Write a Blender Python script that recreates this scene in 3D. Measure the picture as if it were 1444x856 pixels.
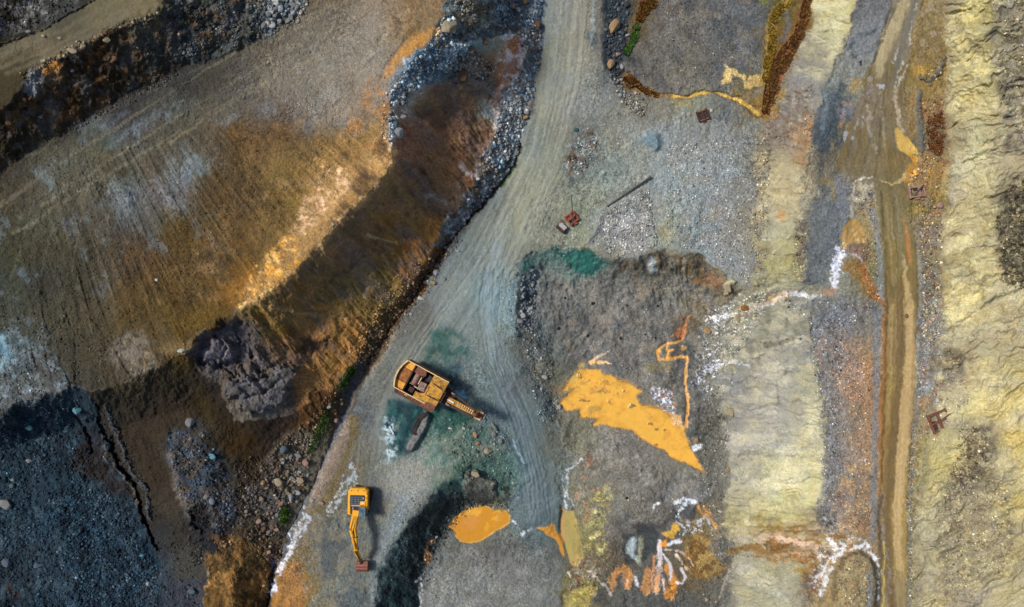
import bpy, bmesh, math, random, time
import numpy as np
from mathutils import Vector, Matrix, noise as mnoise
T0 = time.time()
for o in list(bpy.data.objects): bpy.data.objects.remove(o)
SC = bpy.context.scene
COL = SC.collection
PI = math.pi
# ------------------------------------------------------------------ camera, sky, sun
H = 105.9                      # camera height over the pit floor (m)
MPP = 0.11                     # metres per photo pixel on the pit floor
cam = bpy.data.cameras.new('camera'); co = bpy.data.objects.new('camera', cam); COL.objects.link(co)
co.location = (0, 0, H); co.rotation_euler = (0, 0, 0)
cam.sensor_width = 36; cam.lens = 36 * H / (1444 * MPP); cam.clip_start = 1; cam.clip_end = 6000
SC.camera = co
SUN_EL, SUN_AZ = math.radians(50), math.radians(287)      # compass azimuth of the sun (from the west)
W = bpy.data.worlds.new('World'); SC.world = W; W.use_nodes = True
nt = W.node_tree; nt.nodes.clear()
sky = nt.nodes.new('ShaderNodeTexSky'); sky.sky_type = 'NISHITA'; sky.sun_disc = False
sky.sun_elevation = SUN_EL; sky.sun_rotation = SUN_AZ
sky.dust_density = 2.0; sky.air_density = 1.0; sky.ozone_density = 1.0
bg = nt.nodes.new('ShaderNodeBackground'); bg.inputs[1].default_value = 0.085
wo = nt.nodes.new('ShaderNodeOutputWorld')
nt.links.new(sky.outputs[0], bg.inputs[0]); nt.links.new(bg.outputs[0], wo.inputs[0])
sl = bpy.data.lights.new('sun', 'SUN'); sl.energy = 3.1; sl.angle = math.radians(11.0); sl.color = (1.0, 0.96, 0.90)
so = bpy.data.objects.new('sun', sl); COL.objects.link(so)
sdir = Vector((math.sin(SUN_AZ) * math.cos(SUN_EL), math.cos(SUN_AZ) * math.cos(SUN_EL), math.sin(SUN_EL)))
so.rotation_euler = sdir.to_track_quat('Z', 'Y').to_euler(); so.location = (-60, 0, 80)
SC.view_settings.view_transform = 'Standard'; SC.view_settings.look = 'None'
SC.view_settings.exposure = 0.33; SC.view_settings.gamma = 1.0
SC.render.engine = 'CYCLES'; SC.cycles.max_bounces = 4; SC.cycles.diffuse_bounces = 3

# ------------------------------------------------------------------ helpers
F = np.float32
def lin(h):
    if isinstance(h, str): h = tuple(int(h[i:i+2], 16) for i in (0, 2, 4))
    a = np.array(h, float) / 255
    return np.where(a <= .04045, a / 12.92, ((a + .055) / 1.055) ** 2.4)
_tabs = {}
def vn(x, y, seed):
    if seed not in _tabs: _tabs[seed] = np.random.default_rng(seed).random((256, 256)).astype(F)
    t = _tabs[seed]
    xf = np.floor(x); yf = np.floor(y); fx = x - xf; fy = y - yf
    xi = xf.astype(np.int32) & 255; yi = yf.astype(np.int32) & 255; x1 = (xi + 1) & 255; y1 = (yi + 1) & 255
    fx = fx * fx * (3 - 2 * fx); fy = fy * fy * (3 - 2 * fy)
    a = t[yi, xi]; b = t[yi, x1]; c = t[y1, xi]; d = t[y1, x1]
    a = a + (b - a) * fx; c = c + (d - c) * fx
    return (a + (c - a) * fy).astype(F)
def fbm(x, y, seed, octv=4, gain=.5):
    s = 0; amp = 1; tot = 0
    ca, sa = .8, .6
    for i in range(octv):
        s = s + amp * (vn(x, y, seed + i) * 2 - 1); tot += amp; amp *= gain
        x, y = (x * ca - y * sa) * 2.03 + 17.3, (x * sa + y * ca) * 2.03 + 5.1
    return (s / tot * 1.6).astype(F)
def sstep(a, b, x):
    t = np.clip((x - a) / (b - a), 0, 1); return t * t * (3 - 2 * t)
def sdf(poly, x, y):           # negative inside
    p = np.array(poly, float); n = len(p)
    d = np.full(x.shape, 1e12, F); ins = np.zeros(x.shape, bool)
    for i in range(n):
        ax, ay = p[i]; bx, by = p[(i + 1) % n]
        ex, ey = bx - ax, by - ay; L = ex * ex + ey * ey + 1e-9
        t = np.clip(((x - ax) * ex + (y - ay) * ey) / L, 0, 1)
        dx = x - ax - t * ex; dy = y - ay - t * ey
        d = np.minimum(d, dx * dx + dy * dy)
        if ay != by:
            c = ((y < ay) != (y < by)) & (x < ax + (y - ay) / (by - ay) * ex)
            ins ^= c
    d = np.sqrt(d)
    return np.where(ins, -d, d).astype(F)
def ldist(pts, x, y, wid=None):  # distance to a polyline (minus local half width), signed side offset, arc length
    p = np.array(pts, float); n = len(p)
    best = np.full(x.shape, 1e9, F); side = np.zeros(x.shape, F); arc = np.zeros(x.shape, F); s0 = 0.
    hw = np.array([wid] * n if np.isscalar(wid) else wid, float) / 2 if wid is not None else np.zeros(n)
    for i in range(n - 1):
        ax, ay = p[i]; bx, by = p[i + 1]; ex, ey = bx - ax, by - ay; L2 = ex * ex + ey * ey + 1e-9; L = math.sqrt(L2)
        t = np.clip(((x - ax) * ex + (y - ay) * ey) / L2, 0, 1)
        dx = x - ax - t * ex; dy = y - ay - t * ey
        d = np.sqrt(dx * dx + dy * dy); dd = d - (hw[i] + (hw[i + 1] - hw[i]) * t)
        m = dd < best
        best = np.where(m, dd, best); side = np.where(m, np.sign(ex * dy - ey * dx) * d, side); arc = np.where(m, s0 + t * L, arc)
        s0 += L
    return best, side, arc
def TL(r, c, pts):             # pixels of an enlarged tile of the photo -> photo pixels
    k = 1 / 3.967 if c == 3 else .25
    return [(360 * c + a * k, 214 * r + b * k) for a, b in pts]

# ------------------------------------------------------------------ the sheet of terrain: sample positions in photo pixels
ST = 1.2
fu = np.arange(-56, 1500.01, ST); fv = np.arange(-56, 912.01, ST)
ext = np.cumsum(2.0 * 1.34 ** np.arange(26))
us = np.concatenate([fu[0] - ext[::-1], fu, fu[-1] + ext]); vs = np.concatenate([fv[0] - ext[::-1], fv, fv[-1] + ext])
U, V = np.meshgrid(us.astype(F), vs.astype(F))
Uc = np.clip(U, fu[0], fu[-1]); Vc = np.clip(V, fv[0], fv[-1])
NV, NU = U.shape
n1 = fbm(Uc / 26, Vc / 26, 11, 5); n2 = fbm(Uc / 26, Vc / 26, 31, 5)
n3 = fbm(Uc / 7, Vc / 7, 51, 4); n4 = fbm(Uc / 7, Vc / 7, 71, 4)
WU = Uc + n1 * 7 + n3 * 3.2; WV = Vc + n2 * 7 + n4 * 3.2        # warped positions: ragged natural borders
WU2 = Uc + n3 * 1.6; WV2 = Vc + n4 * 1.6                       # slightly warped, for roads and pools

LIP = [(-90, 602), (0, 583), (40, 566), (70, 549), (110, 545), (150, 547), (200, 525), (235, 505), (262, 488), (300, 462), (345, 428), (365, 424),
       (400, 395), (450, 342), (500, 290), (540, 248), (553, 225), (550, 180), (547, 130), (560, 100), (600, 62), (630, 0), (632, -80)]
TOE = [(766, -80), (766, 0), (764, 60), (758, 100), (747, 165), (726, 232), (692, 275), (645, 325), (605, 385), (568, 440), (540, 485), (512, 530),
       (492, 575), (470, 620), (450, 665), (425, 712), (404, 760), (386, 805), (376, 856), (372, 940)]
TLTOP = [(-90, 165), (0, 148), (28, 138), (36, 112), (60, 94), (100, 72), (140, 50), (180, 33), (218, 22), (230, 8), (232, -80)]
TLTOE = [(-90, 300), (0, 246), (60, 200), (110, 172), (150, 152), (200, 125), (245, 98), (300, 84), (345, 68), (390, 42), (430, 12), (450, -80)]
CLTOE = [(655, 62), (700, 48), (738, 56), (740, 80), (722, 110), (702, 150), (696, 200), (668, 262), (640, 305), (612, 350), (590, 385), (556, 425), (520, 470), (500, 512),
         (470, 545), (455, 575), (420, 600), (395, 622), (372, 650), (352, 680), (345, 720), (330, 750), (300, 765), (290, 800), (285, 856), (285, 940)]
# ------------------------------------------------------------------ heights: diffusion between break lines (metres)
BR = []
def br(pts, z):
    z = [z] * len(pts) if np.isscalar(z) else z
    z = [3 + (c - 3) * .68 if (c > 3 and p[0] < 770) else c for p, c in zip(pts, z)]
    BR.append((pts, z))
br([(-80, 130), (0, 62), (60, 40), (120, 10), (150, -80)], 27.3); br([(-80, -80), (0, -20)], 31)
br(TLTOP, [27] * 3 + [27] * 8); br(TLTOE, [18.2] * 12)
br([(270, -80), (300, -20), (320, 20)], [25, 24, 22])
br([(-90, 300), (0, 300), (100, 250), (250, 170), (400, 110), (480, 40), (560, -80)], 18)
br([(-90, 450), (0, 440), (120, 430), (250, 400), (340, 340), (420, 270), (470, 200), (500, 120)], [16.6, 16.6, 16.8, 17.2, 17.6, 18, 18.2, 18.4])
br(LIP, [17, 17, 17, 17.2, 17.4, 17.4, 17.8, 18, 18.4, 19, 19.6, 20, 20.4, 20.8, 21, 21, 21, 21, 21.2, 21.6, 22, 22.6, 23])
br([(-90, 655), (0, 640), (60, 612), (120, 600), (170, 605), (230, 585), (290, 565)], [4.5, 4.5, 5, 6, 7, 8, 9])
br([(-90, 940), (0, 760), (100, 800), (200, 856), (230, 940)], [1, 1.8, 1.6, 1, 0.6])
br([(130, 590), (165, 650), (200, 730), (225, 790)], [6.4, 4.2, 2.4, 1.4])
br([(230, 600), (250, 680), (270, 760)], [9, 6, 3])
br([(290, 640), (300, 720), (310, 760)], [8, 5.5, 4.4])
br([(320, 770), (330, 810), (325, 900)], [2.8, 2.4, 2])
br(CLTOE, [18.5, 11, 4.6, 3.6, 3, 2.8, 3.4, 3, 2.6, 2.4, 2.2, 2, 2, 2, 2.2, 2.2, 2.4, 2.6, 2.8, 3, 3, 3, 3.4, 3, 2, 1])
br([(628, 150), (626, 205), (602, 262), (560, 322), (512, 380), (462, 436), (440, 470)], [9, 8.6, 8.4, 8.2, 8, 7.8, 7.2])
br([(650, -80), (665, 0), (672, 30)], [21, 20.5, 19]); br([(715, -80), (718, 0), (728, 30)], [5.5, 5, 4.6])
br(TOE, [1.6, 1.6, 1.5, 1.3, .9, .3, 0, -.2, -.3, -.4, -.5, -.6, -.7, -.8, -.9, -1, -1.3, -1.8, -2.2, -2.6])
def off(pts, dx, dy): return [(a + dx, b + dy) for a, b in pts]
br(off(TOE, 12, 4), [2.2, 2.2, 2.1, 1.9, 1.6, 1.1, .9, .7, .5, .4, .4, .3, .3, .2, .2, .2, .1, 0, 0, 0])
br([(800, -80), (800, 0), (780, 120), (750, 230), (700, 330), (640, 430), (590, 520), (540, 600), (520, 700), (500, 780), (480, 900)], [2.6, 2.4, 2, 1.5, 1, .6, .4, .3, .3, .2, 0])
br([(860, -80), (862, 0), (858, 80), (880, 150)], [2.2, 2.2, 2.2, 2.0]); br([(848, -80), (850, 0), (846, 60), (852, 95)], 2.9)
br([(900, -80), (895, 60), (885, 130)], 1.6)
br([(980, -80), (980, 60), (1000, 130)], 1.4); br([(870, 117), (930, 136), (990, 132), (1040, 140), (1080, 160), (1085, 140), (1105, 60), (1135, -80)], 1.1)
br([(900, 170), (1000, 190), (1060, 190)], 1.8); br([(900, 260), (1000, 280), (1050, 340)], 1.7)
br([(700, 420), (700, 500), (735, 600), (755, 680), (768, 745), (770, 770)], [.4, .2, -1.2, -2.8, -4.2, -4.8])
br([(640, 560), (620, 620)], [.2, .1])
br([(700, 640), (705, 680)], [-1.4, -2.6])
br([(668, 640), (650, 664), (612, 692), (585, 720), (570, 748), (548, 775), (535, 802), (528, 856), (526, 940)], [-.4, 0, .2, .2, .2, .1, 0, 0, 0])
br([(705, 705), (665, 708), (640, 728), (618, 758), (604, 790), (594, 830), (592, 940)], [-4.3, -4.6, -4.8, -5, -5, -5.1, -5.2])
br([(660, 745), (720, 740), (700, 800), (640, 850), (720, 940), (780, 850)], -5)
RIM = [(728, 470), (727, 400), (733, 372), (760, 350), (800, 340), (850, 358), (868, 370), (890, 360), (930, 348), (985, 355), (1018, 376), (1045, 400), (1060, 412)]
br(RIM, [.2, .5, .8, .9, 1, 1, 1.1, 1.3, 1.5, 1.5, 1.4, 1.3, 1.2])
br([(745, 470), (745, 410), (765, 380), (805, 390), (850, 392), (885, 402), (930, 408), (975, 412), (1010, 425), (1030, 440)], [-1.4, -1.5, -1.6, -2, -2.4, -3.2, -3.6, -3.4, -3, -2.5])
br([(780, 470), (850, 450), (950, 455)], [-2.8, -3.4, -3.8]); br([(770, 540), (830, 540), (900, 575), (950, 610), (985, 655)], [-3, -4.1, -4.2, -4.2, -4.3])
br([(960, 460), (990, 520), (965, 600)], -4.1); br([(800, 640), (860, 640), (930, 680)], [-3.4, -3.5, -3.5])
br([(800, 650), (795, 700), (805, 790)], [-3.6, -4.6, -5.1]); br([(840, 720), (860, 780)], [-3.6, -4.2]); br([(820, 700), (845, 800)], [-3.9, -4.6])
br([(900, 700), (960, 700)], -3.8); br([(880, 760), (900, 830), (980, 800), (960, 920)], -5.2); br([(1000, 745), (1020, 740)], -5)
PT_ = [(1150, -80), (1148, 0), (1132, 60), (1112, 120), (1088, 170), (1068, 200), (1066, 300), (1068, 395)]
br(PT_, [1.2, 1.2, 1.2, 1.3, 1.5, 1.7, 1.7, 1.6])
br([(1040, 440), (1012, 540), (1020, 650), (1022, 720)], [-2.4, -4, -4.2, -4.4]); br([(1028, 770), (1030, 860), (1030, 940)], [-4.8, -5, -5])
br([(1210, -80), (1206, 0), (1192, 50), (1170, 95), (1150, 180), (1132, 260), (1140, 335), (1136, 395)], [6.8, 6.6, 6.2, 6, 5.8, 5.4, 5.3, 5])
br([(1138, 450), (1150, 520), (1158, 600), (1158, 690), (1145, 738)], [4.6, 5.2, 5.4, 5.4, 5]); br([(1142, 792), (1142, 940)], [4.8, 5])
br([(1040, 748), (1090, 752), (1140, 765), (1200, 770)], [-4.6, -2.2, 1.8, 4.8])
br([(1045, 432), (1090, 420), (1140, 414), (1172, 412), (1188, 360), (1204, 290)], [-2.2, .6, 3.4, 4.6, 5, 5.6])
br([(1290, -80), (1270, 0), (1245, 90), (1240, 200), (1262, 300), (1272, 430), (1265, 560), (1258, 700), (1258, 940)], [7.4, 7.2, 6.8, 6.4, 6, 6, 6, 5.8, 5.8])
br([(1200, 120), (1190, 300), (1200, 480), (1200, 620), (1205, 700), (1200, 830), (1200, 940)], [5.9, 5.7, 5.7, 6, 6.1, 6, 6])
br([(1322, -80), (1330, 0), (1338, 90), (1332, 180), (1330, 260), (1326, 330), (1322, 400), (1320, 470), (1325, 540), (1305, 640), (1292, 720), (1292, 940)], [8, 7.6, 7.2, 6.8, 6.6, 6.4, 6.3, 6.3, 6.4, 6.3, 6.2, 6.2])
br([(1400, -80), (1400, 0), (1395, 100), (1400, 180), (1400, 270), (1385, 340), (1390, 420)], [13.4, 13.2, 12.8, 12.6, 12.4, 11.4, 11.4])
br([(1500, -80), (1500, 200), (1500, 420), (1500, 600), (1500, 940)], [17, 16.5, 14.5, 15, 14])
br([(1400, 560), (1380, 660), (1380, 800), (1380, 940)], [11.4, 10, 9.4, 9])
def solve_heights():
    x0, y0, x1, y1 = -96, -96, 1540, 952
    Z = None
    for stp in (32, 16, 8, 4):
        w = int((x1 - x0) / stp) + 1; h = int((y1 - y0) / stp) + 1
        cv = np.zeros((h, w)); cn = np.zeros((h, w))
        for pts, zs in BR:
            for (a, za), (b, zb) in zip(zip(pts, zs), zip(pts[1:], zs[1:])):
                n = max(2, int(math.hypot(b[0] - a[0], b[1] - a[1]) / stp * 2) + 1)
                for t in np.linspace(0, 1, n):
                    i = int(round((a[0] + (b[0] - a[0]) * t - x0) / stp)); j = int(round((a[1] + (b[1] - a[1]) * t - y0) / stp))
                    if 0 <= i < w and 0 <= j < h: cv[j, i] += za + (zb - za) * t; cn[j, i] += 1
        m = cn > 0; cv[m] /= cn[m]
        if Z is None: Z = np.full((h, w), cv[m].mean())
        else:
            yi = np.clip(np.arange(h) * stp / (stp * 2), 0, Z.shape[0] - 1.001); xi = np.clip(np.arange(w) * stp / (stp * 2), 0, Z.shape[1] - 1.001)
            Z = bil(Z, xi[None, :].repeat(h, 0), yi[:, None].repeat(w, 1))
        for k in range({32: 400, 16: 300, 8: 200, 4: 160}[stp]):
            Z[m] = cv[m]
            P = np.pad(Z, 1, mode='edge'); Z = (P[:-2, 1:-1] + P[2:, 1:-1] + P[1:-1, :-2] + P[1:-1, 2:]) / 4
        Z[m] = cv[m]
    for k in range(1):
        P = np.pad(Z, 1, mode='edge'); Z = (P[:-2, 1:-1] + P[2:, 1:-1] + P[1:-1, :-2] + P[1:-1, 2:] + 2 * Z) / 6
    return Z, x0, y0, 4
def bil(Z, x, y):
    xi = np.clip(np.floor(x).astype(int), 0, Z.shape[1] - 2); yi = np.clip(np.floor(y).astype(int), 0, Z.shape[0] - 2)
    fx = np.clip(x - xi, 0, 1); fy = np.clip(y - yi, 0, 1)
    if Z.ndim == 3: fx = fx[..., None]; fy = fy[..., None]
    return (Z[yi, xi] * (1 - fx) + Z[yi, xi + 1] * fx) * (1 - fy) + (Z[yi + 1, xi] * (1 - fx) + Z[yi + 1, xi + 1] * fx) * fy
ZC, zx0, zy0, zst = solve_heights()
wsc = 1.0
HT = bil(ZC, (Uc + n1 * 3.5 + n3 * 1.2 - zx0) / zst, (Vc + n2 * 3.5 + n4 * 1.2 - zy0) / zst).astype(F)
print('heights', round(time.time() - T0, 1))
# ------------------------------------------------------------------ colours of the ground as lit, the dimness of the west included (hand-read, 40 px apart; rows of tiles)
TB = '''
1e1a12 3c3c38 3e3d34 5c553f 665c44 443d2c 222627 24261f 2f3130|3e4850 665a48 5f5340 6a5b46 756756 6d5b42 4f5453 4d4436 3c4a54|3a4146 6f7370 716e64 353c42 5a4a30 54504d 53504e 4f5254 45484b|5b5027 5e4a2c a39a6c 5d5e5d 746c58 766848 857b61 9f9464 6c6450
5a5340 5e5642 544c39 2e1f12 24221f 2a2c2d 282a2a 24231f 2b2b26|544d40 5f5642 67604f 6d655a 70675b 7a5c32 5b6b78 35414a 4a4642|474644 6e7169 747064 2e3436 4a4742 5b574f 5b574f 4f4f4e 494b4c|6a4c24 847c64 a09a75 666a6b 736a58 6f5f3a 8a8063 9a8f62 68614f
38311f 3f3c36 1c140c 1d150e 201a12 221f1a 2b2a27 3a3730 4f4c46|635c4b 67604f 6e6558 75685a 6f665c 5b6a76 4a5458 3a2f28 4a2e1c|56605f 70726a 797870 565a5b 5d5952 605c54 605c54 505050 6b6142|6f685c 726f66 6c6f68 777058 6b5d3e 746238 776b50 a99f70 7a7258
17130e 2a2320 2e1f0f 28221c 2c2b2a 3d3d37 45473f 4e4a3f 544f45|5b5148 655d55 686057 6f5a42 756352 504d4d 38261f 33241c 4e5c68|69706e 73746a 757673 6f716d 6a655a 6e6b62 6f705f 64666a 7a5e30|6c655a 7b766b 525a5c 6f6257 6b5b37 7c6a48 7a6e55 ada074 867b66
1c1710 332c22 3c3a30 43483f 46484a 4b483c 453f33 50483a 5a4427|4c3c28 56462f 6e5733 7a6238 8a6f47 493027 3f2a20 402b1f 50606c|5f6664 6c6d62 5c5f5b 737269 787a76 74797a 747676 777877 6b6c69|6f6557 8a6d4a 3f464a 665633 6a5a36 5a5644 8a8062 a9a37c 897d60
35312a 4a483c 4b4a40 58523e 4d4b40 4a4032 636e72 4d4232 4a3c24|6a5733 6b5530 7a6038 7a5f36 9a7745 3d2c25 45301f 4a2e1c 55636c|70736a 757567 5d6461 707874 767a74 7c8384 7c8181 787d7e 6b6b66|8d8366 857a62 514e42 6a5c3a 6b5b38 85683a a39c7e b3ab85 9b9073
3f392a 4b473a 534f3f 474438 5a6468 57524c 5a5656 44351f 4a3b26|62512e 665229 94754c 7f6135 3f3126 45301c 3f322b 4a3a2e 5a5f5f|777769 78796a 707468 757a72 7c7c78 7a8180 757c7d 75777a 6f6c64|9b8f6c 878069 5a5f60 7d6e55 6a6040 736436 a1967a aca277 615946
3f3d2c 413f31 49463a 484339 46413c 4d4c42 4a3716 56503f 5a4526|5b4a2a 6f5730 84663d 3d3022 453017 47341e 482f18 646a66 6b716c|767769 6f6f66 747866 787a7b 7e7d7b 7b7e71 6f7779 7b7a78 756f62|8a8568 63625a 5c6163 83744f 726542 66645a 9b8f72 a49a74 57523f
363628 3c3a2c 3b372a 453f30 47392a 4a3820 4c3c22 52432c 57401f|614c28 7c5f33 3b2f22 3e3121 40301a 4a3116 4a331d 5e6667 6f7470|63635c 4e5a54 4e5f58 716e62 4f5250 585548 5f5847 74787a 777673|8d8559 6c695c 60676a 756a48 716238 6b6347 8f8460 a39668 5e5847
363a30 33322a 37342a 4a4233 4c3c24 503f24 4e3e22 523d1d 7a5424|8a6424 3a2814 3a2f1a 42341a 4a3a20 4a3520 686c6a 6a7270 667a80|4a5355 5a5854 5e5e58 5d5b50 54544e 5a584c 5f5c52 665c4a 7a7667|80806a 807c66 6f6f64 6c6548 6c5c38 6b6b5e 7c7047 988d5c 857a5a
3a3a30 3c3a2c 423e2f 453d2c 46391f 4a3d22 4b3a18 54421d 33291c|46341a 45341c 40301a 42321a 4a3a24 545350 656c6c 67706f 66777b|535450 4f4f4b 53534f 535250 4e4e4a 50524f 5c5440 726f66 7c7862|7a7762 68665b 63676c 6f6960 7c6a44 727268 9f9568 9f9370 998c6a
3c4a4c 3e3d36 383428 403a2b 52493a 4a3e29 47391c 28211f 1c1a1f|45300f 2e1f10 3a2a15 49341a 463a2c 5f615d 4f5c59 626c6b 66706f|57564e 4a4e4a 55544f 5e5c54 5d5b54 4f4c44 5c5a50 6b6a60 7d7a66|838070 6c6b66 7a6c60 7f6c52 7a6540 737670 847a60 9d9374 9b906c
4a4d4b 484642 35342f 3c3628 463f2e 2b261f 2a241c 2e2414 2b2622|3a3430 482f12 4a3215 343230 5a5c58 6b6f6e 535f64 5c6668 606c6e|55595a 5c5a4c 60594a 5c5a54 55544c 50504a 4e4d49 74726a 807b6d|8c8878 85836e 736e66 8a6a48 84703f 737672 7a7060 a99f73 a99c6c
262d30 1f2a33 273238 25241f 2a261f 2c261f 2a231b 2b2210 453d33|4a4e50 402c14 3c2e1c 484b50 6a6d6b 4b5c5a 4a5a55 4d5c5a 5b676a|5b6668 5a584e 5c5848 5c594e 5c574a 5c5a50 4a4843 6f6c62 8a8474|8b877a 8d8873 6f6b64 866b4e 7d6638 7c7058 857f6e b3a672 b9a76d
1f2b33 1f2c34 262a2e 24262a 28231c 29221a 323a42 2a241c 30230f|2e221c 3c332a 46443a 5c5548 656a68 53625f 55655c 526058 4d5a5a|56656b 585850 5f5d4e 6b675e 5a5650 5a564c 4d4c44 605e56 8c8678|8f8c7c 98937a 6f6b63 8c7054 82683a 847a50 a29767 7c7158 b3a062
222e33 202e35 22323a 2a2a28 26231f 28221a 38342c 1f2b38 352b22|3a322c 4a453c 6a5a48 5f5647 626560 6c6b66 4b6158 3d5550 575f58|53656a 5c6666 69665a 65615a 635f58 605c52 5a584e 64625c 8f8974|a5a07a a39c74 6c6a67 8a7860 8a7142 8a8158 a79b62 6c624d b0a578
232f37 212f38 1f323d 26343d 272c30 28241e 3a342c 222d38 383028|3e3a3a 464138 5a523f 5f5f56 60625f 666866 262e2e 2e3532 5a5848|525f65 5b696e 66604e 69665c 645f57 54524e 5a5a58 5e5950 9a9270|a9a373 a79f6a 706d66 7b6c56 8c7444 a39a74 958a66 867b60 a8965c
1f2d35 202f39 1d2f3a 212f3a 252f38 23252a 2a2823 1d1f26 3a342e|3a332a 6a6052 646055 5d5f5c 5f6562 1c2528 40443f 60625e 5d5b52|4b575a 4a5758 6f6a44 69635a 4a4a4a 50524f 6d5a38 6a6558 8a8058|8a7538 8a7850 8b8478 85694a 85703f a0997a 8b8062 877c62 9a8e68
232a2d 25323a 212f39 1f2e3a 1f2e3a 28303a 343432 5a4528 4a3a20|3c2d20 6a5a40 67635a 666459 40494a 232a2c 5a5c5a 5a5751 646563|5f605e 4a4d4d 5b5040 5c5142 4e4d4a 52504a 6a4a26 57534a 8a8470|807a5c 918b70 82755a 75705c 8a7548 968c6c 7e745c 8f866a 928763
212a30 223039 223039 212f3a 202f3a 2b3238 36363a 5a441e 3d2f18|4a3c30 7a5626 67645a 5b5d58 26302f 222a2b 646562 666763 686966|636461 575a5a 746a38 4c4c4a 4c4c49 4a4a48 484845 5e5c54 8f8a6c|949078 7c7560 857450 70685a 80704f 8f866c 847a64 9b927a a19872
'''
SX, SY, SCOL = [], [], []
for j, row in enumerate(TB.strip().split('\n')):
    for c, tile in enumerate(row.split('|')):
        for i, h in enumerate(tile.split()):
            SX.append(360 * c + 20 + 40 * i + (.5 * i if c == 3 else 0)); SY.append(21.4 + 42.8 * j); SCOL.append(lin(h))
SX = np.array(SX); SY = np.array(SY); SCOL = np.array(SCOL)

# ------------------------------------------------------------------ zones of ground: polygon, light gain used to read the albedo, relief, grain
EROAD_W = [(1262, -80), (1258, 0), (1243, 60), (1228, 100), (1212, 140), (1196, 180), (1180, 228), (1185, 246), (1210, 250), (1232, 258), (1238, 300), (1245, 350), (1248, 430), (1243, 560), (1240, 700), (1238, 856), (1238, 940)]
EROAD_E = [(1280, 940), (1281, 856), (1281, 700), (1290, 560), (1297, 430), (1292, 350), (1286, 300), (1282, 258), (1292, 230), (1285, 190), (1272, 150), (1276, 100), (1288, 60), (1300, 0), (1305, -80)]
PALE_L = [(1150, -80), (1147, 0), (1132, 60), (1112, 118), (1090, 160), (1066, 190), (1064, 300), (1066, 405), (1042, 425), (1018, 480), (1012, 540), (1022, 600), (1032, 640), (1025, 720), (1032, 760), (1032, 940)]
PALE_R = [(1145, 940), (1140, 856), (1148, 790), (1150, 745), (1160, 700), (1158, 560), (1146, 470), (1135, 420), (1140, 340), (1128, 270), (1148, 190), (1166, 100), (1190, 60), (1205, 0), (1208, -80)]
SLB = [(1325, -80), (1332, 0), (1342, 80), (1334, 170), (1338, 250), (1332, 330), (1322, 400), (1330, 460), (1338, 520), (1325, 600), (1300, 640), (1292, 720), (1290, 856), (1290, 940)]
ZN = [  # name, polygon, gain, relief amplitude (m), albedo grain
 ('floor', None, (0.77, 0.76, 0.79), 0.09, 0.2),
 ('bench', [(-90, -90)] + [(632, -90)] + LIP[::-1][1:], (0.81, 0.81, 0.8), 0.11, 0.18),
 ('tlroad', [(-90, 110), (0, 62), (60, 40), (110, 14), (150, -12), (190, -90), (232, -90)] + TLTOP[::-1][1:], (0.9, 0.9, 0.9), 0.05, 0.09),
 ('tlcliff', TLTOP + TLTOE[::-1], (0.4, 0.4, 0.46), 0.1, 0.12),
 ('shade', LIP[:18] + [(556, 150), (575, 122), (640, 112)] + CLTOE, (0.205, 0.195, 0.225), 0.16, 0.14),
 ('darkrub', [(-90, 640), (-90, 602), (0, 583), (40, 566), (70, 549), (112, 545), (135, 575), (150, 640), (190, 700), (225, 790), (285, 800), (285, 940), (-90, 940)], (0.85, 0.79, 0.73), 0.24, 0.34),  # shade below the ridge is kept in these dark blue colours
 ('blue', LIP[17:] + [(768, -80), (766, 60), (758, 100), (745, 168), (724, 235), (690, 278), (642, 332), (624, 345), (640, 305), (668, 262), (696, 200), (702, 150), (722, 110), (740, 80), (738, 56), (700, 48), (655, 62), (640, 112), (575, 122), (556, 150), (552, 215)], (0.56, 0.55, 0.58), 0.16, 0.2),
 ('ditch', [(642, 332), (624, 345)] + CLTOE[9:20] + [(330, 750), (300, 765), (330, 940), (378, 940)] + [(a + 7, b + 3) for a, b in TOE[:6:-1]], (0.46, 0.46, 0.5), 0.16, 0.22),
 ('mound', [(300, 757), (340, 748), (368, 765), (382, 800), (372, 856), (375, 940), (285, 940), (288, 795)], (0.8, 0.75, 0.7), 0.2, 0.18),
 ('black', [(668, 655), (645, 670), (612, 692), (585, 720), (570, 748), (548, 775), (535, 802), (528, 856), (526, 940), (594, 940), (592, 830), (600, 790), (612, 760), (640, 732), (655, 716), (690, 705), (705, 690), (700, 660)], (0.62, 0.5, 0.5), 0.2, 0.26),
 ('basin', [(728, 372), (760, 352), (800, 345), (850, 362), (868, 372), (890, 362), (930, 350), (985, 358), (1015, 378), (1040, 402), (1050, 415), (1010, 440), (990, 480), (990, 540), (1005, 600), (1008, 700), (960, 730), (880, 650), (800, 640), (770, 560), (742, 500), (730, 440)], (0.63, 0.62, 0.61), 0.17, 0.18),
 ('pale', PALE_L + PALE_R, (0.92, 0.89, 0.82), 0.11, 0.1),
 ('ebench', PALE_R[::-1] + EROAD_W[::-1], (0.82, 0.82, 0.8), 0.12, 0.17),
 ('eroad', EROAD_W + EROAD_E, (1.0, 1.0, 1.02), 0.05, 0.1),
 ('estrip', EROAD_E + SLB, (0.76, 0.76, 0.76), 0.13, 0.18),
 ('slopeb', SLB[::1] + [(1600, 940), (1600, -90)], (1.0, 0.98, 0.93), 0.1, 0.12),
 ('lowshade', [(112, 545), (150, 547), (200, 525), (235, 505), (262, 488), (285, 515), (330, 592), (400, 592), (440, 560), (470, 545)] + CLTOE[15:22] + [(285, 800), (287, 815), (224, 815), (192, 700), (152, 640), (135, 575)], (0.7, 0.74, 0.84), 0.16, 0.16),  # the sun reaches this slope, so its shade is darkened into the colour
]
GAIN_OVR = {}
def zmask(poly, x, y, soft): return sstep(soft, -soft, sdf(poly, x, y))
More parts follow.
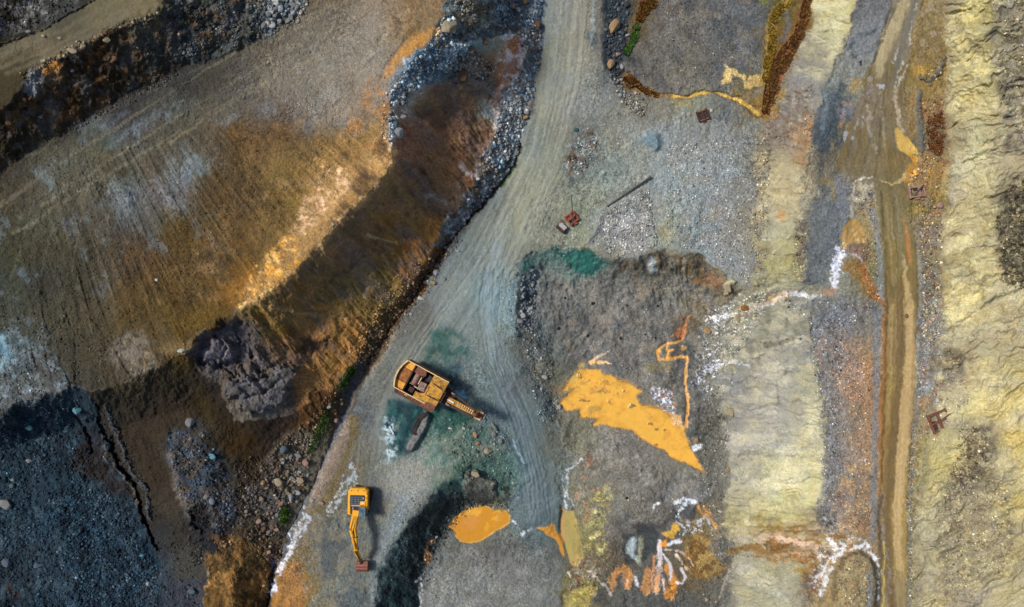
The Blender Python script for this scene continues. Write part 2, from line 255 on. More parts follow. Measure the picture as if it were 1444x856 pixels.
gx = np.arange(-56, 1504, 8.); gy = np.arange(-56, 916, 8.); GX, GY = np.meshgrid(gx, gy)
CA = np.zeros(U.shape + (3,), F); RA = np.zeros(U.shape, F); GA = np.zeros(U.shape, F); GM = np.ones(U.shape + (3,), F); ZID = np.zeros(U.shape, np.uint8)
samp_zone = np.zeros(len(SX), int)
for zi, (nm, poly, *_r) in enumerate(ZN):
    if poly is not None: samp_zone[sdf(poly, SX, SY) < 0] = zi
def zone_colour(zi):
    m = samp_zone == zi
    sx, sy, sc = SX[m], SY[m], SCOL[m]
    out = np.zeros(GX.shape + (3,)); ws = np.zeros(GX.shape)
    for a, b, c in zip(sx, sy, sc):
        d2 = (GX - a) ** 2 + (GY - b) ** 2
        w = np.exp(-d2 / (2 * 17. ** 2)) + 1e-3 * np.exp(-d2 / (2 * 70. ** 2)) + 1e-9 / (1 + d2 / 1e4)
        out += w[..., None] * np.log(c + 1e-4); ws += w
    return np.exp(out / ws[..., None])
MASK = {}
wx = Uc + n1 * 16 + n3 * 3; wy = Vc + n2 * 16 + n4 * 3          # strongly warped lookup breaks up the sample lattice
for zi, (nm, poly, gain, rel, grain) in enumerate(ZN):
    soft = {'eroad': 1.2, 'tlroad': 2, 'pale': 4, 'slopeb': 12, 'ebench': 2, 'tlcliff': 12, 'bench': 4}.get(nm, 1.6)
    if poly is None: m = np.ones(U.shape, F)
    elif nm in ('eroad', 'tlroad'): m = zmask(poly, WU2, WV2, soft)
    else: m = zmask(poly, WU, WV, soft)
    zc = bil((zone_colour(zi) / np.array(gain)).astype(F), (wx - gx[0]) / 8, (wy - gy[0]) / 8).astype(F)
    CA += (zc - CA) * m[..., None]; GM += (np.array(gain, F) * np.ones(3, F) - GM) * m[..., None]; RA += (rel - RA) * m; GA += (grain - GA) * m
    MASK[nm] = m; ZID[m > .5] = zi
del zc
print('zones', round(time.time() - T0, 1))

# ------------------------------------------------------------------ painting tools (mineral colours) and relief tools, all in place
KIND = np.zeros(U.shape, np.uint8)      # which object a face of the sheet belongs to
def box(pts, pad):
    p = np.array(pts); 
    i0 = max(0, np.searchsorted(us, p[:, 0].min() - pad)); i1 = min(NU, np.searchsorted(us, p[:, 0].max() + pad) + 1)
    j0 = max(0, np.searchsorted(vs, p[:, 1].min() - pad)); j1 = min(NV, np.searchsorted(vs, p[:, 1].max() + pad) + 1)
    return slice(j0, j1), slice(i0, i1)
def gainat(b):
    return None
LITG = .86; GK = 1.27
def ksc(k): return .80 if k in (21, 22, 23, 24, 25, 26, 27, 28, 36, 38, 43) else .78 if k in (20, 30, 31, 32, 33, 34, 35, 37, 40, 41, 42, 44) else 1.
def paint(m, b, col, a=1., gain=LITG, keep=0., sc=1.):
    c = lin(col).astype(F)
    if gain != .84 and c.max() < .5: c = c + (c.mean() - c) * .14
    mm = (m * a)[..., None]
    cur = CA[b]
    tgt = c[None, None, :] * sc / GM[b].mean(-1, keepdims=True)
    if keep:                              # keep some of the ground's own light-dark pattern
        l = cur.mean(-1, keepdims=True); tgt = tgt * (1 - keep + keep * l / max(1e-4, float(l.mean())))
    CA[b] = cur + (tgt - cur) * mm
def blob(poly, col, soft=2., warp=1., a=1., gain=LITG, kind=0, dz=0., flat=None, noisy=0., seed=5, grain=None, rough=None, keep=0., nscale=6):
    b = box(poly, 14 + soft * 2)
    x = Uc[b] + (n1[b] * 2 + n3[b] * 2.4) * warp; y = Vc[b] + (n2[b] * 2 + n4[b] * 2.4) * warp
    d = sdf(poly, x, y)
    if noisy: d = d + noisy * fbm(x / nscale, y / nscale, seed, 4)
    m = sstep(soft, -soft, d)
    if col: paint(m, b, col, a, gain, keep, ksc(kind))
    if kind: KIND[b] = np.where(d < 0, kind, KIND[b])
    if dz: HT[b] += dz * m
    if flat is not None: HT[b] += (flat - HT[b]) * sstep(soft + 3, -1, d)
    if grain is not None: GA[b] += (grain - GA[b]) * m
    if rough is not None: RA[b] += (rough - RA[b]) * m
    return b, m, d
def line(pts, wid, col, soft=1.2, warp=1., a=1., gain=LITG, kind=0, dz=0., noisy=0., seed=5, dash=0., keep=0., nscale=5, grain=None, rough=None):
    mw = max(wid) if not np.isscalar(wid) else wid
    b = box(pts, 10 + mw)
    x = Uc[b] + (n1[b] * 1.5 + n3[b] * 1.8) * warp; y = Vc[b] + (n2[b] * 1.5 + n4[b] * 1.8) * warp
    d, s, arc = ldist(pts, x, y, wid)
    if noisy: d = d + noisy * fbm(x / nscale, y / nscale, seed, 4)
    m = sstep(soft, -soft, d)
    if dash: m = m * sstep(-.25, .35, fbm(arc / dash, s / 3, seed + 9, 3) + .15)
    if col: paint(m, b, col, a, gain, keep, ksc(kind) if gain < .99 or kind else .78)
    if kind: KIND[b] = np.where((d < 0) & (m > .5), kind, KIND[b])
    if dz: HT[b] += dz * m
    if grain is not None: GA[b] += (grain - GA[b]) * m
    if rough is not None: RA[b] += (rough - RA[b]) * m
    return b, m, s, arc
def patches(poly, cols, scale, thr, a=.7, gain=LITG, seed=3, soft=8, sx=1., ang=0., keep=.3):
    """irregular stains of given colours inside a polygon; noise may be stretched along an angle"""
    b = box(poly, 20)
    x, y = Uc[b], Vc[b]; m0 = sstep(soft, -soft, sdf(poly, x + n1[b] * 6, y + n2[b] * 6))
    ca, sa = math.cos(ang), math.sin(ang); p = (x * ca + y * sa) / (scale * sx); q = (-x * sa + y * ca) / scale
    for k, c in enumerate(cols):
        f = fbm(p + k * 31.7, q, seed + 7 * k, 5, .6)
        paint(m0 * sstep(thr - .06, thr + .42, f), b, c, a, gain, keep, .80 if keep == 0 else 1.)
def streaks(poly, amp, wl, length, ang=None, pole=None, dz=0., seed=3, soft=10, ridged=False):
    """long parallel or radiating streaks of lighter and darker soil, with matching furrows"""
    b = box(poly, 20); x, y = Uc[b], Vc[b]
    m0 = sstep(soft, -soft, sdf(poly, x + n1[b] * 6, y + n2[b] * 6))
    if pole is not None:
        dx, dy = x - pole[0], y - pole[1]; r = np.sqrt(dx * dx + dy * dy); R0 = float(r.mean())
        p = r / length; q = np.arctan2(dy, dx) * R0 / wl
    else:
        ca, sa = math.cos(ang), math.sin(ang)
        x = x + n1[b] * 3; y = y + n2[b] * 3
        p = (x * ca + y * sa) / length; q = (-x * sa + y * ca) / wl
    f = fbm(p, q, seed, 4, .62); m0 = m0 * np.clip(.55 + .9 * fbm(Uc[b] / 45, Vc[b] / 45, seed + 3, 3), .1, 1.2)
    if ridged: f = 1 - 2.2 * np.abs(f)
    CA[b] *= np.exp(amp * f * m0)[..., None]
    if dz: HT[b] += dz * f * m0
# ------------------------------------------------------------------ relief
rid = 1 - 2 * np.abs(fbm(Uc / 34, Vc / 34, 301, 5, .58))
HT += RA * (fbm(Uc / 22, Vc / 22, 201, 3, .6) * .9 + fbm(Uc / 5.5, Vc / 5.5, 221, 4, .68) * .75)
mm = MASK['tlcliff'] + MASK['shade'] * .16
HT += mm * rid * .28
# rough rock benches on the top left cliff
HT += MASK['tlcliff'] * (np.abs(fbm(Uc / 16, Vc / 16, 331, 4)) * .4 - .2)
EV = [(-90, -90), (1600, -90), (1600, 1000), (-90, 1000)]
# gullies running down the pale slopes (down = towards the west)
def gullies(maskname, wl, length, ang, amp, seed, thr_pow=1.):
    m = MASK[maskname]; ca, sa = math.cos(ang), math.sin(ang)
    x = Uc + n1 * 9; y = Vc + n2 * 9
    p = (x * ca + y * sa) / length; q = (-x * sa + y * ca) / wl
    f = fbm(p, q, seed, 4, .55); g = 1 - np.abs(f) * 2.4
    HT[:] = HT + m * amp * g
    return g * m
g1 = gullies('slopeb', 8, 34, math.radians(-24), .24, 401)
sb = MASK['slopeb'] * sstep(1480, 1440, Uc) * sstep(-20, 40, 460 - Vc + 60)
gullies('slopeb', 26, 60, math.radians(-34), .42, 421)
gullies('pale', 14, 60, math.radians(4), .22, 441)
gullies('pale', 40, 80, math.radians(12), .3, 461)
# fan of furrows raked down the west terrace towards its lip
FAN = [(60, 260), (200, 200), (330, 190), (420, 190), (540, 180), (552, 240), (450, 345), (365, 428), (262, 490), (150, 548), (0, 590), (-80, 600), (-80, 420), (60, 400)]
streaks(FAN, .34, 4.4, 110, pole=(-100, -300), dz=.09, seed=501)
streaks(FAN, .26, 11, 200, pole=(-60, -260), dz=.10, seed=531)
# track lines along the benches and roads
streaks([(-80, 420), (0, 290), (120, 190), (300, 110), (420, 60), (520, -20), (640, -80), (420, -80), (430, 20), (300, 88), (150, 155), (0, 250), (-80, 300)], .13, 6, 160, ang=math.radians(-33), dz=.07, seed=551)
streaks(ZN[2][1], .12, 7, 260, ang=math.radians(-30), dz=.05, seed=561, soft=4)
streaks([(556, 150), (700, 150), (690, 260), (600, 380), (500, 510), (440, 590), (330, 560), (290, 480), (365, 428), (450, 345), (545, 245)], .22, 6, 46, ang=math.radians(42), dz=.2, seed=571)
streaks([(556, 150), (700, 150), (690, 260), (600, 380), (500, 510), (440, 590), (330, 560), (290, 480), (365, 428), (450, 345), (545, 245)], .08, 16, 70, ang=math.radians(52), dz=.36, seed=573, ridged=True)
streaks([(140, 560), (300, 480), (300, 600), (280, 800), (240, 780)], .22, 7, 80, ang=math.radians(68), dz=.12, seed=575)
RD1 = [(797, -90), (797, 0), (786, 110), (760, 215), (722, 300), (676, 385), (628, 455), (575, 540), (540, 620), (530, 700), (505, 800)]
RD2 = [(722, 300), (700, 380), (692, 440), (704, 510), (736, 590), (758, 670), (766, 740)]
def roadtex(pts, hw, wl, length, amp, dz, seed, soft=14):
    b = box(pts, hw + soft); x = Uc[b] + n1[b] * 1.5; y = Vc[b] + n2[b] * 1.5
    d, s, arc = ldist(pts, x, y); m = sstep(hw + soft, hw - soft, d)
    f = fbm(arc / length, s / wl, seed, 4, .6)
    CA[b] *= np.exp(amp * f * m)[..., None]; HT[b] += dz * f * m
    RA_ = m
    return b, m, s, arc
# mid-size crumbly relief of the open ground
rg = 1 - 2 * np.abs(fbm(Uc / 13, Vc / 13, 341, 4, .6)); pm_ = np.clip(.5 + 1.2 * fbm(Uc / 60, Vc / 60, 351, 3), 0, 1.3)
HT += MASK['basin'] * rg * pm_ * .2 + (1 - np.clip(sum(MASK[k] for k in MASK if k != 'floor'), 0, 1)) * rg * np.clip(pm_ - .35, 0, 1) * .16 + MASK['ebench'] * rg * pm_ * .14
rg2 = fbm(Uc / 30, Vc / 30, 361, 3); HT += MASK['basin'] * rg2 * .5
CA *= np.exp(.22 * rg * (MASK['basin'] * pm_) * .7)[..., None]  # cavity shading painted as well: basin hollows darker, crests lighter
b_, m_, s_, a_ = roadtex(RD1, 42, 5, 160, .17, .05, 601); GA[b_] *= 1 - .6 * m_; RA[b_] *= 1 - .6 * m_
b_, m_, s_, a_ = roadtex(RD2, 24, 4, 120, .18, .06, 611, 8); GA[b_] *= 1 - .6 * m_
for o_ in (-17, -13, -5, -1, 8, 12): line([(p[0] + o_ + 2 * math.sin(i * 2.1 + o_), p[1]) for i, p in enumerate(RD2[1:])], 1.7, '3f4b50', a=.55, dz=-.09, warp=.7, dash=60, soft=.9)
for q in ([(795, 0), (790, 90), (770, 190), (735, 280), (690, 350), (640, 420), (590, 490), (560, 550)], [(815, 0), (812, 80), (795, 180), (765, 270), (745, 330)], [(845, 130), (815, 190), (780, 270), (740, 340), (712, 400), (705, 470)], [(770, 60), (762, 150), (735, 240), (690, 310), (640, 380), (600, 440)], [(880, 160), (830, 200), (790, 260), (765, 330)], [(700, 300), (660, 380), (610, 460), (580, 500)]):
    for w_ in (-3.4, 3.4): line([(a + w_, b) for a, b in q], 1.5, ('4c5150', '8d9088')[int(q[0][0]) % 2], a=.42, dz=-.06, warp=.8, dash=55, soft=.9, noisy=.5)
line([(700, 350), (690, 380), (685, 430), (692, 500)], 8, '7d8c92', soft=7, a=.45)
for o_ in (-34, -24, -12, 0, 12, 26, 34): line([(p[0] + o_, p[1]) for p in RD1[:8]], 2, ('565a56', '8a8878')[o_ % 2 == 0], soft=1.6, a=.35, dz=-.04, warp=.6, dash=50)
for k_ in range(8): line([(742 + k_ * 9, 330 - k_ * 9), (752 + k_ * 8, 300 - k_ * 10), (790 + k_ * 9, 262 - k_ * 4)], 1.6, '5c5e56', soft=1.2, a=.4, dz=-.03, dash=20)
line([(700, 470), (722, 560), (748, 640), (756, 730)], 12, '6a757a', soft=8, a=.4)
roadtex([(1268, -90), (1262, 0), (1250, 80), (1238, 170), (1250, 260), (1266, 340), (1272, 430), (1267, 560), (1260, 700), (1258, 940)], 26, 3.2, 260, .13, .03, 621, 5)
ROADK, ROADK2 = 2, 3
d1, _, _ = ldist(RD1[:-2], WU2, WV2, [60, 60, 62, 70, 80, 90, 80, 60, 40]); d2, _, _ = ldist(RD2, WU2, WV2, [40, 40, 46, 50, 54, 52, 46])
KIND[((d1 < 0) | (d2 < 0)) & np.isin(ZID, (0,))] = ROADK
for z_, k_ in ((16, 7), (1, 4), (2, 5), (3, 6), (4, 7), (5, 8), (6, 9), (7, 10), (8, 11), (9, 12), (11, 13), (13, 14), (15, 15)): KIND[ZID == z_] = k_

# ------------------------------------------------------------------ west side
patches([(-80, 300), (100, 200), (250, 160), (300, 200), (280, 320), (150, 420), (-80, 420)], ['5a6668', '3a3324'], 24, .34, .6, .8, 21)
for p in ([(252, 232), (262, 222), (275, 228), (272, 242), (256, 246)], [(152, 268), (160, 262), (172, 300), (168, 310), (158, 296)], [(175, 272), (190, 265), (192, 280), (180, 285)],
          [(86, 318), (98, 310), (104, 322), (94, 334)], [(216, 254), (226, 252), (238, 272), (262, 285), (266, 300), (256, 304), (240, 296), (228, 280)],
          [(266, 312), (272, 312), (284, 324), (280, 328), (270, 322)], [(288, 334), (296, 334), (302, 346), (294, 342)], [(205, 330), (212, 330), (232, 345), (236, 352), (214, 352)],
          [(300, 170), (312, 172), (322, 160), (336, 158), (330, 172), (312, 178)], [(105, 170), (170, 158), (184, 160), (150, 180), (116, 186)], [(160, 190), (225, 158), (256, 146), (232, 166), (180, 196), (150, 208)],
          [(362, 146), (385, 150), (390, 162), (372, 166), (360, 160)], [(402, 170), (412, 158), (440, 150), (470, 128), (488, 132), (494, 165), (488, 178), (450, 172), (432, 188), (414, 186)]):
    blob(p, '686f73', soft=7, warp=2.2, a=.42, gain=.8, noisy=5, keep=.6, nscale=5)
patches([(440, 60), (560, 60), (545, 170), (500, 190), (430, 160), (370, 150), (380, 90)], ['7b746b', '6a5c4c'], 22, .2, .6, .8, 31)
patches([(370, 170), (500, 130), (552, 200), (545, 245), (450, 340), (365, 424), (300, 440), (240, 380), (300, 300)], ['74562c', '4c3c26', '86683e'], 20, .22, .45, .8, 41, keep=.5)
patches([(180, 330), (330, 300), (360, 420), (262, 488), (180, 480)], ['553e18', '3c311c'], 24, .2, .6, .8, 43, keep=.5)
blob([(380, 60), (440, 10), (520, -10), (560, 50), (545, 100), (530, 140), (495, 175), (440, 180), (400, 140), (360, 120)], '706b60', soft=22, a=.6, gain=.84, keep=.5)
streaks([(180, 330), (470, 190), (550, 200), (540, 250), (365, 424), (262, 490), (180, 480)], .26, 3.0, 50, pole=(-100, -300), dz=.05, seed=591)
# ochre rim next to the lip, its sunlit brightness painted in
blob([(548, 190), (553, 222), (540, 247), (500, 289), (450, 340), (400, 394), (366, 424), (345, 428), (352, 400), (400, 350), (450, 285), (500, 230), (530, 195)], 'a27c44', soft=14, a=.5, gain=.92, keep=.4, noisy=4, nscale=14)
patches([(455, 240), (490, 235), (500, 262), (470, 290), (440, 320), (405, 350), (420, 300)], ['bd9a74', 'c8a684'], 7, .1, .6, .92, 47, soft=6)  # pale highlight along the ridge, painted on the soil
patches([(365, 365), (420, 330), (420, 370), (380, 410), (340, 430), (350, 400)], ['c48a34', 'c9a060'], 8, .15, .7, .92, 49, soft=6)
patches([(520, 110), (552, 120), (550, 170), (540, 210), (500, 220), (470, 190), (505, 150)], ['9a6a2c', '8a6234'], 12, .1, .6, .86, 51)
line([(612, 45), (585, 60), (560, 85), (545, 110)], [14, 18, 14, 8], 'b07a2c', soft=6, a=.8, noisy=3, keep=.3)
line([(590, 30), (560, 70), (545, 90), (533, 115)], 3, '4a3c28', a=.55, noisy=1.5)
line([(540, 0), (550, 15), (565, 35), (560, 52)], 3, '46382a', a=.5, noisy=1.5)
blob([(225, 490), (248, 484), (268, 478), (278, 470), (270, 490), (240, 505)], '7a6238', soft=6, a=.5, gain=.8)
patches([(165, 470), (215, 470), (215, 520), (180, 535), (150, 500)], ['6e6456', '5c564a'], 10, .0, .7, .8, 53)
line([(208, 495), (203, 500), (202, 523)], 2, '8a7448', a=.6, gain=.8)
patches([(-80, 455), (60, 455), (110, 545), (40, 570), (-80, 590)], ['5c6e74', '6a7478', '474a48'], 10, .12, .6, .8, 55)
line([(-60, 470), (0, 478), (10, 500), (0, 520)], [10, 14, 8, 4], '6d9aa8', soft=6, a=.6, gain=.8, noisy=3)
for q_ in range(16):
    x_ = -20 + q_ * 20; line([(x_ * .93 + 10, 300 - q_ * 5), (x_ * 1.1 - 30, 420 - q_ * 6)], 1.6, ('2e2a20', '6a6252')[q_ % 2], a=.35, gain=.8, noisy=1.2, soft=1.5, dash=30)
for q in ((0, 290, 330, 75, 6, '6c6656'), (20, 330, 380, 110, 5, '706a58'), (-20, 270, 250, 110, 4, '38362e'), (60, 290, 420, 60, 3, '7a7260'), (200, 190, 520, 20, 3, '4a4234'), (240, 200, 480, 60, 4, '7a705a'), (300, 120, 560, -30, 3, '4c4234')):
    line([(q[0], q[1]), ((q[0] + q[2]) / 2, (q[1] + q[3]) / 2 - 4), (q[2], q[3])], q[4], q[5], soft=3, a=.5, gain=.84, noisy=1.5, dash=70)
for q in ([(88, 430), (105, 470), (108, 545)], [(60, 440), (100, 545)], [(122, 440), (165, 500), (186, 535)], [(95, 450), (60, 480), (75, 545)], [(45, 500), (62, 545)]):
    line(q, 2.4, '2e2c26', a=.55, gain=.8, noisy=1, dz=-.12)
# top left cliff rock colours
patches(TLTOP + TLTOE[::-1], ['5c4020', '15100c', '444240'], 16, .15, .5, .5, 61)
blob([(60, 95), (78, 84), (88, 92), (76, 102), (62, 104)], '8a5a1c', soft=3, gain=.6, noisy=2)
blob([(36, 112), (42, 98), (56, 100), (60, 115), (46, 135), (36, 130)], '5a5c5e', soft=4, gain=.6, a=.8)
line([(50, 98), (110, 66), (160, 38), (220, 24)], 3, '6d5c44', a=.5, noisy=2, gain=.7)
patches([(225, 0), (440, -60), (420, 20), (350, 62), (260, 90), (215, 60)], ['343c42', '1a1c1c', '4a4b4a'], 15, .15, .5, .5, 63)
patches([(20, -60), (130, -60), (110, 10), (40, 40), (0, 55), (-60, 60)], ['5a5c5e', '33322e', '6c6a66'], 9, .15, .7, .8, 65)
blob([(-60, 20), (5, 25), (8, 50), (-60, 55)], '1c1c30', soft=4, gain=.6, a=.7, noisy=3)
line([(0, 66), (60, 43), (112, 15), (150, -10)], 3, '2c271c', a=.6, gain=.7, noisy=1.5, dz=-.2)
for q in ([(0, 78), (100, 38), (170, -5)], [(0, 95), (60, 74), (130, 38), (200, 0)], [(10, 104), (60, 84), (120, 54), (180, 20)]): line(q, 5, '6f6650', soft=4, a=.5, gain=.8)
line([(60, 186), (110, 172), (150, 152), (200, 125), (245, 98)], 9, '2a2622', a=.5, soft=5, gain=.5, noisy=3)
line([(100, 185), (150, 158), (230, 118), (290, 92)], 6, '55524a', a=.4, soft=5, gain=.8)
# ------------------------------------------------------------------ shaded brown cliff
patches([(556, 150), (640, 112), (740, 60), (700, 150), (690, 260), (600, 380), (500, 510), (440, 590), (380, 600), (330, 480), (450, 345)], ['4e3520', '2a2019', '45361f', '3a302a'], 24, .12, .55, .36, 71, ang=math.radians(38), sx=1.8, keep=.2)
line([(728, 62), (716, 92), (704, 128), (700, 160)], [26, 24, 12, 6], '5e3314', soft=7, a=.85, gain=.42)
patches([(440, 430), (540, 430), (520, 480), (490, 520), (440, 580), (415, 560), (430, 480)], ['5a3a12', '46300f'], 14, .0, .7, .42, 77)
for q in ([(456, 408), (468, 392), (490, 380), (512, 362)], [(370, 424), (400, 440), (450, 446), (520, 452)]): line(q, 4, '2a1e12', soft=4, a=.4, gain=.4, noisy=3, dz=-.35)
line([(365, 430), (400, 438), (440, 444), (500, 452)], 4, '66502e', soft=3, a=.5, gain=.42, noisy=2)
line([(520, 332), (545, 338), (560, 342)], 3, '6a5636', a=.6, gain=.42, noisy=1.5)
line([(600, 275), (622, 280), (630, 288)], 4, '5a5450', a=.5, gain=.42, noisy=2, soft=3)
line([(650, 232), (658, 244), (668, 250)], 6, '7a7068', a=.6, gain=.5, noisy=2, soft=3)
blob([(572, 338), (592, 338), (592, 348), (575, 350)], '6a4218', soft=5, gain=.42, a=.7)
blob([(513, 414), (522, 404), (520, 412), (514, 420)], '8a7250', soft=2, gain=.5, a=.7)
# outcrop and dark alcove
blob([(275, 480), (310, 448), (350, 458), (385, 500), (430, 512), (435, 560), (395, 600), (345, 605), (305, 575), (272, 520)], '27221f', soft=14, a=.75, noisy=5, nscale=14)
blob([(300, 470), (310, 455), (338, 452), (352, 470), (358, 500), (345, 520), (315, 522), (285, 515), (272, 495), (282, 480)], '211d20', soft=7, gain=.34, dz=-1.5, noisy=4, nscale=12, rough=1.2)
blob([(300, 478), (320, 482), (330, 500), (318, 512), (285, 508)], '302c30', soft=5, gain=.34, dz=1.0, noisy=3)
blob([(300, 495), (318, 492), (322, 502), (306, 506)], '46434c', soft=4, gain=.4, a=.6, noisy=3)
blob([(338, 580), (332, 562), (318, 560), (312, 540), (340, 530), (372, 535), (400, 515), (412, 516), (420, 526), (408, 540), (400, 560), (382, 578), (358, 584)], '292725', soft=4, warp=1.6, gain=.5, dz=1.7, noisy=2, rough=.08, grain=.08, kind=16)
patches([(362, 582), (378, 545), (405, 520), (418, 526), (400, 562), (382, 578)], ['34322f', '292624'], 14, -.4, .6, .5, 79, soft=3)
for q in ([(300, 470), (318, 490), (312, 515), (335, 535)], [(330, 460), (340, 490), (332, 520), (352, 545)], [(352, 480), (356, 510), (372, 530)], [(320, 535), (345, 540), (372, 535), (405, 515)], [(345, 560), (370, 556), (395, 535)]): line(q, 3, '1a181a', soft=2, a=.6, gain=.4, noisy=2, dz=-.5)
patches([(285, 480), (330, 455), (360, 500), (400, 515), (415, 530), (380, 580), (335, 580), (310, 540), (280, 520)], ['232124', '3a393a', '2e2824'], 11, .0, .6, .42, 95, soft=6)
blob([(420, 545), (425, 575), (400, 620), (370, 640), (352, 600), (382, 586), (404, 566)], '2a211a', soft=6, gain=.34, a=.8, noisy=3)  # shadow side of the slab, painted dark
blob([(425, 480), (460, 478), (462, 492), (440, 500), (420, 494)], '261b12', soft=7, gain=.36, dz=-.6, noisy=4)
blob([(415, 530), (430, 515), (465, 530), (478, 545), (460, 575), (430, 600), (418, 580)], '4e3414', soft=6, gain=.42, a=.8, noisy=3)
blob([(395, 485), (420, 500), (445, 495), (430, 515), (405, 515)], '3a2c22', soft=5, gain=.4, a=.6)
# bottom left: gullies, blue rubble
line([(100, 578), (118, 598), (128, 618), (130, 640)], [4, 5, 4, 2], '181a1e', a=.6, gain=.4, noisy=3, dz=-.5, soft=2.5)
line([(136, 570), (142, 600), (158, 625), (168, 655), (190, 680), (200, 720), (212, 750), (224, 775)], [4, 7, 8, 8, 6, 6, 5, 3], '15161a', a=.7, gain=.4, noisy=3.5, dz=-.9, soft=2.5)
line([(148, 572), (158, 602), (175, 635), (185, 665), (205, 690), (212, 730)], 5, '4c5258', a=.5, gain=.42, noisy=3, soft=3, dz=.5)
patches([(-80, 640), (0, 600), (80, 560), (140, 600), (180, 690), (225, 790), (225, 940), (-80, 940)], ['15303c', '31444e', '141e28'], 16, .12, .7, .42, 81)
patches([(110, 620), (170, 640), (190, 700), (150, 690), (100, 660)], ['2a2320', '241d1a'], 12, -.1, .8, .42, 83)
patches([(0, 780), (40, 790), (40, 850), (0, 850)], ['33261f'], 12, .1, .7, .42, 85)
patches([(235, 610), (275, 600), (310, 640), (330, 700), (340, 740), (300, 750), (262, 730), (245, 670)], ['1f2f42', '3b4856', '4a4038'], 10, .0, .75, .4, 87)
line([(240, 640), (250, 690), (265, 725)], [6, 12, 8], '6b625a', a=.5, gain=.42, noisy=4, soft=4)
blob([(268, 718), (292, 712), (300, 740), (285, 752), (270, 740)], '100e0e', soft=5, gain=.4, a=.8, noisy=3, dz=-.8)
blob([(116, 770), (113, 776), (117, 777), (120, 771)], '050608', soft=1.5, gain=.42, dz=-.6)
patches(ZN[8][1], ['8a6226', '3e2c14', '6a4a20'], 14, .0, .7, .8, 89, keep=.3)
line([(345, 765), (338, 800), (345, 840)], 4, '3b2c18', a=.4, gain=.7, noisy=3, soft=4)
line([(315, 765), (330, 762), (336, 790), (322, 820)], 10, 'a0702a', a=.6, gain=.9, noisy=4, soft=6)
# ------------------------------------------------------------------ blue rubble at the top
patches(ZN[6][1], ['3a5060', '64808e', '5a5850', '8a9aa2'], 12, .15, .6, .5, 91)
patches([(700, 40), (765, 40), (750, 165), (724, 235), (690, 275), (642, 332), (668, 262), (702, 150)], ['5a4a3c', '4c4440', '76706a'], 9, .05, .6, .6, 97)
blob([(645, 75), (668, 82), (690, 100), (700, 115), (690, 140), (668, 130), (655, 120), (632, 108), (636, 88)], '3e3630', soft=6, gain=.6, a=.85, noisy=4, dz=-.8)
blob([(640, 0), (690, 0), (700, 30), (730, 40), (735, 50), (700, 46), (665, 30)], '4a4234', soft=7, gain=.7, a=.7, noisy=4)
blob([(650, 24), (655, 30), (655, 52), (650, 56), (644, 50), (646, 30)], '1e1c1c', soft=3, gain=.5, a=.6)  # cast shadow of the largest boulder, painted on the rubble
blob([(555, 130), (570, 105), (560, 95), (548, 110), (540, 140), (552, 150)], '757575', soft=5, a=.6, noisy=3)
# ------------------------------------------------------------------ ditch along the toe
line([(735, 205), (728, 232), (700, 268), (668, 302), (644, 330)], [2, 5, 5, 4, 2], '1c1e20', a=.8, gain=.6, noisy=2.2, dz=-.5, kind=17)
line([(724, 238), (705, 262)], 3, '3c5a20', a=.7, noisy=1.5)
line([(644, 330), (620, 362), (604, 386), (590, 405), (576, 432), (552, 462), (530, 492), (512, 520)], [3, 3, 2, 4, 5, 6, 6, 5], '2b2624', a=.6, gain=.6, noisy=2.5, dz=-.3, kind=17)
line([(655, 326), (632, 356), (618, 388), (604, 410)], 5, '3a4a54', a=.6, soft=3, noisy=1)
line([(512, 520), (497, 552), (484, 590), (472, 618), (455, 660), (438, 695), (418, 735), (404, 770), (392, 800)], [6, 9, 12, 9, 7, 6, 7, 7, 5], '3a414a', a=.7, noisy=2, dz=-.3, kind=17)
line([(556, 470), (545, 500), (528, 520), (515, 545)], 4, '7a7268', a=.6, noisy=2, soft=2)
line([(540, 478), (520, 510), (505, 540), (490, 580)], 4, '57493a', a=.6, noisy=2, soft=3)
line([(498, 590), (486, 615), (470, 650), (450, 690), (442, 712)], [14, 18, 20, 18, 10], '75665a', a=.7, soft=5, noisy=2)
line([(500, 590), (497, 620), (490, 645), (478, 670), (462, 700), (440, 725)], [16, 8, 5, 5, 5, 4], '63552e', a=.8, soft=3, noisy=2.5, kind=0)
line([(390, 800), (384, 815), (378, 856), (372, 912)], [9, 10, 7, 6], '15181c', a=.85, gain=.6, noisy=2, dz=-.8, kind=17)
line([(384, 790), (388, 800), (390, 808)], 7, '1f3350', a=.7, noisy=2, gain=.7)
blob([(395, 800), (420, 790), (432, 830), (425, 912), (385, 912)], '8a6230', soft=8, a=.8, noisy=4, keep=.3)
patches([(395, 790), (430, 800), (428, 856), (388, 856)], ['9a6a26', '6a4a20'], 10, .1, .7, .86, 93)
# ------------------------------------------------------------------ pit floor: teal stains, shovel surroundings
patches([(600, 470), (650, 470), (660, 500), (630, 530), (600, 515)], ['244a44', '31564f'], 13, -.05, .8, .86, 101)
patches([(548, 565), (600, 575), (590, 610), (580, 640), (556, 640), (545, 600)], ['1c4044', '24504e', '16323a'], 10, -.3, .9, .86, 103)
patches([(605, 580), (640, 570), (670, 590), (660, 605), (625, 610), (606, 600)], ['12483c', '1a4a40'], 12, -.7, .95, .86, 105, soft=5)
patches([(620, 520), (650, 515), (648, 545), (625, 545)], ['2a3c46', '1f3640'], 8, -.1, .7, .86, 107)  # shade beside the shovel house, painted on the floor
patches([(600, 640), (720, 640), (720, 700), (690, 705), (660, 665), (620, 690)], ['2b5044', '3a5c4c', '27443f', '66705f'], 13, .0, .75, .8, 109)
patches([(545, 590), (560, 595), (560, 640), (540, 650)], ['8fa6ac', 'a9bcc2'], 6, .1, .7, .86, 111, soft=4)
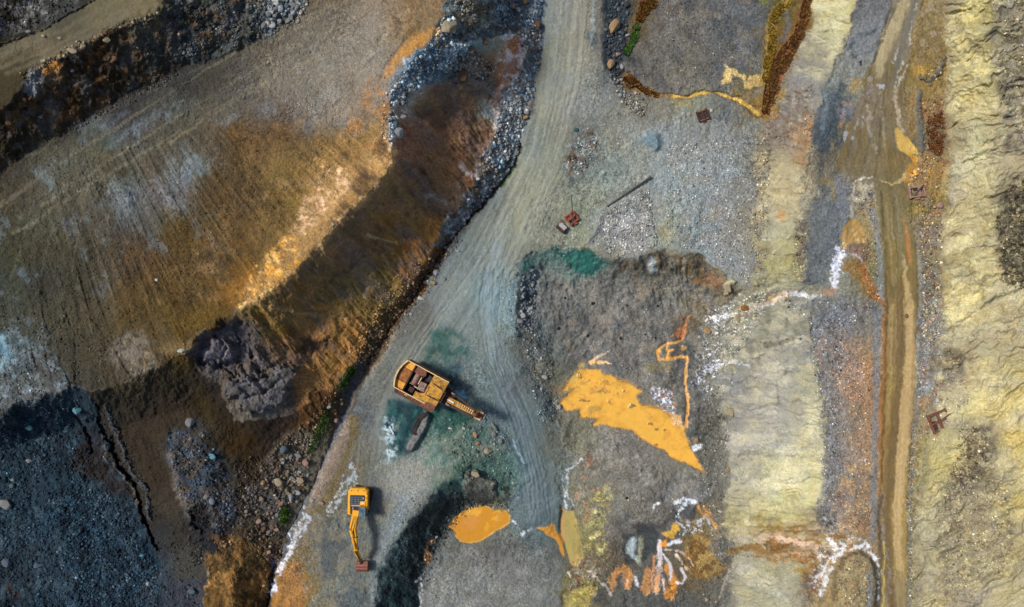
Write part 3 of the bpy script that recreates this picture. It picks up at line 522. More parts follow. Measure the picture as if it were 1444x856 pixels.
patches([(535, 615), (550, 615), (552, 650), (535, 650)], ['7c949c'], 6, .0, .6, .86, 113, soft=4)
line([(520, 668), (530, 664), (533, 657)], 3, '74827c', a=.7, noisy=1.5)
blob([(636, 553), (645, 550), (656, 553), (655, 560), (640, 561)], '7fb4c4', soft=3, a=.85, noisy=2.5)
line([(702, 600), (712, 612), (726, 640), (742, 655)], 5, '31434c', a=.7, noisy=2, soft=2)
line([(722, 620), (732, 640), (740, 652)], 2, '86a8b8', a=.8, noisy=1)
patches([(600, 600), (700, 600), (715, 640), (620, 650)], ['66715f', '424f4c', '7a7c6c'], 9, .15, .6, .86, 115, ang=-.8, sx=2.5)
streaks([(600, 600), (700, 600), (700, 640), (590, 660), (570, 640)], .2, 4, 20, ang=math.radians(-48), dz=.05, seed=117)
line([(601, 586), (597, 600), (586, 618), (578, 630)], [8, 10, 12, 12], '6c6a68', a=.95, soft=2, dz=1.0, warp=.3)          # earth berm with the loose crawler track
blob([(565, 605), (585, 590), (578, 610), (570, 640), (562, 640)], '14363c', soft=4, a=.7)
line([(606, 600), (598, 620), (590, 634)], 4, '2c464c', a=.6, soft=3)
patches([(440, 730), (480, 720), (560, 700), (560, 760), (500, 856), (430, 856), (420, 800)], ['77715e', '464f54', '5e6a64'], 12, .15, .55, .86, 119)
blob([(455, 750), (470, 765), (495, 760), (488, 775), (475, 790), (470, 815), (458, 815), (452, 780)], '40474c', soft=5, a=.7, noisy=4)
blob([(478, 840), (520, 830), (520, 870), (480, 880)], '454e52', soft=6, a=.7, noisy=4)
blob([(540, 660), (620, 620), (640, 650), (600, 690), (575, 715), (555, 700), (540, 690)], '85857c', soft=14, a=.7)
blob([(560, 700), (600, 690), (575, 715), (555, 760), (535, 800), (530, 850), (520, 850), (530, 780)], '747f85', soft=10, a=.6)
patches([(620, 560), (700, 590), (725, 640), (735, 690), (700, 700), (660, 660), (600, 660), (585, 640)], ['3f5f58', '35564f', '4c6a5e'], 17, .08, .6, .86, 127)
patches([(590, 500), (660, 480), (665, 540), (620, 545)], ['3a5a5c'], 14, .1, .5, .86, 128)
# black slope details, the bank's shade darkened into the colours
patches(ZN[9][1], ['0f181c', '33403c', '1a2428'], 11, .1, .7, .42, 121, ang=math.radians(40), sx=1.8)
patches([(650, 665), (690, 650), (705, 690), (690, 705), (640, 700), (625, 690)], ['2f4a40', '1c302c', '3a5248'], 10, .0, .8, .42, 123)
blob([(655, 680), (665, 665), (680, 670), (700, 685), (697, 705), (670, 710), (658, 700)], '5f5a50', soft=4, a=.8, gain=.6, noisy=3, dz=1.0)
line([(640, 735), (620, 755), (606, 790), (598, 830)], [12, 14, 12, 10], '2c3130', soft=5, a=.6, gain=.6, noisy=3)
patches([(596, 715), (640, 690), (716, 688), (722, 706), (690, 712), (650, 716), (632, 736), (612, 770), (590, 830), (560, 800), (580, 740)], ['1c2426', '262f2e', '141b1e'], 12, -.25, .7, .42, 129, soft=5)
blob([(655, 680), (665, 665), (680, 670), (700, 685), (697, 705), (670, 710), (658, 700)], '3c3d36', soft=6, a=.6, noisy=3)
# lower floor
blob([(690, 770), (720, 755), (740, 770), (700, 800), (655, 800)], '4c4b47', soft=8, a=.75, noisy=3)
blob([(600, 800), (700, 780), (780, 790), (790, 856), (790, 930), (600, 930)], '6e6f6b', soft=18, a=.45)
patches([(600, 770), (790, 770), (800, 912), (600, 912)], ['5a5a57', '7a7b76'], 26, .1, .4, .86, 125)
# ------------------------------------------------------------------ top: haul road edges, flat grey yard
line([(848, -60), (848, 40), (846, 70), (850, 100)], [10, 10, 8, 5], '6f675c', soft=3, a=.7, noisy=2)
line([(836, -60), (836, 20), (834, 70)], 3, '8fa0a6', soft=2, a=.5, noisy=2, dash=14)
blob([(852, -80), (884, -80), (886, 30), (880, 70), (874, 110), (858, 100), (850, 80)], '2e353c', soft=4, a=.85, noisy=3, gain=.8)
patches([(852, 0), (885, 0), (880, 60), (850, 75)], ['26363a', '3c4650'], 8, .0, .7, .8, 131)
patches([(890, -60), (1085, -60), (1080, 150), (990, 130), (930, 130), (875, 112)], ['63605a', '434548', '6e675a'], 22, .14, .6, .86, 133)
patches([(1000, -60), (1080, -60), (1070, 100), (1010, 110)], ['454a50', '585c60'], 16, .0, .5, .86, 135)
streaks([(880, 90), (1040, 90), (1040, 135), (900, 140)], .10, 3, 26, ang=math.radians(85), dz=.03, seed=137)
for q in ([(918, 92), (922, 110), (926, 128)], [(928, 84), (912, 108)], [(922, 84), (920, 120)]): line(q, 3, '3f3c38', a=.6, noisy=1.5)
line([(1012, 175), (1030, 150), (1050, 150)], 20, '5c6264', a=.4, soft=8)
for k in range(9): line([(1010 + k * 5, 168 + k * 1), (1024 + k * 5, 148 + k * 1.2)], 1.6, '3c4042', a=.6, noisy=.8, dz=-.05)
# blue-grey fine heap in the yard
b, m, d = blob([(905, 200), (912, 188), (926, 186), (932, 198), (930, 212), (922, 214)], '5f7884', soft=4, a=.8, noisy=1, dz=.5)
line([(930, 192), (932, 202), (926, 213)], 4, '35505e', a=.7, soft=2)
line([(897, 206), (905, 198)], 3, '546a76', a=.6)
# gravel pad with the long pole, bench line
patches([(852, 300), (915, 262), (915, 300), (930, 345), (860, 358), (830, 345)], ['85837e', '5f605e', '8e8d8a'], 9, .1, .7, .86, 141)
line([(915, 276), (920, 310), (928, 345)], 2.2, '4a5052', a=.75, noisy=.8, dz=-.15)
line([(940, 283), (948, 300), (957, 330), (958, 345)], 1.8, '4a5052', a=.7, noisy=.8)
blob([(925, 315), (945, 312), (948, 335), (930, 338)], '8a8260', soft=6, a=.55)
blob([(1000, 288), (1015, 286), (1010, 310), (998, 310)], '8c8066', soft=7, a=.5)
blob([(832, 336), (850, 308), (848, 325), (836, 345)], '4b575c', soft=3, a=.7)
line([(782, 350), (820, 348), (838, 332), (848, 306)], 3, '8a8a74', a=.5, soft=2, dz=.2)
blob([(835, 284), (852, 282), (850, 290), (838, 290)], '5c5646', soft=3, a=.7)
patches([(800, 205), (830, 180), (845, 200), (825, 240), (805, 256), (795, 235)], ['46565c', '3f4a4c', '8a8d88', '5c4a38'], 7, .05, .75, .86, 143)
blob([(798, 222), (808, 212), (815, 222), (806, 228)], '4a3020', soft=3, a=.8)
streaks([(750, 240), (800, 220), (800, 320), (740, 340)], .14, 3.2, 50, ang=math.radians(-60), dz=.04, seed=145)
streaks([(790, 270), (860, 240), (860, 260), (790, 295)], .12, 2.4, 50, ang=math.radians(-32), dz=.03, seed=147)
patches([(940, 215), (1060, 215), (1050, 350), (960, 345)], ['868d8c', '66696a', '7f7a70'], 12, .12, .5, .86, 149)
# ------------------------------------------------------------------ the sunken basin
b, m, d = blob([(733, 372), (745, 362), (768, 352), (784, 342), (792, 352), (822, 352), (832, 350), (840, 362), (862, 370), (858, 380), (840, 386), (830, 392), (812, 384), (798, 372), (782, 366), (752, 366), (742, 380)], '3a5a54', soft=5, a=.6, noisy=2)
blob([(784, 354), (800, 358), (812, 355), (836, 353), (842, 364), (858, 372), (845, 380), (838, 388), (828, 390), (812, 382), (804, 370), (792, 363)], '14584c', soft=3, a=.92, noisy=2.4, kind=20, dz=-.3, nscale=4)
blob([(734, 378), (750, 366), (752, 376), (740, 384)], '1b4a42', soft=3, a=.85, noisy=1.5)
patches([(868, 378), (890, 364), (940, 350), (985, 360), (1010, 385), (1035, 412), (1000, 410), (940, 385), (890, 395)], ['33332f', '5a4c30', '262c30', '6a5c48'], 7, .0, .8, .8, 151, ang=1.5, sx=2)  # shading of the steep back wall, put in as dark patches
streaks([(868, 378), (890, 364), (940, 350), (985, 360), (1010, 385), (1035, 412), (1010, 440), (900, 430)], .5, 5, 30, ang=math.radians(85), dz=.42, seed=153)
blob([(918, 362), (924, 366), (925, 382), (917, 384), (915, 372)], '8e9ea6', soft=3, a=.7, noisy=2)
blob([(975, 395), (1005, 385), (1030, 400), (1010, 405), (985, 402)], '7a5634', soft=4, a=.6, noisy=3)
blob([(1021, 414), (1024, 400), (1032, 392), (1038, 396), (1030, 405), (1025, 416)], 'a59a72', soft=1.6, a=.85, dz=.8)
patches([(735, 385), (765, 380), (770, 470), (750, 520), (735, 450)], ['35464e', '4a4c48', '6a6c68'], 9, .05, .7, .78, 155)
patches([(750, 450), (780, 460), (775, 560), (790, 610), (770, 620), (748, 520)], ['3a4a4c', '5c6264', '5c5a4c'], 10, .05, .7, .78, 157)
patches([(760, 400), (960, 400), (960, 470), (930, 560), (800, 560), (780, 480)], ['5f5d57', '424440', '6a6860'], 18, .15, .5, .78, 159)
patches([(790, 395), (1000, 395), (1010, 440), (985, 560), (900, 540), (800, 520)], ['75695a', '6b665e', '4a4c4c'], 13, .1, .55, .78, 153, ang=.9, sx=2)
for q in ([(830, 462), (810, 480), (795, 510)], [(845, 455), (815, 490), (800, 512)], [(860, 462), (835, 480), (824, 505)], [(800, 455), (796, 500)], [(782, 430), (785, 470)]): line(q, 2.6, '39393a', a=.55, noisy=1, dz=-.1)
patches([(945, 460), (1000, 440), (1000, 600), (985, 700), (960, 640)], ['3b3c3a', '5d5c58', '34383a'], 12, .1, .6, .78, 161)
# white crystals
patches([(1000, 440), (1085, 400), (1085, 430), (1030, 500), (1000, 560), (980, 545), (990, 470)], ['d8dade', 'b9c0c8'], 3.2, .48, .8, .92, 163)
line(TL(2, 2, [(1110, 92), (1180, 88), (1250, 62), (1330, 42), (1380, 22)]), [4, 5, 4, 5, 5], 'd8d8da', noisy=5, a=.8, gain=1, soft=1.3, kind=30, nscale=2.6)
line(TL(2, 2, [(1050, 440), (1075, 400), (1130, 370), (1190, 345), (1260, 330), (1330, 345)]), [3, 4, 9, 7, 4, 2], 'c8ccd4', noisy=7, a=.75, gain=1, nscale=2.6, soft=1.4)
patches([(915, 550), (945, 552), (950, 585), (930, 580)], ['d0d4dc', 'b06a50', '8494b0'], 3, .2, .8, .92, 165, soft=3)
blob(TL(2, 2, [(1025, 812), (1050, 795), (1080, 800), (1050, 830), (1030, 832)]), 'aeb4b6', soft=1.5, noisy=1)
line(TL(2, 2, [(1000, 740), (1100, 740), (1230, 770)]), 3, '2a2a2a', a=.6, noisy=1)
line([(985, 600), (1000, 605), (1020, 590)], 14, '454236', soft=6, a=.6, noisy=3)
# raised block between the pools
patches([(800, 640), (860, 640), (980, 660), (990, 730), (900, 760), (860, 780), (840, 700)], ['716d64', '57534d', '7c786e'], 16, .1, .5, .86, 167)
patches([(838, 690), (862, 680), (858, 740), (850, 790), (832, 770), (828, 740)], ['a39a52', '8a8040', 'b8ac68'], 8, .1, .7, .9, 169)
patches([(815, 655), (845, 640), (840, 720), (820, 740), (812, 700)], ['8a8474', '6a6658', '9a6a48'], 9, .1, .6, .86, 171)
patches([(826, 640), (842, 645), (838, 664), (828, 662)], ['6a4a3c', '8a6044'], 5, .0, .7, .86, 173, soft=3)
OR = 'c8963a'
P1 = TL(2, 2, [(430, 370), (500, 372), (515, 398), (590, 412), (602, 440), (625, 438), (690, 465), (738, 498), (708, 520), (722, 560), (740, 575), (830, 590), (880, 622), (918, 670), (937, 708), (955, 700), (978, 690), (985, 735), (1005, 800), (1040, 862), (1085, 945), (1060, 935), (1000, 905), (900, 865), (870, 828), (826, 815), (745, 765), (690, 715), (600, 702), (520, 682), (465, 692), (462, 678), (492, 650), (440, 640), (390, 645), (388, 592), (350, 600), (310, 605), (278, 562), (288, 545), (322, 525), (345, 490), (298, 490), (325, 432), (350, 410), (385, 372)])
blob(P1, '6b5d40', soft=5, a=.35, warp=.4); blob(P1, None, soft=26, warp=.3, flat=-4.02)
b, m, d = blob(P1, OR, soft=.9, warp=.35, noisy=1.0, a=.97, gain=.84, kind=21, flat=-4.1, grain=.03, rough=0, nscale=3.5)
HT[b] += .1 * np.exp(-((d - 3) / 3.) ** 2)
for q, r in (((505, 498), (34, 13)), ((560, 548), (8, 10)), ((415, 550), (30, 9)), ((785, 680), (18, 7)), ((865, 712), (10, 9)), ((822, 708), (7, 9)), ((442, 436), (6, 3)), ((522, 436), (12, 4)), ((602, 510), (4, 4)), ((636, 498), (6, 6)), ((690, 585), (14, 8)), ((820, 800), (14, 7)), ((340, 480), (24, 8)), ((870, 660), (5, 4)), ((655, 505), (4, 4)), ((800, 632), (4, 4)), ((468, 590), (44, 20)), ((385, 400), (8, 18))):
    cx, cy = TL(2, 2, [q])[0]; rx, ry = r[0] / 4, r[1] / 4
    a_ = .95 if rx < 9 else .5
    blob([(cx + rx * math.cos(t), cy + ry * math.sin(t)) for t in np.linspace(0, 2 * PI, 9)[:-1]], '6e5c38', soft=.8, noisy=1.2, a=a_, gain=.84, nscale=2.5, kind=1 if rx < 8 and ry > 1.2 else 0, dz=.12)
patches(P1, ['b8822e', 'd09a40', 'a8762e'], 15, .1, .5, .84, 175, soft=3, keep=0)
line(P1 + P1[:1], [2.2] * (len(P1) + 1), '8a6630', soft=1.6, noisy=2.2, a=.55, gain=.84, nscale=3, warp=.35)
patches([(785, 540), (830, 520), (880, 560), (850, 590), (800, 580)], ['8e6a36', 'a07a3c'], 6, .2, .55, .84, 177, soft=4, keep=0)
patches([(900, 560), (960, 590), (985, 640), (950, 640)], ['c08c34', '9c7434'], 8, .2, .4, .84, 178, soft=4, keep=0)
blob(TL(2, 2, [(322, 440), (345, 400), (400, 330), (418, 310), (412, 360), (380, 410), (345, 470)]), 'a08030', soft=2.5, noisy=1.5, a=.7)
blob(TL(2, 2, [(440, 335), (470, 305), (545, 270), (560, 268), (500, 312), (470, 335)]), 'b9a183', soft=1, noisy=1, a=.9)
blob(TL(2, 2, [(490, 328), (530, 325), (575, 335), (550, 345), (500, 342)]), 'e0b078', soft=1, noisy=1, a=.9, kind=22)
blob(TL(2, 2, [(450, 325), (480, 312), (490, 332), (460, 342)]), 'd9a05a', soft=1, noisy=1, a=.9)
G = TL(2, 2, [(1010, 66), (988, 90), (982, 125), (972, 150), (965, 205), (930, 216), (862, 234), (828, 268), (832, 312), (870, 318), (960, 300), (992, 300), (988, 400), (982, 440), (998, 520), (998, 600), (990, 690)])
line(G[:5], [2, 2.5, 4, 6, 5], 'b07434', noisy=1.6, warp=.3, soft=1, a=.9, dz=-.2)
line(G[4:], [4, 4, 4, 6, 5, 4.5, 4.5, 4, 4.5, 4, 5, 4.5, 5], 'ba883a', noisy=1.3, warp=.3, soft=.8, a=.93, dz=-.25, gain=.86, kind=23, grain=.05)
line(TL(2, 2, [(882, 245), (888, 310)]), 3.5, 'cf9640', noisy=1, warp=.3, a=.9)
line(TL(2, 2, [(885, 272), (915, 262)]), 3, 'cf9a50', noisy=1, warp=.3, a=.8)
blob(TL(2, 2, [(815, 262), (835, 250), (858, 270), (850, 290), (820, 288)]), 'c08c3c', soft=1, noisy=1, a=.9, kind=23)
blob(TL(2, 2, [(915, 178), (930, 152), (970, 130), (990, 120), (975, 200), (955, 205), (940, 175)]), 'ae662c', soft=1.2, noisy=1.6, a=.85)
blob(TL(2, 2, [(950, 240), (995, 240), (990, 275), (960, 268)]), 'a8803c', soft=2, noisy=2, a=.8)
blob(TL(2, 2, [(930, 60), (1040, 60), (1060, 110), (990, 200), (930, 180), (900, 120)]), '5a4630', soft=6, noisy=3, a=.45)
blob(TL(2, 2, [(900, 630), (960, 640), (985, 700), (950, 700), (925, 690)]), 'bf9a6a', soft=2, noisy=1.6, a=.8)
blob([(905, 515), (945, 512), (945, 520), (915, 524)], '6a6038', soft=5, a=.6)
# second pool
P2 = TL(3, 1, [(1088, 402), (1105, 365), (1130, 350), (1150, 330), (1200, 302), (1250, 292), (1300, 285), (1325, 300), (1345, 320), (1372, 312), (1410, 312), (1436, 340), (1432, 380), (1400, 402), (1345, 432), (1300, 465), (1262, 485), (1200, 494), (1160, 486), (1128, 450), (1120, 425)])
blob(P2, None, soft=20, warp=.3, flat=-5.05)
b, m, d = blob(P2, 'c0821e', soft=1, warp=.3, noisy=.8, a=.97, gain=.86, kind=24, flat=-5.15, grain=.03, rough=0, nscale=3)
patches(TL(3, 1, [(1180, 310), (1320, 300), (1420, 330), (1350, 420), (1250, 430)]), ['a07c2a', 'c48c28'], 12, .0, .6, .86, 181)
patches(TL(3, 1, [(1150, 360), (1250, 340), (1260, 420), (1180, 450)]), ['b26c1c'], 12, -.2, .7, .86, 183)
line(P2 + P2[:1], 2, '7a5a28', soft=1.6, noisy=2.2, a=.5, gain=.86, warp=.3)
line(P2[5:20], 1.6, 'cca040', a=.6, noisy=.8, warp=.3, gain=.86)
for q in ((1108, 378, 20, 9), (1135, 355, 12, 6), (1390, 315, 10, 5)):
    cx, cy = TL(3, 1, [(q[0], q[1])])[0]
    blob([(cx + q[2] / 4 * math.cos(t), cy + q[3] / 4 * math.sin(t)) for t in np.linspace(0, 2 * PI, 7)[:-1]], '4a4030', soft=1, noisy=1, a=.9)
blob(TL(3, 1, [(950, 570), (965, 535), (990, 550), (992, 600), (970, 630), (950, 610)]), '9c682c', soft=1.5, noisy=1.5, a=.85, kind=25)
line(TL(3, 1, [(965, 540), (975, 500), (1010, 480)]), 4, '8a6234', soft=2, noisy=1.5, a=.6)
# third pool group
blob(TL(3, 2, [(285, 290), (310, 312), (352, 312), (372, 380), (388, 440), (400, 520), (408, 575), (375, 625), (340, 610), (320, 560), (305, 500), (282, 440)]), 'a8943e', soft=1.2, warp=.3, noisy=.8, a=.95, kind=26, flat=-5.1, grain=.04, rough=0)
blob(TL(3, 2, [(140, 408), (200, 405), (220, 400), (232, 382), (246, 395), (252, 425), (296, 462), (300, 520), (302, 575), (280, 545), (270, 500), (250, 470), (205, 455), (185, 430)]), 'bc8430', soft=1, warp=.3, noisy=.8, a=.95, kind=27, grain=.04)
line(TL(3, 2, [(285, 300), (290, 400), (300, 470)]), 5, 'b07a48', a=.6, noisy=1)
blob(TL(3, 2, [(345, 560), (400, 560), (375, 625), (345, 612)]), 'b88a48', soft=3, a=.6)
for k in range(12): blob([(820 - k * .2 + dx_, 742 + k * 5 + dy_) for dx_, dy_ in ((-4, -2), (2, -2), (3, 2), (-3, 2))] if k > 3 else [(814 + k * 1.6 + dx_, 742 + k * 5 + dy_) for dx_, dy_ in ((-3, -2), (2, -2), (3, 2), (-3, 2))], '5a5236', soft=1, noisy=1, a=.5)
blob(TL(3, 2, [(300, 780), (370, 750), (420, 740), (490, 738), (470, 790), (430, 860), (420, 1050), (300, 1050), (290, 850)]), 'a8963c', soft=2, warp=.6, noisy=2, a=.9, kind=28, flat=-5.15)
blob(TL(3, 2, [(270, 780), (330, 740), (350, 800), (310, 860), (270, 850)]), '5a5030', soft=4, warp=1, noisy=3, a=.8)
blob(TL(3, 2, [(490, 740), (540, 800), (560, 860), (430, 860)]), '454442', soft=3, a=.8)
patches(TL(3, 2, [(340, 640), (440, 600), (520, 650), (480, 720), (350, 740)]), ['5a4c3c', '6e4a3c', '8a8270'], 7, .0, .7, .86, 185)
line(TL(3, 2, [(440, 660), (500, 710), (550, 760), (570, 790)]), [2, 3, 3, 4], 'a89a90', noisy=1.4, a=.8)
line(TL(3, 2, [(330, 665), (345, 690)]), 3, 'cfc8c0', noisy=1, a=.7)
patches(TL(3, 2, [(285, 290), (352, 312), (400, 520), (375, 625), (320, 560)]), ['8c7c3a', 'b09c50', '9c8a58'], 6, .1, .5, .86, 187, soft=3, keep=0)
patches(TL(3, 2, [(300, 780), (490, 740), (430, 860), (420, 1050), (300, 1050)]), ['8a7c3c', 'b4a25c', '6c6030'], 6, .05, .55, .86, 189, soft=3, keep=0)
WH = 'c4c9d1'
def wline(pts, w, **k):
    k['noisy'] = k.get('noisy', 1.6) * 1.5; k.setdefault('a', .8); k.setdefault('nscale', 2.6); k.setdefault('dash', 9)
    w = [q * .86 for q in w] if not np.isscalar(w) else w * .86
    return line(pts, w, k.pop('col', WH), soft=1.3, warp=1., gain=1.0, **k)
wline(TL(3, 2, [(405, 25), (370, 50), (335, 75)]), [3, 3.5, 3], kind=31); wline(TL(3, 2, [(335, 75), (298, 100), (290, 140), (302, 185), (306, 240), (318, 275), (312, 310)]), [2, 2.4, 2.6, 2, 2.6, 3, 3], kind=31)
wline(TL(3, 2, [(318, 110), (322, 170), (318, 220), (345, 255), (348, 285), (332, 310)]), [2, 2, 2.6, 3, 3, 2], kind=31)
line(TL(3, 2, [(262, 100), (250, 130), (275, 180), (290, 260)]), 1.6, '3a3a3c', a=.6, noisy=1, warp=.4)
wline(TL(3, 2, [(15, 372), (45, 400), (60, 450), (80, 430), (115, 415)]), [2, 2, 3, 2.6, 2.4], kind=32)
wline(TL(3, 1, [(545, 50), (560, 90), (545, 130), (515, 190), (480, 240), (430, 300)]), [4, 6, 9, 11, 12, 9], noisy=6, nscale=4, a=.62, col='aebdc6', kind=33)
wline(TL(3, 1, [(560, 60), (568, 110), (575, 165)]), 2, noisy=2); wline(TL(3, 1, [(500, 120), (470, 200), (430, 260), (400, 300), (440, 310)]), 2.2, noisy=2, a=.75)
line(TL(3, 1, [(420, 300), (440, 310), (490, 290)]), 2, '3a352c', a=.6)
wline(TL(3, 1, [(290, 330), (300, 350), (270, 400), (235, 450), (205, 520), (180, 580), (140, 640), (120, 700), (95, 760), (70, 820), (62, 912)]), [4, 12, 14, 13, 9, 6, 5, 3, 4, 3, 3], noisy=4.5, nscale=5, a=.8, col='b9bfca', kind=34)
wline(TL(3, 1, [(255, 380), (225, 450), (200, 530), (170, 590), (140, 650)]), [3, 3, 3, 2.5, 3], noisy=2.5)
wline(TL(3, 1, [(935, 700), (938, 760), (932, 800), (930, 856), (930, 1000)]), [2.6, 3, 3.4, 5, 5], noisy=2.2, kind=35)
# fingers of salt and ochre in the south basin
line(TL(3, 2, [(700, 400), (760, 400), (860, 410), (940, 330), (1000, 320)]), [10, 10, 6, 12, 18], '3a3a3c', soft=4, noisy=3, a=.75)
blob(TL(3, 2, [(640, 440), (700, 440), (720, 380), (760, 400), (840, 430), (830, 540), (780, 570), (700, 620), (650, 600), (640, 500)]), '33383a', soft=3, noisy=3, a=.85, dz=-.2)
line(TL(3, 2, [(690, 485), (680, 540), (700, 580), (720, 600)]), [10, 12, 8, 4], '93a2a4', soft=3, noisy=2, a=.85)
line(TL(3, 2, [(738, 480), (730, 540), (718, 610)]), [6, 8, 4], '8f8f70', soft=3, noisy=2, a=.7)
for q in ([(745, 530), (742, 600)], [(712, 480), (716, 560)], [(770, 520), (768, 580)]): line(TL(3, 2, q), 2.4, '2c3032', soft=1, a=.8)
FO = 'b67e3a'; FP = 'c79a7c'
line(TL(3, 2, [(575, 750), (572, 700), (600, 660), (640, 640), (662, 680), (655, 720), (662, 750)]), [6, 10, 11, 12, 14, 12, 6], FO, soft=1.5, noisy=3.2, nscale=2.6, warp=.4, a=.9, kind=36)
line(TL(3, 2, [(610, 740), (612, 700), (622, 690)]), 4, '4e4c48', soft=1, warp=.4, a=.85); line(TL(3, 2, [(632, 745), (636, 700)]), 3, '5e5c58', soft=1, warp=.4, a=.85)
line(TL(3, 2, [(655, 700), (660, 745)]), 4, FP, soft=1.2, a=.6)
line(TL(3, 2, [(700, 690), (720, 740)]), 5, 'c4c4c4', soft=1, noisy=2.5, a=.8)
line(TL(3, 2, [(775, 640), (765, 690), (765, 760)]), [6, 10, 14], 'ae7838', soft=1.5, noisy=3.2, nscale=2.6, warp=.3, a=.9, kind=36)
line(TL(3, 2, [(810, 570), (805, 640), (795, 700), (800, 750)]), [3, 4, 4, 4], 'b87c48', soft=1, noisy=1, warp=.3, a=.85)
line(TL(3, 2, [(842, 500), (842, 600), (835, 660), (825, 770)]), [6, 7, 8, 9], 'b09a8a', soft=1.5, noisy=3.2, nscale=2.6, warp=.3, a=.9, kind=37)
line(TL(3, 2, [(838, 480), (845, 560), (840, 620)]), [5, 6, 5], 'bdb7ba', soft=1, noisy=1.2, warp=.3, a=.8)
line(TL(3, 2, [(830, 680), (825, 760)]), 6, 'd09458', soft=2, noisy=1, warp=.3, a=.7)
line(TL(3, 2, [(880, 620), (905, 670), (925, 720), (900, 780), (910, 800)]), [8, 12, 14, 16, 8], 'bd8034', soft=1.5, noisy=3.2, nscale=2.6, warp=.3, a=.92, kind=36)
line(TL(3, 2, [(862, 560), (885, 590), (905, 640), (900, 700)]), [3, 4, 5, 3], 'cfccd2', soft=1, noisy=1.4, warp=.3, a=.85, kind=37)
line(TL(3, 2, [(862, 700), (868, 770)]), 3, 'c8b0a0', soft=1, noisy=1.4, warp=.3, a=.8)
for q in ((900, 735), (908, 770)): 
    c_ = TL(3, 2, [q])[0]; blob([(c_[0] - 4, c_[1]), (c_[0], c_[1] - 2), (c_[0] + 4, c_[1]), (c_[0], c_[1] + 2)], '50402c', soft=1, noisy=1, a=.8)
line(TL(3, 2, [(965, 640), (985, 690), (970, 720), (935, 715)]), [3, 3.4, 3.4, 3], 'd5d2da', soft=1, noisy=1.2, warp=.4, a=.85, kind=37)
line(TL(3, 2, [(920, 640), (945, 690)]), 2, '3a3a3a', a=.7)
blob(TL(3, 2, [(855, 440), (905, 425), (920, 380), (945, 385), (950, 420), (925, 450), (920, 470), (880, 470)]), 'd0a040', soft=1.2, noisy=1.4, warp=.4, a=.9, kind=36)
line(TL(3, 2, [(880, 505), (920, 488), (955, 485)]), [4, 5.5, 5], 'd2d2da', soft=1, noisy=1.4, warp=.4, a=.9, kind=37)
blob(TL(3, 2, [(845, 490), (880, 480), (880, 510), (850, 515)]), 'd89030', soft=1.2, noisy=1.2, a=.85)
line(TL(3, 2, [(880, 530), (920, 535), (945, 550)]), 3, 'c8b8b0', soft=1, noisy=2, a=.8)
line(TL(3, 2, [(930, 560), (960, 600), (990, 640)]), 2.6, 'cbb59c', soft=1, noisy=1.6, a=.8); line(TL(3, 2, [(960, 545), (1000, 580), (1030, 620)]), 2.6, 'c8b4a0', soft=1, noisy=1.6, a=.7)
line(TL(3, 2, [(985, 545), (1010, 600)]), 2.2, 'd0c4bc', soft=1, noisy=1.6, a=.7)
wline(TL(3, 2, [(930, 265), (970, 250), (1010, 250), (1040, 268), (1060, 295)]), [4, 6, 6, 6, 3], kind=37)
wline(TL(3, 2, [(990, 262), (965, 290), (945, 340), (940, 370)]), [6, 6, 5, 3], noisy=2.6, kind=37, col='c5d0da')
wline(TL(3, 2, [(950, 380), (975, 410), (970, 445)]), 3, kind=37); wline(TL(3, 2, [(1000, 370), (995, 420), (1020, 440)]), [3, 4, 4], noisy=2.6, a=.8)
wline(TL(3, 2, [(1050, 375), (1080, 360), (1105, 350), (1120, 370), (1140, 400)]), [5, 5, 6, 5, 3], noisy=2.4, kind=37); wline(TL(3, 2, [(1040, 410), (1075, 430)]), 4, noisy=2); wline(TL(3, 2, [(1060, 395), (1130, 392)]), 3, noisy=2)
for q in ([(1055, 290), (1090, 340)], [(1080, 310), (1120, 350), (1160, 400)], [(1090, 295), (1130, 330)]): line(TL(3, 2, q), 3, 'c08a50', soft=1, noisy=1.6, a=.75)
blob(TL(3, 2, [(990, 280), (1030, 285), (1050, 330), (1020, 360), (975, 355), (970, 320)]), '3f4446', soft=2, noisy=1.5, a=.8, dz=.2)
line(TL(3, 2, [(808, 300), (815, 280), (838, 272)]), 2.2, 'e0dcd4', soft=1, noisy=1, a=.85)
patches(TL(3, 2, [(965, 450), (1100, 450), (1180, 500), (1200, 640), (1100, 690), (1000, 670), (960, 560)]), ['8a6420', '6a4a20', '9a8040'], 9, -.1, .8, .86, 191)
blob(TL(3, 2, [(1130, 480), (1200, 460), (1260, 490), (1265, 560), (1200, 590), (1140, 560)]), '56544e', soft=3, noisy=2, a=.85, dz=.4)
patches(TL(3, 2, [(1140, 480), (1250, 490), (1240, 570), (1150, 560)]), ['5a6a5c', '8a7c74'], 4, .2, .7, .86, 193)
line(TL(3, 2, [(1275, 520), (1265, 590), (1220, 680), (1190, 760), (1180, 800)]), [2, 3, 5, 6, 4], '8a8476', soft=2, noisy=3, a=.7)
blob(TL(3, 2, [(1190, 860), (1240, 800), (1250, 720), (1275, 600), (1280, 860)]), '6a665c', soft=4, noisy=2, a=.7)
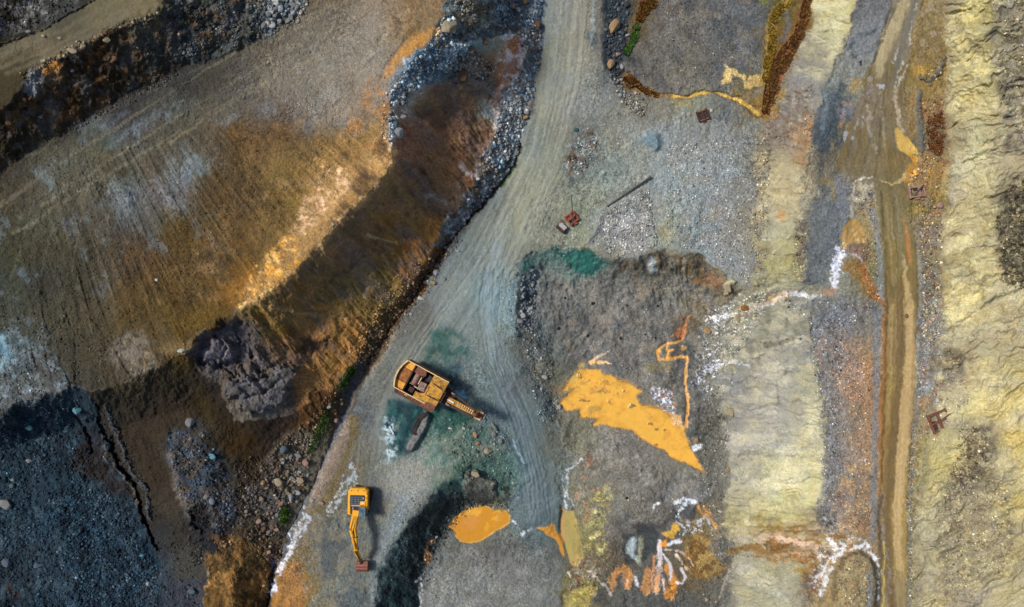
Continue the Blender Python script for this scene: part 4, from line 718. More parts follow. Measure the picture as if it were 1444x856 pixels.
# ------------------------------------------------------------------ east side
patches(PALE_L[5:] + PALE_R[:8], ['b0ab92', '7c7868', 'a39a70'], 20, .15, .45, 1.0, 201, ang=0, sx=1.8)
patches([(1140, 560), (1165, 560), (1165, 700), (1140, 740), (1090, 745), (1040, 735), (1060, 700), (1120, 640)], ['b8b088', 'b4ac7c'], 16, .05, .45, 1.0, 203, sx=2)
patches([(1150, 0), (1200, 0), (1180, 70), (1160, 110), (1120, 110)], ['b0aa88', '9c9672'], 10, .05, .5, 1.0, 205, sx=2.5)
patches([(1030, 440), (1120, 430), (1140, 480), (1060, 520), (1030, 480)], ['8f8a78', '625f50', 'a09880'], 13, .1, .6, .95, 207)
line(TL(2, 3, [(0, 240), (60, 225), (120, 200), (180, 200)]), [5, 4, 4, 3], '4a4634', soft=3, noisy=2.5, a=.6, dz=-.5)
blob(TL(2, 3, [(165, 190), (205, 175), (212, 200), (180, 230), (160, 215)]), 'a8a89c', soft=2, noisy=1.5, a=.7, dz=.3); blob(TL(2, 3, [(180, 195), (196, 192), (194, 206), (182, 206)]), '2c2a24', soft=1, a=.9)
line([(1143, 455), (1145, 480), (1142, 500), (1147, 520)], 1.6, '4a4842', a=.5)
line(TL(2, 3, [(60, 440), (65, 500), (78, 580)]), [2, 4, 3], '5c5c58', a=.6, noisy=2, soft=2)
# toe-side rubble texture and dark band east of the slope
patches([(1062, 190), (1090, 170), (1080, 400), (1062, 400)], ['5f574a', '7a7468', '8a7c58'], 7, .1, .7, .86, 209)
for k in range(7): line([(1050, 204 + k * 8), (1072, 205 + k * 8), (1092, 203 + k * 8)], 2, '4c4636', a=.5, noisy=1.5, soft=1.5)
patches([(1085, 150), (1150, 110), (1150, 190), (1110, 220), (1080, 190)], ['8a8478', '5c5448', '6a4c38'], 8, .15, .6, .86, 211)
patches([(1110, 190), (1145, 170), (1150, 215), (1120, 225)], ['98754c', '8e7252'], 8, .0, .6, .86, 213)
patches([(1100, 230), (1140, 240), (1130, 330), (1090, 320), (1085, 250)], ['a89c78', '8c825e'], 10, .0, .5, .95, 215)
blob(TL(1, 3, [(55, 330), (110, 325), (120, 365), (80, 385), (50, 365)]), 'a87c3c', soft=4, noisy=3, a=.7)
line([(1090, 355), (1105, 345), (1120, 318)], 2.5, 'b8ac88', a=.6, noisy=2, dz=.3)
patches([(1122, 300), (1140, 300), (1140, 390), (1118, 380)], ['4c3a38', '5a5450'], 6, .0, .7, .86, 217)
# grey flat and dark blue strips
blob([(1205, 30), (1255, 10), (1240, 60), (1225, 100), (1205, 125), (1192, 100), (1200, 60)], '6c6f70', soft=5, a=.6, noisy=2)
line([(1236, 40), (1210, 50), (1198, 65), (1204, 78)], 4, '42484c', soft=2, a=.7, noisy=2)
line([(1258, 0), (1243, 50), (1228, 72), (1200, 82)], 2, '45484a', soft=1, a=.6)
blob([(1212, 86), (1217, 84), (1216, 92), (1212, 92)], '14141c', soft=1, a=.9, dz=-.3)
line(TL(0, 3, [(425, 480), (400, 560), (365, 640), (355, 740), (330, 830)]), [10, 14, 20, 22, 12], '3b464c', soft=4, noisy=3, a=.85)
line(TL(0, 3, [(340, 520), (330, 620), (320, 720)]), 5, '6a7478', soft=3, noisy=2, a=.7)
for q, c in (([(475, 440), (545, 432), (540, 470), (490, 520), (470, 480)], '8c7444'), ([(405, 680), (440, 685), (430, 720), (410, 715)], '9a7840'), ([(430, 570), (490, 575), (480, 590), (435, 588)], '96764a')):
    blob(TL(0, 3, q), c, soft=2.5, noisy=2, a=.8)
patches(TL(0, 3, [(390, 580), (460, 560), (450, 660), (400, 680)]), ['6a5c62', '8a7a7c'], 5, .0, .7, .86, 219)
line(TL(1, 3, [(320, 0), (310, 60), (300, 130), (330, 240), (280, 300)]), [12, 8, 8, 8, 10], '3c3f3e', soft=4, noisy=3, a=.7)
blob(TL(1, 3, [(380, 120), (460, 110), (478, 180), (470, 300), (430, 380), (400, 300), (380, 220)]), '686b70', soft=5, a=.7, noisy=2)
blob(TL(1, 3, [(240, 280), (400, 280), (420, 400), (400, 540), (360, 640), (340, 760), (200, 740), (230, 660), (230, 520), (250, 420)]), '585f63', soft=5, a=.75, noisy=2.5)
streaks(TL(1, 3, [(240, 280), (400, 280), (420, 400), (400, 540), (360, 640), (340, 760), (200, 740), (230, 520)]), .12, 3, 40, ang=math.radians(100), dz=.03, seed=221)
line(TL(1, 3, [(320, 160), (370, 170), (380, 260)]), 8, '7c6a3c', soft=3, noisy=2.5, a=.6)
patches(TL(1, 3, [(480, 150), (610, 150), (620, 330), (560, 400), (520, 300), (470, 280)]), ['8a7a5a', '55585c', 'a09880'], 8, .0, .7, .86, 223)
line(TL(1, 3, [(505, 160), (540, 148), (600, 142)]), 3, 'd8d8d4', soft=1, noisy=1.4, a=.8)
line(TL(1, 3, [(495, 180), (488, 260), (480, 330), (470, 370)]), [3, 2, 4, 6], 'b0a898', soft=1.5, noisy=2, a=.7)
blob(TL(1, 3, [(465, 385), (510, 375), (545, 430), (562, 505), (520, 510), (470, 515), (440, 545), (415, 520), (412, 450)]), 'a6823a', soft=2, noisy=1.5, a=.9, kind=38, grain=.08)
blob(TL(1, 3, [(440, 545), (470, 512), (520, 505), (562, 510), (570, 560), (560, 620), (520, 600), (480, 570)]), '6e5644', soft=2, noisy=2, a=.85)
line(TL(1, 3, [(440, 580), (490, 570), (530, 600), (545, 640)]), 1.8, 'b09a9c', soft=1, noisy=1, a=.8)
blob(TL(1, 3, [(440, 600), (520, 600), (560, 640), (570, 740), (640, 840), (600, 850), (540, 780), (510, 700), (430, 660)]), '7c5c28', soft=3, noisy=2.5, a=.85)
line(TL(1, 3, [(545, 640), (560, 700), (590, 760), (620, 800), (650, 845)]), [8, 9, 8, 10, 8], '8a5418', soft=1.5, noisy=1.6, a=.85, kind=39)
line(TL(1, 3, [(650, 845), (664, 870), (680, 900)]), 5, '7a4c1a', soft=1.5, noisy=1, a=.85)
line(TL(1, 3, [(408, 545), (415, 575), (400, 610), (390, 660), (380, 740)]), [7, 12, 11, 12, 9], 'ccced6', soft=1.2, noisy=5, nscale=3, warp=.8, a=.93, gain=1.05, kind=40)
line(TL(1, 3, [(290, 808), (250, 812), (200, 800), (165, 788), (130, 800), (80, 815), (30, 840), (-30, 860)]), [4, 5, 5, 7, 5, 5, 5, 5], 'caccd0', soft=1.2, noisy=4.5, nscale=2.6, warp=.8, a=.9, gain=1.05, kind=41)
patches(TL(1, 3, [(0, 790), (100, 770), (160, 765), (180, 800), (60, 840), (0, 849)]), ['a06a3a', '8a7448', 'c8b090'], 5, .1, .7, .9, 225)
blob(TL(1, 3, [(300, 790), (360, 760), (400, 770), (370, 810), (330, 825)]), '8c6c54', soft=3, noisy=2, a=.8)
line([(1085, 424), (1060, 436), (1045, 440)], 10, '8a7a5a', soft=5, noisy=3, a=.5)
patches([(1105, 420), (1180, 420), (1240, 430), (1235, 460), (1150, 455)], ['5c656c', '6a6c6e', '4c4c4a'], 8, .1, .6, .86, 227)
patches([(1150, 460), (1190, 450), (1180, 560), (1185, 700), (1160, 720), (1158, 600)], ['62625f', '7a7a80', '555452'], 7, .12, .6, .86, 229)
patches([(1185, 470), (1225, 480), (1225, 560), (1190, 560)], ['96795a', '857068', '8f7c6c'], 7, .05, .6, .9, 231)
patches([(1178, 520), (1220, 500), (1222, 580), (1180, 580)], ['a8794c', '8a7262'], 5, .15, .65, .86, 233)
patches([(1180, 590), (1225, 590), (1225, 660), (1190, 650)], ['9a8668', '94806f', '7a6c60'], 9, .05, .55, .86, 235)
patches([(1185, 650), (1228, 650), (1228, 755), (1180, 755)], ['a5834c', '6a6460', '8a6c50'], 10, .0, .6, .86, 237)
patches(TL(3, 3, [(380, 190), (450, 200), (440, 330), (380, 300)]), ['7a5448', '9a783c'], 5, .1, .7, .86, 239)
line([(1236, 445), (1236, 480), (1235, 560), (1232, 640), (1231, 760)], [8, 9, 8, 6, 7], '666e74', soft=4, noisy=1.6, a=.8)
line([(1232, 300), (1240, 370), (1243, 420)], [8, 9, 7], '6e7880', soft=3, noisy=2, a=.6)
line([(1247, 440), (1248, 500), (1243, 560), (1242, 620), (1240, 700)], [5, 6, 6, 5, 4], '8a5a20', soft=2, noisy=1.4, a=.8, kind=3)
# the muddy fan where the tracks meet
patches([(1180, 180), (1215, 120), (1290, 120), (1296, 250), (1240, 262), (1180, 250), (1165, 235)], ['63553a', '7a6c4c', '6c6450'], 9, .0, .5, .9, 293, ang=1.5, sx=3, soft=8)
streaks([(1185, 240), (1215, 120), (1290, 120), (1290, 260)], .16, 2.6, 40, pole=(1262, -60), dz=.03, seed=295)
for q in ([(1200, 240), (1214, 190), (1228, 120)], [(1215, 245), (1228, 190), (1240, 120)], [(1235, 250), (1240, 190), (1250, 110)], [(1190, 235), (1206, 180), (1222, 140)]): line(q, 2.2, '4e452e', a=.6, noisy=1, soft=1.4)
for q, c_, w_ in (([(1243, 270), (1248, 340), (1252, 430), (1247, 560), (1243, 700), (1242, 880)], '3c3220', 2.4), ([(1283, 270), (1291, 350), (1295, 430), (1289, 560), (1280, 700), (1280, 880)], '4a3e28', 2.2), ([(1262, 280), (1270, 360), (1274, 440), (1268, 560), (1260, 700), (1259, 880)], '4a3c22', 2), ([(1256, 300), (1262, 380), (1263, 470), (1258, 600)], '94805a', 1.6), ([(1271, 600), (1265, 720), (1270, 860)], '8f7a50', 1.8)):
    line(q, w_, c_, a=.6, noisy=1, soft=1.2, dz=-.05, dash=60)
line([(1258, 430), (1256, 520), (1250, 600)], 3, 'a08a54', soft=2, a=.7, noisy=1)
line([(1266, 400), (1270, 470), (1266, 560), (1256, 640), (1250, 720), (1252, 800), (1262, 880)], [9, 12, 12, 12, 12, 12, 10], '6a5530', soft=2, noisy=.8, a=.8)
line([(1273, 360), (1282, 420), (1284, 500), (1278, 580), (1270, 660), (1265, 740), (1268, 800)], [2, 10, 17, 18, 16, 13, 8], 'b0945e', soft=2, noisy=.8, a=.85)
line([(1290, 430), (1288, 520), (1282, 620)], 3, '8c7448', soft=2, a=.6)
line([(1272, 380), (1268, 320), (1262, 270)], 5, '7a7058', soft=3, a=.6)
line([(1276, 310), (1279, 340), (1282, 370)], [3, 5, 3], 'b06a2c', soft=2, noisy=1, a=.75)
line([(1250, 290), (1254, 340), (1260, 400)], 3, '9c8250', soft=2, noisy=1, a=.6); line([(1243, 300), (1250, 370), (1254, 430)], 3, '5a4c2c', soft=2, a=.5)
for q in ([(1258, 260), (1262, 330), (1266, 380)], [(1240, 262), (1246, 320)]): line(q, 1.6, '4c432c', a=.6)
line([(1300, 340), (1302, 420), (1298, 520), (1290, 600), (1284, 700), (1283, 860)], [3, 5, 6, 5, 5, 5], '5e6264', soft=2.5, noisy=1.5, a=.75)
blob(TL(2, 3, [(880, 220), (920, 210), (925, 260), (910, 300), (910, 460), (870, 475), (865, 400), (890, 330)]), '747c86', soft=2.5, noisy=2, a=.75)
line([(1240, 700), (1241, 780), (1240, 860)], 4, '4a463e', soft=2, a=.7)
blob([(1226, 800), (1236, 800), (1238, 870), (1222, 870)], '555a60', soft=3, a=.7)
# top part of the east road: sandy lane, wet tracks and salt streaks
line([(1278, -60), (1276, 0), (1266, 30), (1252, 55), (1243, 85), (1238, 105)], [14, 14, 17, 19, 14, 8], 'a09068', soft=3, noisy=1.2, a=.85)
for q in ([(1258, 10), (1244, 50), (1232, 90), (1226, 110)], [(1262, 10), (1250, 44), (1236, 80)]): line(q, 2, '4a4434', a=.7, noisy=.8, dz=-.1)
line([(1292, 0), (1285, 30), (1276, 55), (1266, 85), (1260, 120)], 7, '5c5c58', soft=3, a=.6, noisy=1.5)
line([(1228, 110), (1224, 150), (1226, 180), (1235, 215)], [4, 4, 5, 4], '9c9a94', soft=1.4, noisy=3.6, nscale=3, a=.4, dash=8)
line([(1240, 130), (1246, 170), (1246, 210)], 3, '9c947c', soft=1.5, noisy=3, a=.35, dash=8)
for q in ([(1194, 186), (1190, 198)], [(1210, 168), (1202, 196)], [(1218, 160), (1216, 180)]): line(TL(0, 3, [((a - 1080) * 3.967, b * 3.967) for a, b in q]), 1.8, 'a8aeb2', soft=1, noisy=2.2, a=.5)
blob([(1238, 118), (1246, 120), (1246, 126), (1238, 126)], 'b4b8ba', soft=1, noisy=2, a=.6)
for q, w in (([(1293, 5), (1288, 30), (1284, 62)], 1.8), ([(1267, 66), (1262, 80), (1259, 88)], 2.2), ([(1274, 86), (1266, 105), (1262, 118)], 2.4), ([(1278, 92), (1270, 112), (1266, 122)], 2.4)): line(q, w * .9, 'c0c0ba', soft=1, noisy=2.2, a=.6, nscale=2.4, dash=7)
line([(1262, 118), (1262, 145), (1266, 160), (1270, 175), (1275, 188)], [2, 5, 6, 4, 2], 'b8ac90', soft=1.4, noisy=2.6, a=.8, kind=42, nscale=3)
blob([(1262, 180), (1270, 182), (1280, 192), (1290, 205), (1296, 214), (1284, 220), (1272, 214), (1264, 205)], 'bd9c50', soft=1.6, noisy=1.4, a=.9)
blob([(1282, 216), (1292, 222), (1294, 238), (1286, 252), (1274, 256), (1278, 240), (1284, 232)], 'c08a2c', soft=1.6, noisy=2, a=.9, kind=43)
line([(1290, 240), (1284, 250)], 4, 'dca04c', a=.8, noisy=1)
line([(1276, 248), (1268, 256), (1258, 260), (1240, 255)], [5, 3, 3, 2], 'b8a060', soft=1, noisy=1.6, a=.8)
line([(1284, 190), (1286, 150), (1288, 120)], [12, 12, 6], '7c6438', soft=3, a=.7, noisy=2)
line([(1296, 130), (1296, 170), (1300, 210)], [8, 8, 6], '4c5456', soft=1.6, a=.85, noisy=1.2, dz=.3)
blob([(1285, 94), (1298, 92), (1305, 100), (1298, 106), (1288, 106)], 'a07a2c', soft=3, noisy=2, a=.8)
line([(1332, 80), (1322, 100), (1310, 114), (1296, 108)], [5, 6, 6, 4], '5a5a58', soft=2, noisy=2.5, a=.75, dz=.4)
patches([(1295, 140), (1335, 140), (1335, 230), (1305, 215), (1300, 170)], ['5c4e3c', '78603f', '80583a'], 6, .0, .7, .86, 241)
patches([(1295, 0), (1340, 0), (1340, 90), (1285, 90)], ['7a6c50', '6a5838', '8a7c64'], 12, .1, .6, .86, 243)
patches([(1275, 240), (1335, 200), (1320, 300), (1300, 330), (1285, 270)], ['86703a', '6a6054', '785a3c'], 7, .05, .6, .86, 245)
patches([(1290, 300), (1335, 280), (1325, 500), (1300, 500)], ['70706c', '857446', '605a4e', '785c48'], 6, .12, .6, .86, 247)
patches([(1300, 500), (1345, 480), (1380, 520), (1330, 600), (1290, 640)], ['7c6c4c', '6a6664', '8c6438'], 9, .1, .6, .86, 249)
patches([(1282, 620), (1300, 600), (1302, 680), (1286, 860), (1283, 860)], ['7a5c34', '5a5c40', '8c8468'], 6, .0, .6, .86, 251)
# pale eastern hillside
patches([(1340, -80), (1500, -80), (1500, 460), (1330, 460)], ['c8c094', '958b6c', 'b8ae84', '9c9060'], 20, .12, .55, .98, 261, ang=math.radians(-24), sx=2.4)
patches([(1330, 380), (1500, 380), (1500, 900), (1300, 900)], ['c4b884', '958d74', 'b8ab70', 'a8a080'], 26, .12, .5, .98, 263, ang=math.radians(-10), sx=1.8)
patches([(1400, -80), (1500, -80), (1500, 230), (1420, 210), (1395, 100)], ['77705f', '554f40', '8c8470'], 11, .0, .75, .98, 265)
patches([(1420, 260), (1445, 250), (1500, 260), (1500, 420), (1415, 400), (1400, 340)], ['4c473c', '66604c', '3c3a30'], 8, .05, .8, .98, 267)
patches([(1360, 600), (1395, 600), (1400, 660), (1370, 680), (1340, 720), (1320, 715), (1350, 660)], ['4a4238', '6a5c4c'], 6, .0, .75, .98, 269)
patches([(1320, 710), (1420, 660), (1440, 740), (1400, 820), (1330, 850), (1310, 780)], ['827860', '6c6450', '948a6c'], 9, .0, .6, .98, 271)
patches([(1330, 680), (1375, 640), (1420, 720), (1330, 760)], ['7c725c'], 10, -.2, .5, .98, 273)
patches([(1310, 490), (1370, 480), (1370, 520), (1320, 560)], ['6f6450', '5c5444'], 9, -.1, .6, .98, 275)
patches([(1345, 0), (1395, 0), (1400, 140), (1350, 180)], ['c2b67c', 'aa9c5c', '938a60'], 10, .1, .6, .98, 277, ang=math.radians(-40), sx=2.5)
# southern gully in the east: ochre wash and white foam
GU = TL(3, 3, [(-60, 400), (80, 400), (240, 395), (380, 430), (560, 500), (640, 580), (500, 560), (400, 590), (330, 700), (300, 800), (220, 700), (240, 620), (120, 590), (-60, 560)])
patches(GU, ['8a7440', '6c6858', 'b09878', '7a5010'], 7, -.1, .8, .9, 281, sx=2)
for q, c_, w_ in (([(-180, 470), (0, 450), (120, 470), (240, 500), (340, 530)], 'a89a8a', 4), ([(-160, 430), (40, 430), (160, 450), (300, 470), (380, 500)], '9c8a60', 5), ([(-60, 560), (60, 575), (180, 590), (300, 620)], '8a6a38', 5), ([(0, 500), (120, 515), (260, 540)], '6a4f22', 6)):
    line(TL(3, 3, q), w_, c_, a=.6, noisy=3.5, soft=1.8, nscale=4, dz=-.15)
line(TL(3, 3, [(-140, 400), (0, 405), (100, 408), (200, 400)]), 3, '6a5c1c', a=.7, noisy=2, dz=-.2)
line(TL(3, 3, [(-200, 530), (-60, 510), (0, 540), (60, 530), (180, 545), (240, 560)]), [9, 10, 8, 7, 5, 3], '75571f', soft=2, noisy=3, a=.85)
line(TL(3, 3, [(60, 460), (120, 475), (220, 490), (300, 520)]), 4, 'c8a890', soft=1.5, noisy=3, a=.7); line(TL(3, 3, [(60, 555), (160, 545), (250, 560), (300, 580)]), 3, 'b08a6c', soft=1.5, noisy=2.5, a=.7)
line(TL(2, 2, [(1200, 1250), (1300, 1256), (1440, 1270)]), 4, 'a89a70', a=.6, noisy=2)
blob(TL(3, 3, [(140, 640), (240, 620), (260, 680), (200, 680)]), '8a6a1c', soft=4, noisy=3, a=.8)
patches(TL(3, 3, [(220, 650), (300, 640), (310, 800), (250, 849), (200, 849)]), ['5a4c40', '6a4c30', '44484c'], 6, .0, .7, .86, 283)
b = blob(TL(3, 3, [(395, 620), (440, 560), (500, 540), (560, 550), (600, 600), (625, 700), (620, 849), (620, 1060), (380, 1060), (370, 849), (370, 720)]), '857450', soft=4, noisy=2, a=.75, dz=.9)
patches(TL(3, 3, [(395, 620), (500, 545), (560, 600), (550, 849), (380, 849)]), ['9a7c48', '6c5c40', '8c8460'], 7, .05, .6, .9, 285)
line(TL(3, 3, [(380, 800), (385, 700), (430, 590), (490, 548), (560, 560)]), 5, '4c4030', soft=3, noisy=2, a=.6)
line(TL(3, 3, [(600, 600), (612, 700), (608, 849), (608, 1060)]), [6, 9, 10, 10], '4f4a36', soft=3, a=.75)
line(TL(3, 3, [(580, 660), (580, 849)]), 6, '5c6670', soft=3, a=.7)
patches(TL(3, 3, [(270, 300), (360, 300), (380, 420), (300, 400)]), ['56524e', '3f3c38'], 6, -.2, .8, .86, 287)
wline(TL(3, 3, [(632, 800), (632, 700), (630, 640), (612, 580), (585, 535), (560, 515), (520, 505), (470, 510), (430, 535), (400, 560), (370, 600), (345, 660), (330, 700), (310, 770)]), [2.4, 3, 4, 4, 5, 6, 5, 5, 6, 6, 6, 7, 7, 4], noisy=3, nscale=4, a=.97, col='cfd1d6', kind=44)
wline(TL(3, 3, [(440, 530), (400, 505), (365, 480), (345, 465)]), [10, 12, 10, 5], noisy=4, nscale=4, a=.95, col='cfd0d4', kind=44)
wline(TL(3, 3, [(560, 500), (545, 475), (510, 462), (480, 458), (465, 468)]), [4, 4, 3.5, 4, 3], noisy=1.6, a=.95, col='cfcfcc', kind=44)
wline(TL(3, 3, [(400, 560), (350, 560), (310, 555), (300, 580)]), [9, 9, 7, 3], noisy=4, nscale=3, a=.9, col='cac8c8', kind=44)
wline(TL(3, 3, [(340, 620), (300, 650), (280, 680), (270, 720)]), [10, 10, 8, 4], noisy=5, nscale=3, a=.9, col='cac8c8', kind=44)
wline(TL(3, 3, [(345, 700), (320, 730), (300, 765)]), [8, 7, 5], noisy=4, nscale=3, a=.9, col='cac8c8', kind=44)
wline(TL(3, 3, [(320, 350), (345, 390), (360, 430)]), [3, 4, 8], noisy=4, a=.6, col='c8c8c8')
line(TL(3, 3, [(310, 530), (350, 535), (390, 545)]), 5, '5c5a52', soft=2, noisy=2, a=.8)
wline(TL(3, 3, [(650, 200), (655, 350), (665, 500), (680, 600), (690, 700), (680, 800)]), [2, 4, 5, 6, 5, 4], noisy=3, a=.4, col='a8a0a4')
line(TL(3, 3, [(658, 480), (660, 600), (660, 849)]), 1.4, 'cfc060', soft=.8, a=.6)
# ------------------------------------------------------------------ yellow ditch of the top yard (soil under the growth)
YD = TL(0, 2, [(650, 440), (690, 485), (760, 515), (830, 545), (910, 540), (980, 550), (1060, 530), (1140, 522), (1200, 538), (1280, 555), (1340, 600), (1400, 645), (1440, 640)])
line(YD, [20, 18, 10, 6, 6, 8, 8, 6, 6, 8, 10, 12, 12], '7a5c30', soft=2.5, noisy=2, a=.85, dz=-.35, kind=17)
line(YD[4:12], [3, 4, 4, 2, 3, 4, 5, 6], 'c0a250', soft=1.4, noisy=1.6, a=.85)
blob(TL(0, 2, [(905, 565), (1030, 575), (1020, 610), (930, 600)]), '8c8450', soft=3, noisy=2, a=.7)
blob(TL(0, 2, [(1215, 385), (1250, 392), (1320, 430), (1325, 480), (1290, 430), (1250, 430), (1220, 470), (1190, 480), (1200, 440)]), 'bda468', soft=1.6, noisy=1.5, a=.85)
blob(TL(0, 2, [(1340, 430), (1400, 415), (1480, 430), (1470, 470), (1400, 480), (1360, 500), (1320, 490)]), 'b89850', soft=1.6, noisy=1.5, a=.85)
RE1 = [(1112, -30), (1108, 5), (1094, 18), (1087, 35), (1088, 60), (1082, 90), (1080, 115)]
RE2 = [(1140, -60), (1138, 0), (1132, 25), (1124, 52), (1108, 75), (1098, 95), (1088, 120), (1082, 145), (1078, 160)]
line(RE1, [10, 14, 14, 12, 12, 14, 14], '8a7228', soft=3, noisy=3, a=.85)
line(RE2, [12, 14, 15, 16, 20, 22, 20, 16, 8], '7a4a22', soft=3, noisy=3, a=.9)
line([(1110, 20), (1112, 40), (1104, 55)], 8, '54585c', soft=3, noisy=2, a=.7)
line([(913, -60), (910, 0), (900, 22), (896, 36)], [16, 16, 9, 6], '6a4c24', soft=3, noisy=2.5, a=.8)
blob([(1068, -20), (1082, -20), (1080, 6), (1070, 4)], '6a7030', soft=3, noisy=2, a=.7)
# fine salt-and-pepper of stones too small to build one by one
gr = np.random.default_rng(9).normal(0, 1, U.shape).astype(F)
GA *= np.clip(.8 + .8 * fbm(Uc / 38, Vc / 38, 741, 4, .6), .3, 1.7)
gr = gr * .85 + fbm(Uc / 2.6, Vc / 2.6, 701, 3, .8) * 1.1
CA *= np.exp(GA * (gr + 1.1 * fbm(Uc / 9, Vc / 9, 731, 4, .7)))[..., None]
gm = np.clip(RA * 2, .15, 1)
HT += np.where(KIND >= 18, 0.01, .055) * np.clip(GA * 3, 0, 1) * gr
hue = fbm(Uc / 14, Vc / 14, 751, 4, .6) * .5 + fbm(Uc / 3.5, Vc / 3.5, 771, 2) * .5
CA *= np.stack([1 + .07 * hue, 1 + .01 * hue, 1 - .08 * hue], -1)
CA = np.clip(CA, .003, .92)
# beyond the built area the ground goes on as its mirror image, so that it has no seam at the edge
ne = len(ext)
def mirror(c, f):
    n = len(f); t = np.abs((c - f[0]) / ST); t = np.mod(t, 2 * (n - 1)); t = np.where(t > n - 1, 2 * (n - 1) - t, t); return np.round(t).astype(int) + ne
mi, mj = mirror(us, fu), mirror(vs, fv)
CA = CA[mj][:, mi]; HT = HT[mj][:, mi]
def ground(px, py):
    i = (px - fu[0]) / ST + len(ext); j = (py - fv[0]) / ST + len(ext)
    return float(bil(HT, np.array([i]), np.array([j]))[0])
def P(px, py, z=None):           # point of the place seen at a photo pixel, at height z (default: on the ground)
    if z is None: z = ground(px, py)
    k = MPP * (1 - z / H)
    return Vector(((px - 722) * k, -(py - 428) * k, z))
print('paint', round(time.time() - T0, 1))
# ------------------------------------------------------------------ materials
def nd(nt, t, **k):
    n = nt.nodes.new(t)
    for a, b in k.items():
        if a.startswith('i_'): n.inputs[a[2:].replace('_', ' ')].default_value = b
        else: setattr(n, a, b)
    return n
def ground_mat(name, rough=.95, spec=.15, bump=.8, grain=.17, wet=0., scale=1.):
    m = bpy.data.materials.new(name); m.use_nodes = True; t = m.node_tree; L = t.links.new
    bs = t.nodes['Principled BSDF']; bs.inputs['Roughness'].default_value = rough; bs.inputs['Specular IOR Level'].default_value = spec
    at = nd(t, 'ShaderNodeAttribute', attribute_name='Col'); geo = nd(t, 'ShaderNodeNewGeometry')
    n1_ = nd(t, 'ShaderNodeTexNoise'); n1_.inputs['Scale'].default_value = 5.5 * scale; n1_.inputs['Detail'].default_value = 5; n1_.inputs['Roughness'].default_value = .75
    vo = nd(t, 'ShaderNodeTexVoronoi'); vo.inputs['Scale'].default_value = 3.6 * scale; vo.inputs['Randomness'].default_value = 1
    L(geo.outputs['Position'], n1_.inputs['Vector']); L(geo.outputs['Position'], vo.inputs['Vector'])
    mr = nd(t, 'ShaderNodeMapRange'); mr.inputs[1].default_value = .25; mr.inputs[2].default_value = .75; mr.inputs[3].default_value = 1 - grain * 2; mr.inputs[4].default_value = 1 + grain * 2
    L(n1_.outputs['Fac'], mr.inputs[0])
    hv = nd(t, 'ShaderNodeSeparateColor'); L(vo.outputs['Color'], hv.inputs[0])
    mv = nd(t, 'ShaderNodeMapRange'); mv.inputs[1].default_value = 0; mv.inputs[2].default_value = 1; mv.inputs[3].default_value = 1 - grain; mv.inputs[4].default_value = 1 + grain
    L(hv.outputs[0], mv.inputs[0])
    mu = nd(t, 'ShaderNodeMath', operation='MULTIPLY'); L(mr.outputs[0], mu.inputs[0]); L(mv.outputs[0], mu.inputs[1])
    vm = nd(t, 'ShaderNodeVectorMath', operation='SCALE'); L(at.outputs['Color'], vm.inputs[0]); L(mu.outputs[0], vm.inputs['Scale'])
    L(vm.outputs[0], bs.inputs['Base Color'])
    ad = nd(t, 'ShaderNodeMath', operation='MULTIPLY_ADD'); ad.inputs[1].default_value = -.5; L(vo.outputs['Distance'], ad.inputs[0]); L(n1_.outputs['Fac'], ad.inputs[2])
    bp = nd(t, 'ShaderNodeBump'); bp.inputs['Strength'].default_value = bump; bp.inputs['Distance'].default_value = .16
    L(ad.outputs[0], bp.inputs['Height']); L(bp.outputs[0], bs.inputs['Normal'])
    return m
M_SOIL = ground_mat('soil'); M_ROAD = ground_mat('packed_dirt', bump=.28, grain=.07); M_PALE = ground_mat('pale_clay', bump=.38, grain=.09); M_ROCKY = ground_mat('broken_rock', bump=.9, grain=.2)
M_MUD = ground_mat('wet_mud', rough=.8, spec=.3, bump=.22, grain=.05)
M_POOL = ground_mat('ochre_sludge', rough=.35, spec=.4, bump=.04, grain=.02); M_TEAL = ground_mat('copper_water', rough=.3, spec=.5, bump=.12, grain=.06)
M_SALT = ground_mat('salt_crust', rough=.7, spec=.3, bump=.3, grain=.05)
M_STONE = ground_mat('stone', bump=.5, grain=.14, scale=1.6)
def flat_mat(name, col, rough=.6, metal=0., spec=.4, col2=None, scale=3., thr=.5, bump=.15, sharp=.12):
    m = bpy.data.materials.new(name); m.use_nodes = True; t = m.node_tree; L = t.links.new
    bs = t.nodes['Principled BSDF']; bs.inputs['Roughness'].default_value = rough; bs.inputs['Metallic'].default_value = metal; bs.inputs['Specular IOR Level'].default_value = spec
    tc = nd(t, 'ShaderNodeTexCoord'); n = nd(t, 'ShaderNodeTexNoise'); n.inputs['Scale'].default_value = scale; n.inputs['Detail'].default_value = 7; n.inputs['Roughness'].default_value = .7
    L(tc.outputs['Object'], n.inputs['Vector'])
    r = nd(t, 'ShaderNodeValToRGB'); r.color_ramp.elements[0].position = thr - sharp; r.color_ramp.elements[1].position = thr + sharp
    c1 = tuple(lin(col)) + (1,); c2 = tuple(lin(col2 or col) * (1 if col2 else .75)) + (1,)
    r.color_ramp.elements[0].color = c1; r.color_ramp.elements[1].color = c2
    L(n.outputs['Fac'], r.inputs[0]); L(r.outputs[0], bs.inputs['Base Color'])
    bp = nd(t, 'ShaderNodeBump'); bp.inputs['Strength'].default_value = bump; bp.inputs['Distance'].default_value = .03; L(n.outputs['Fac'], bp.inputs['Height']); L(bp.outputs[0], bs.inputs['Normal'])
    return m
M_YEL = flat_mat('yellow_paint', 'e6a41c', .5, col2='a8762a', scale=3.0, thr=.6, sharp=.08); M_YELD = flat_mat('dusty_yellow_paint', 'd89a28', .6, col2='8f6420', scale=3)
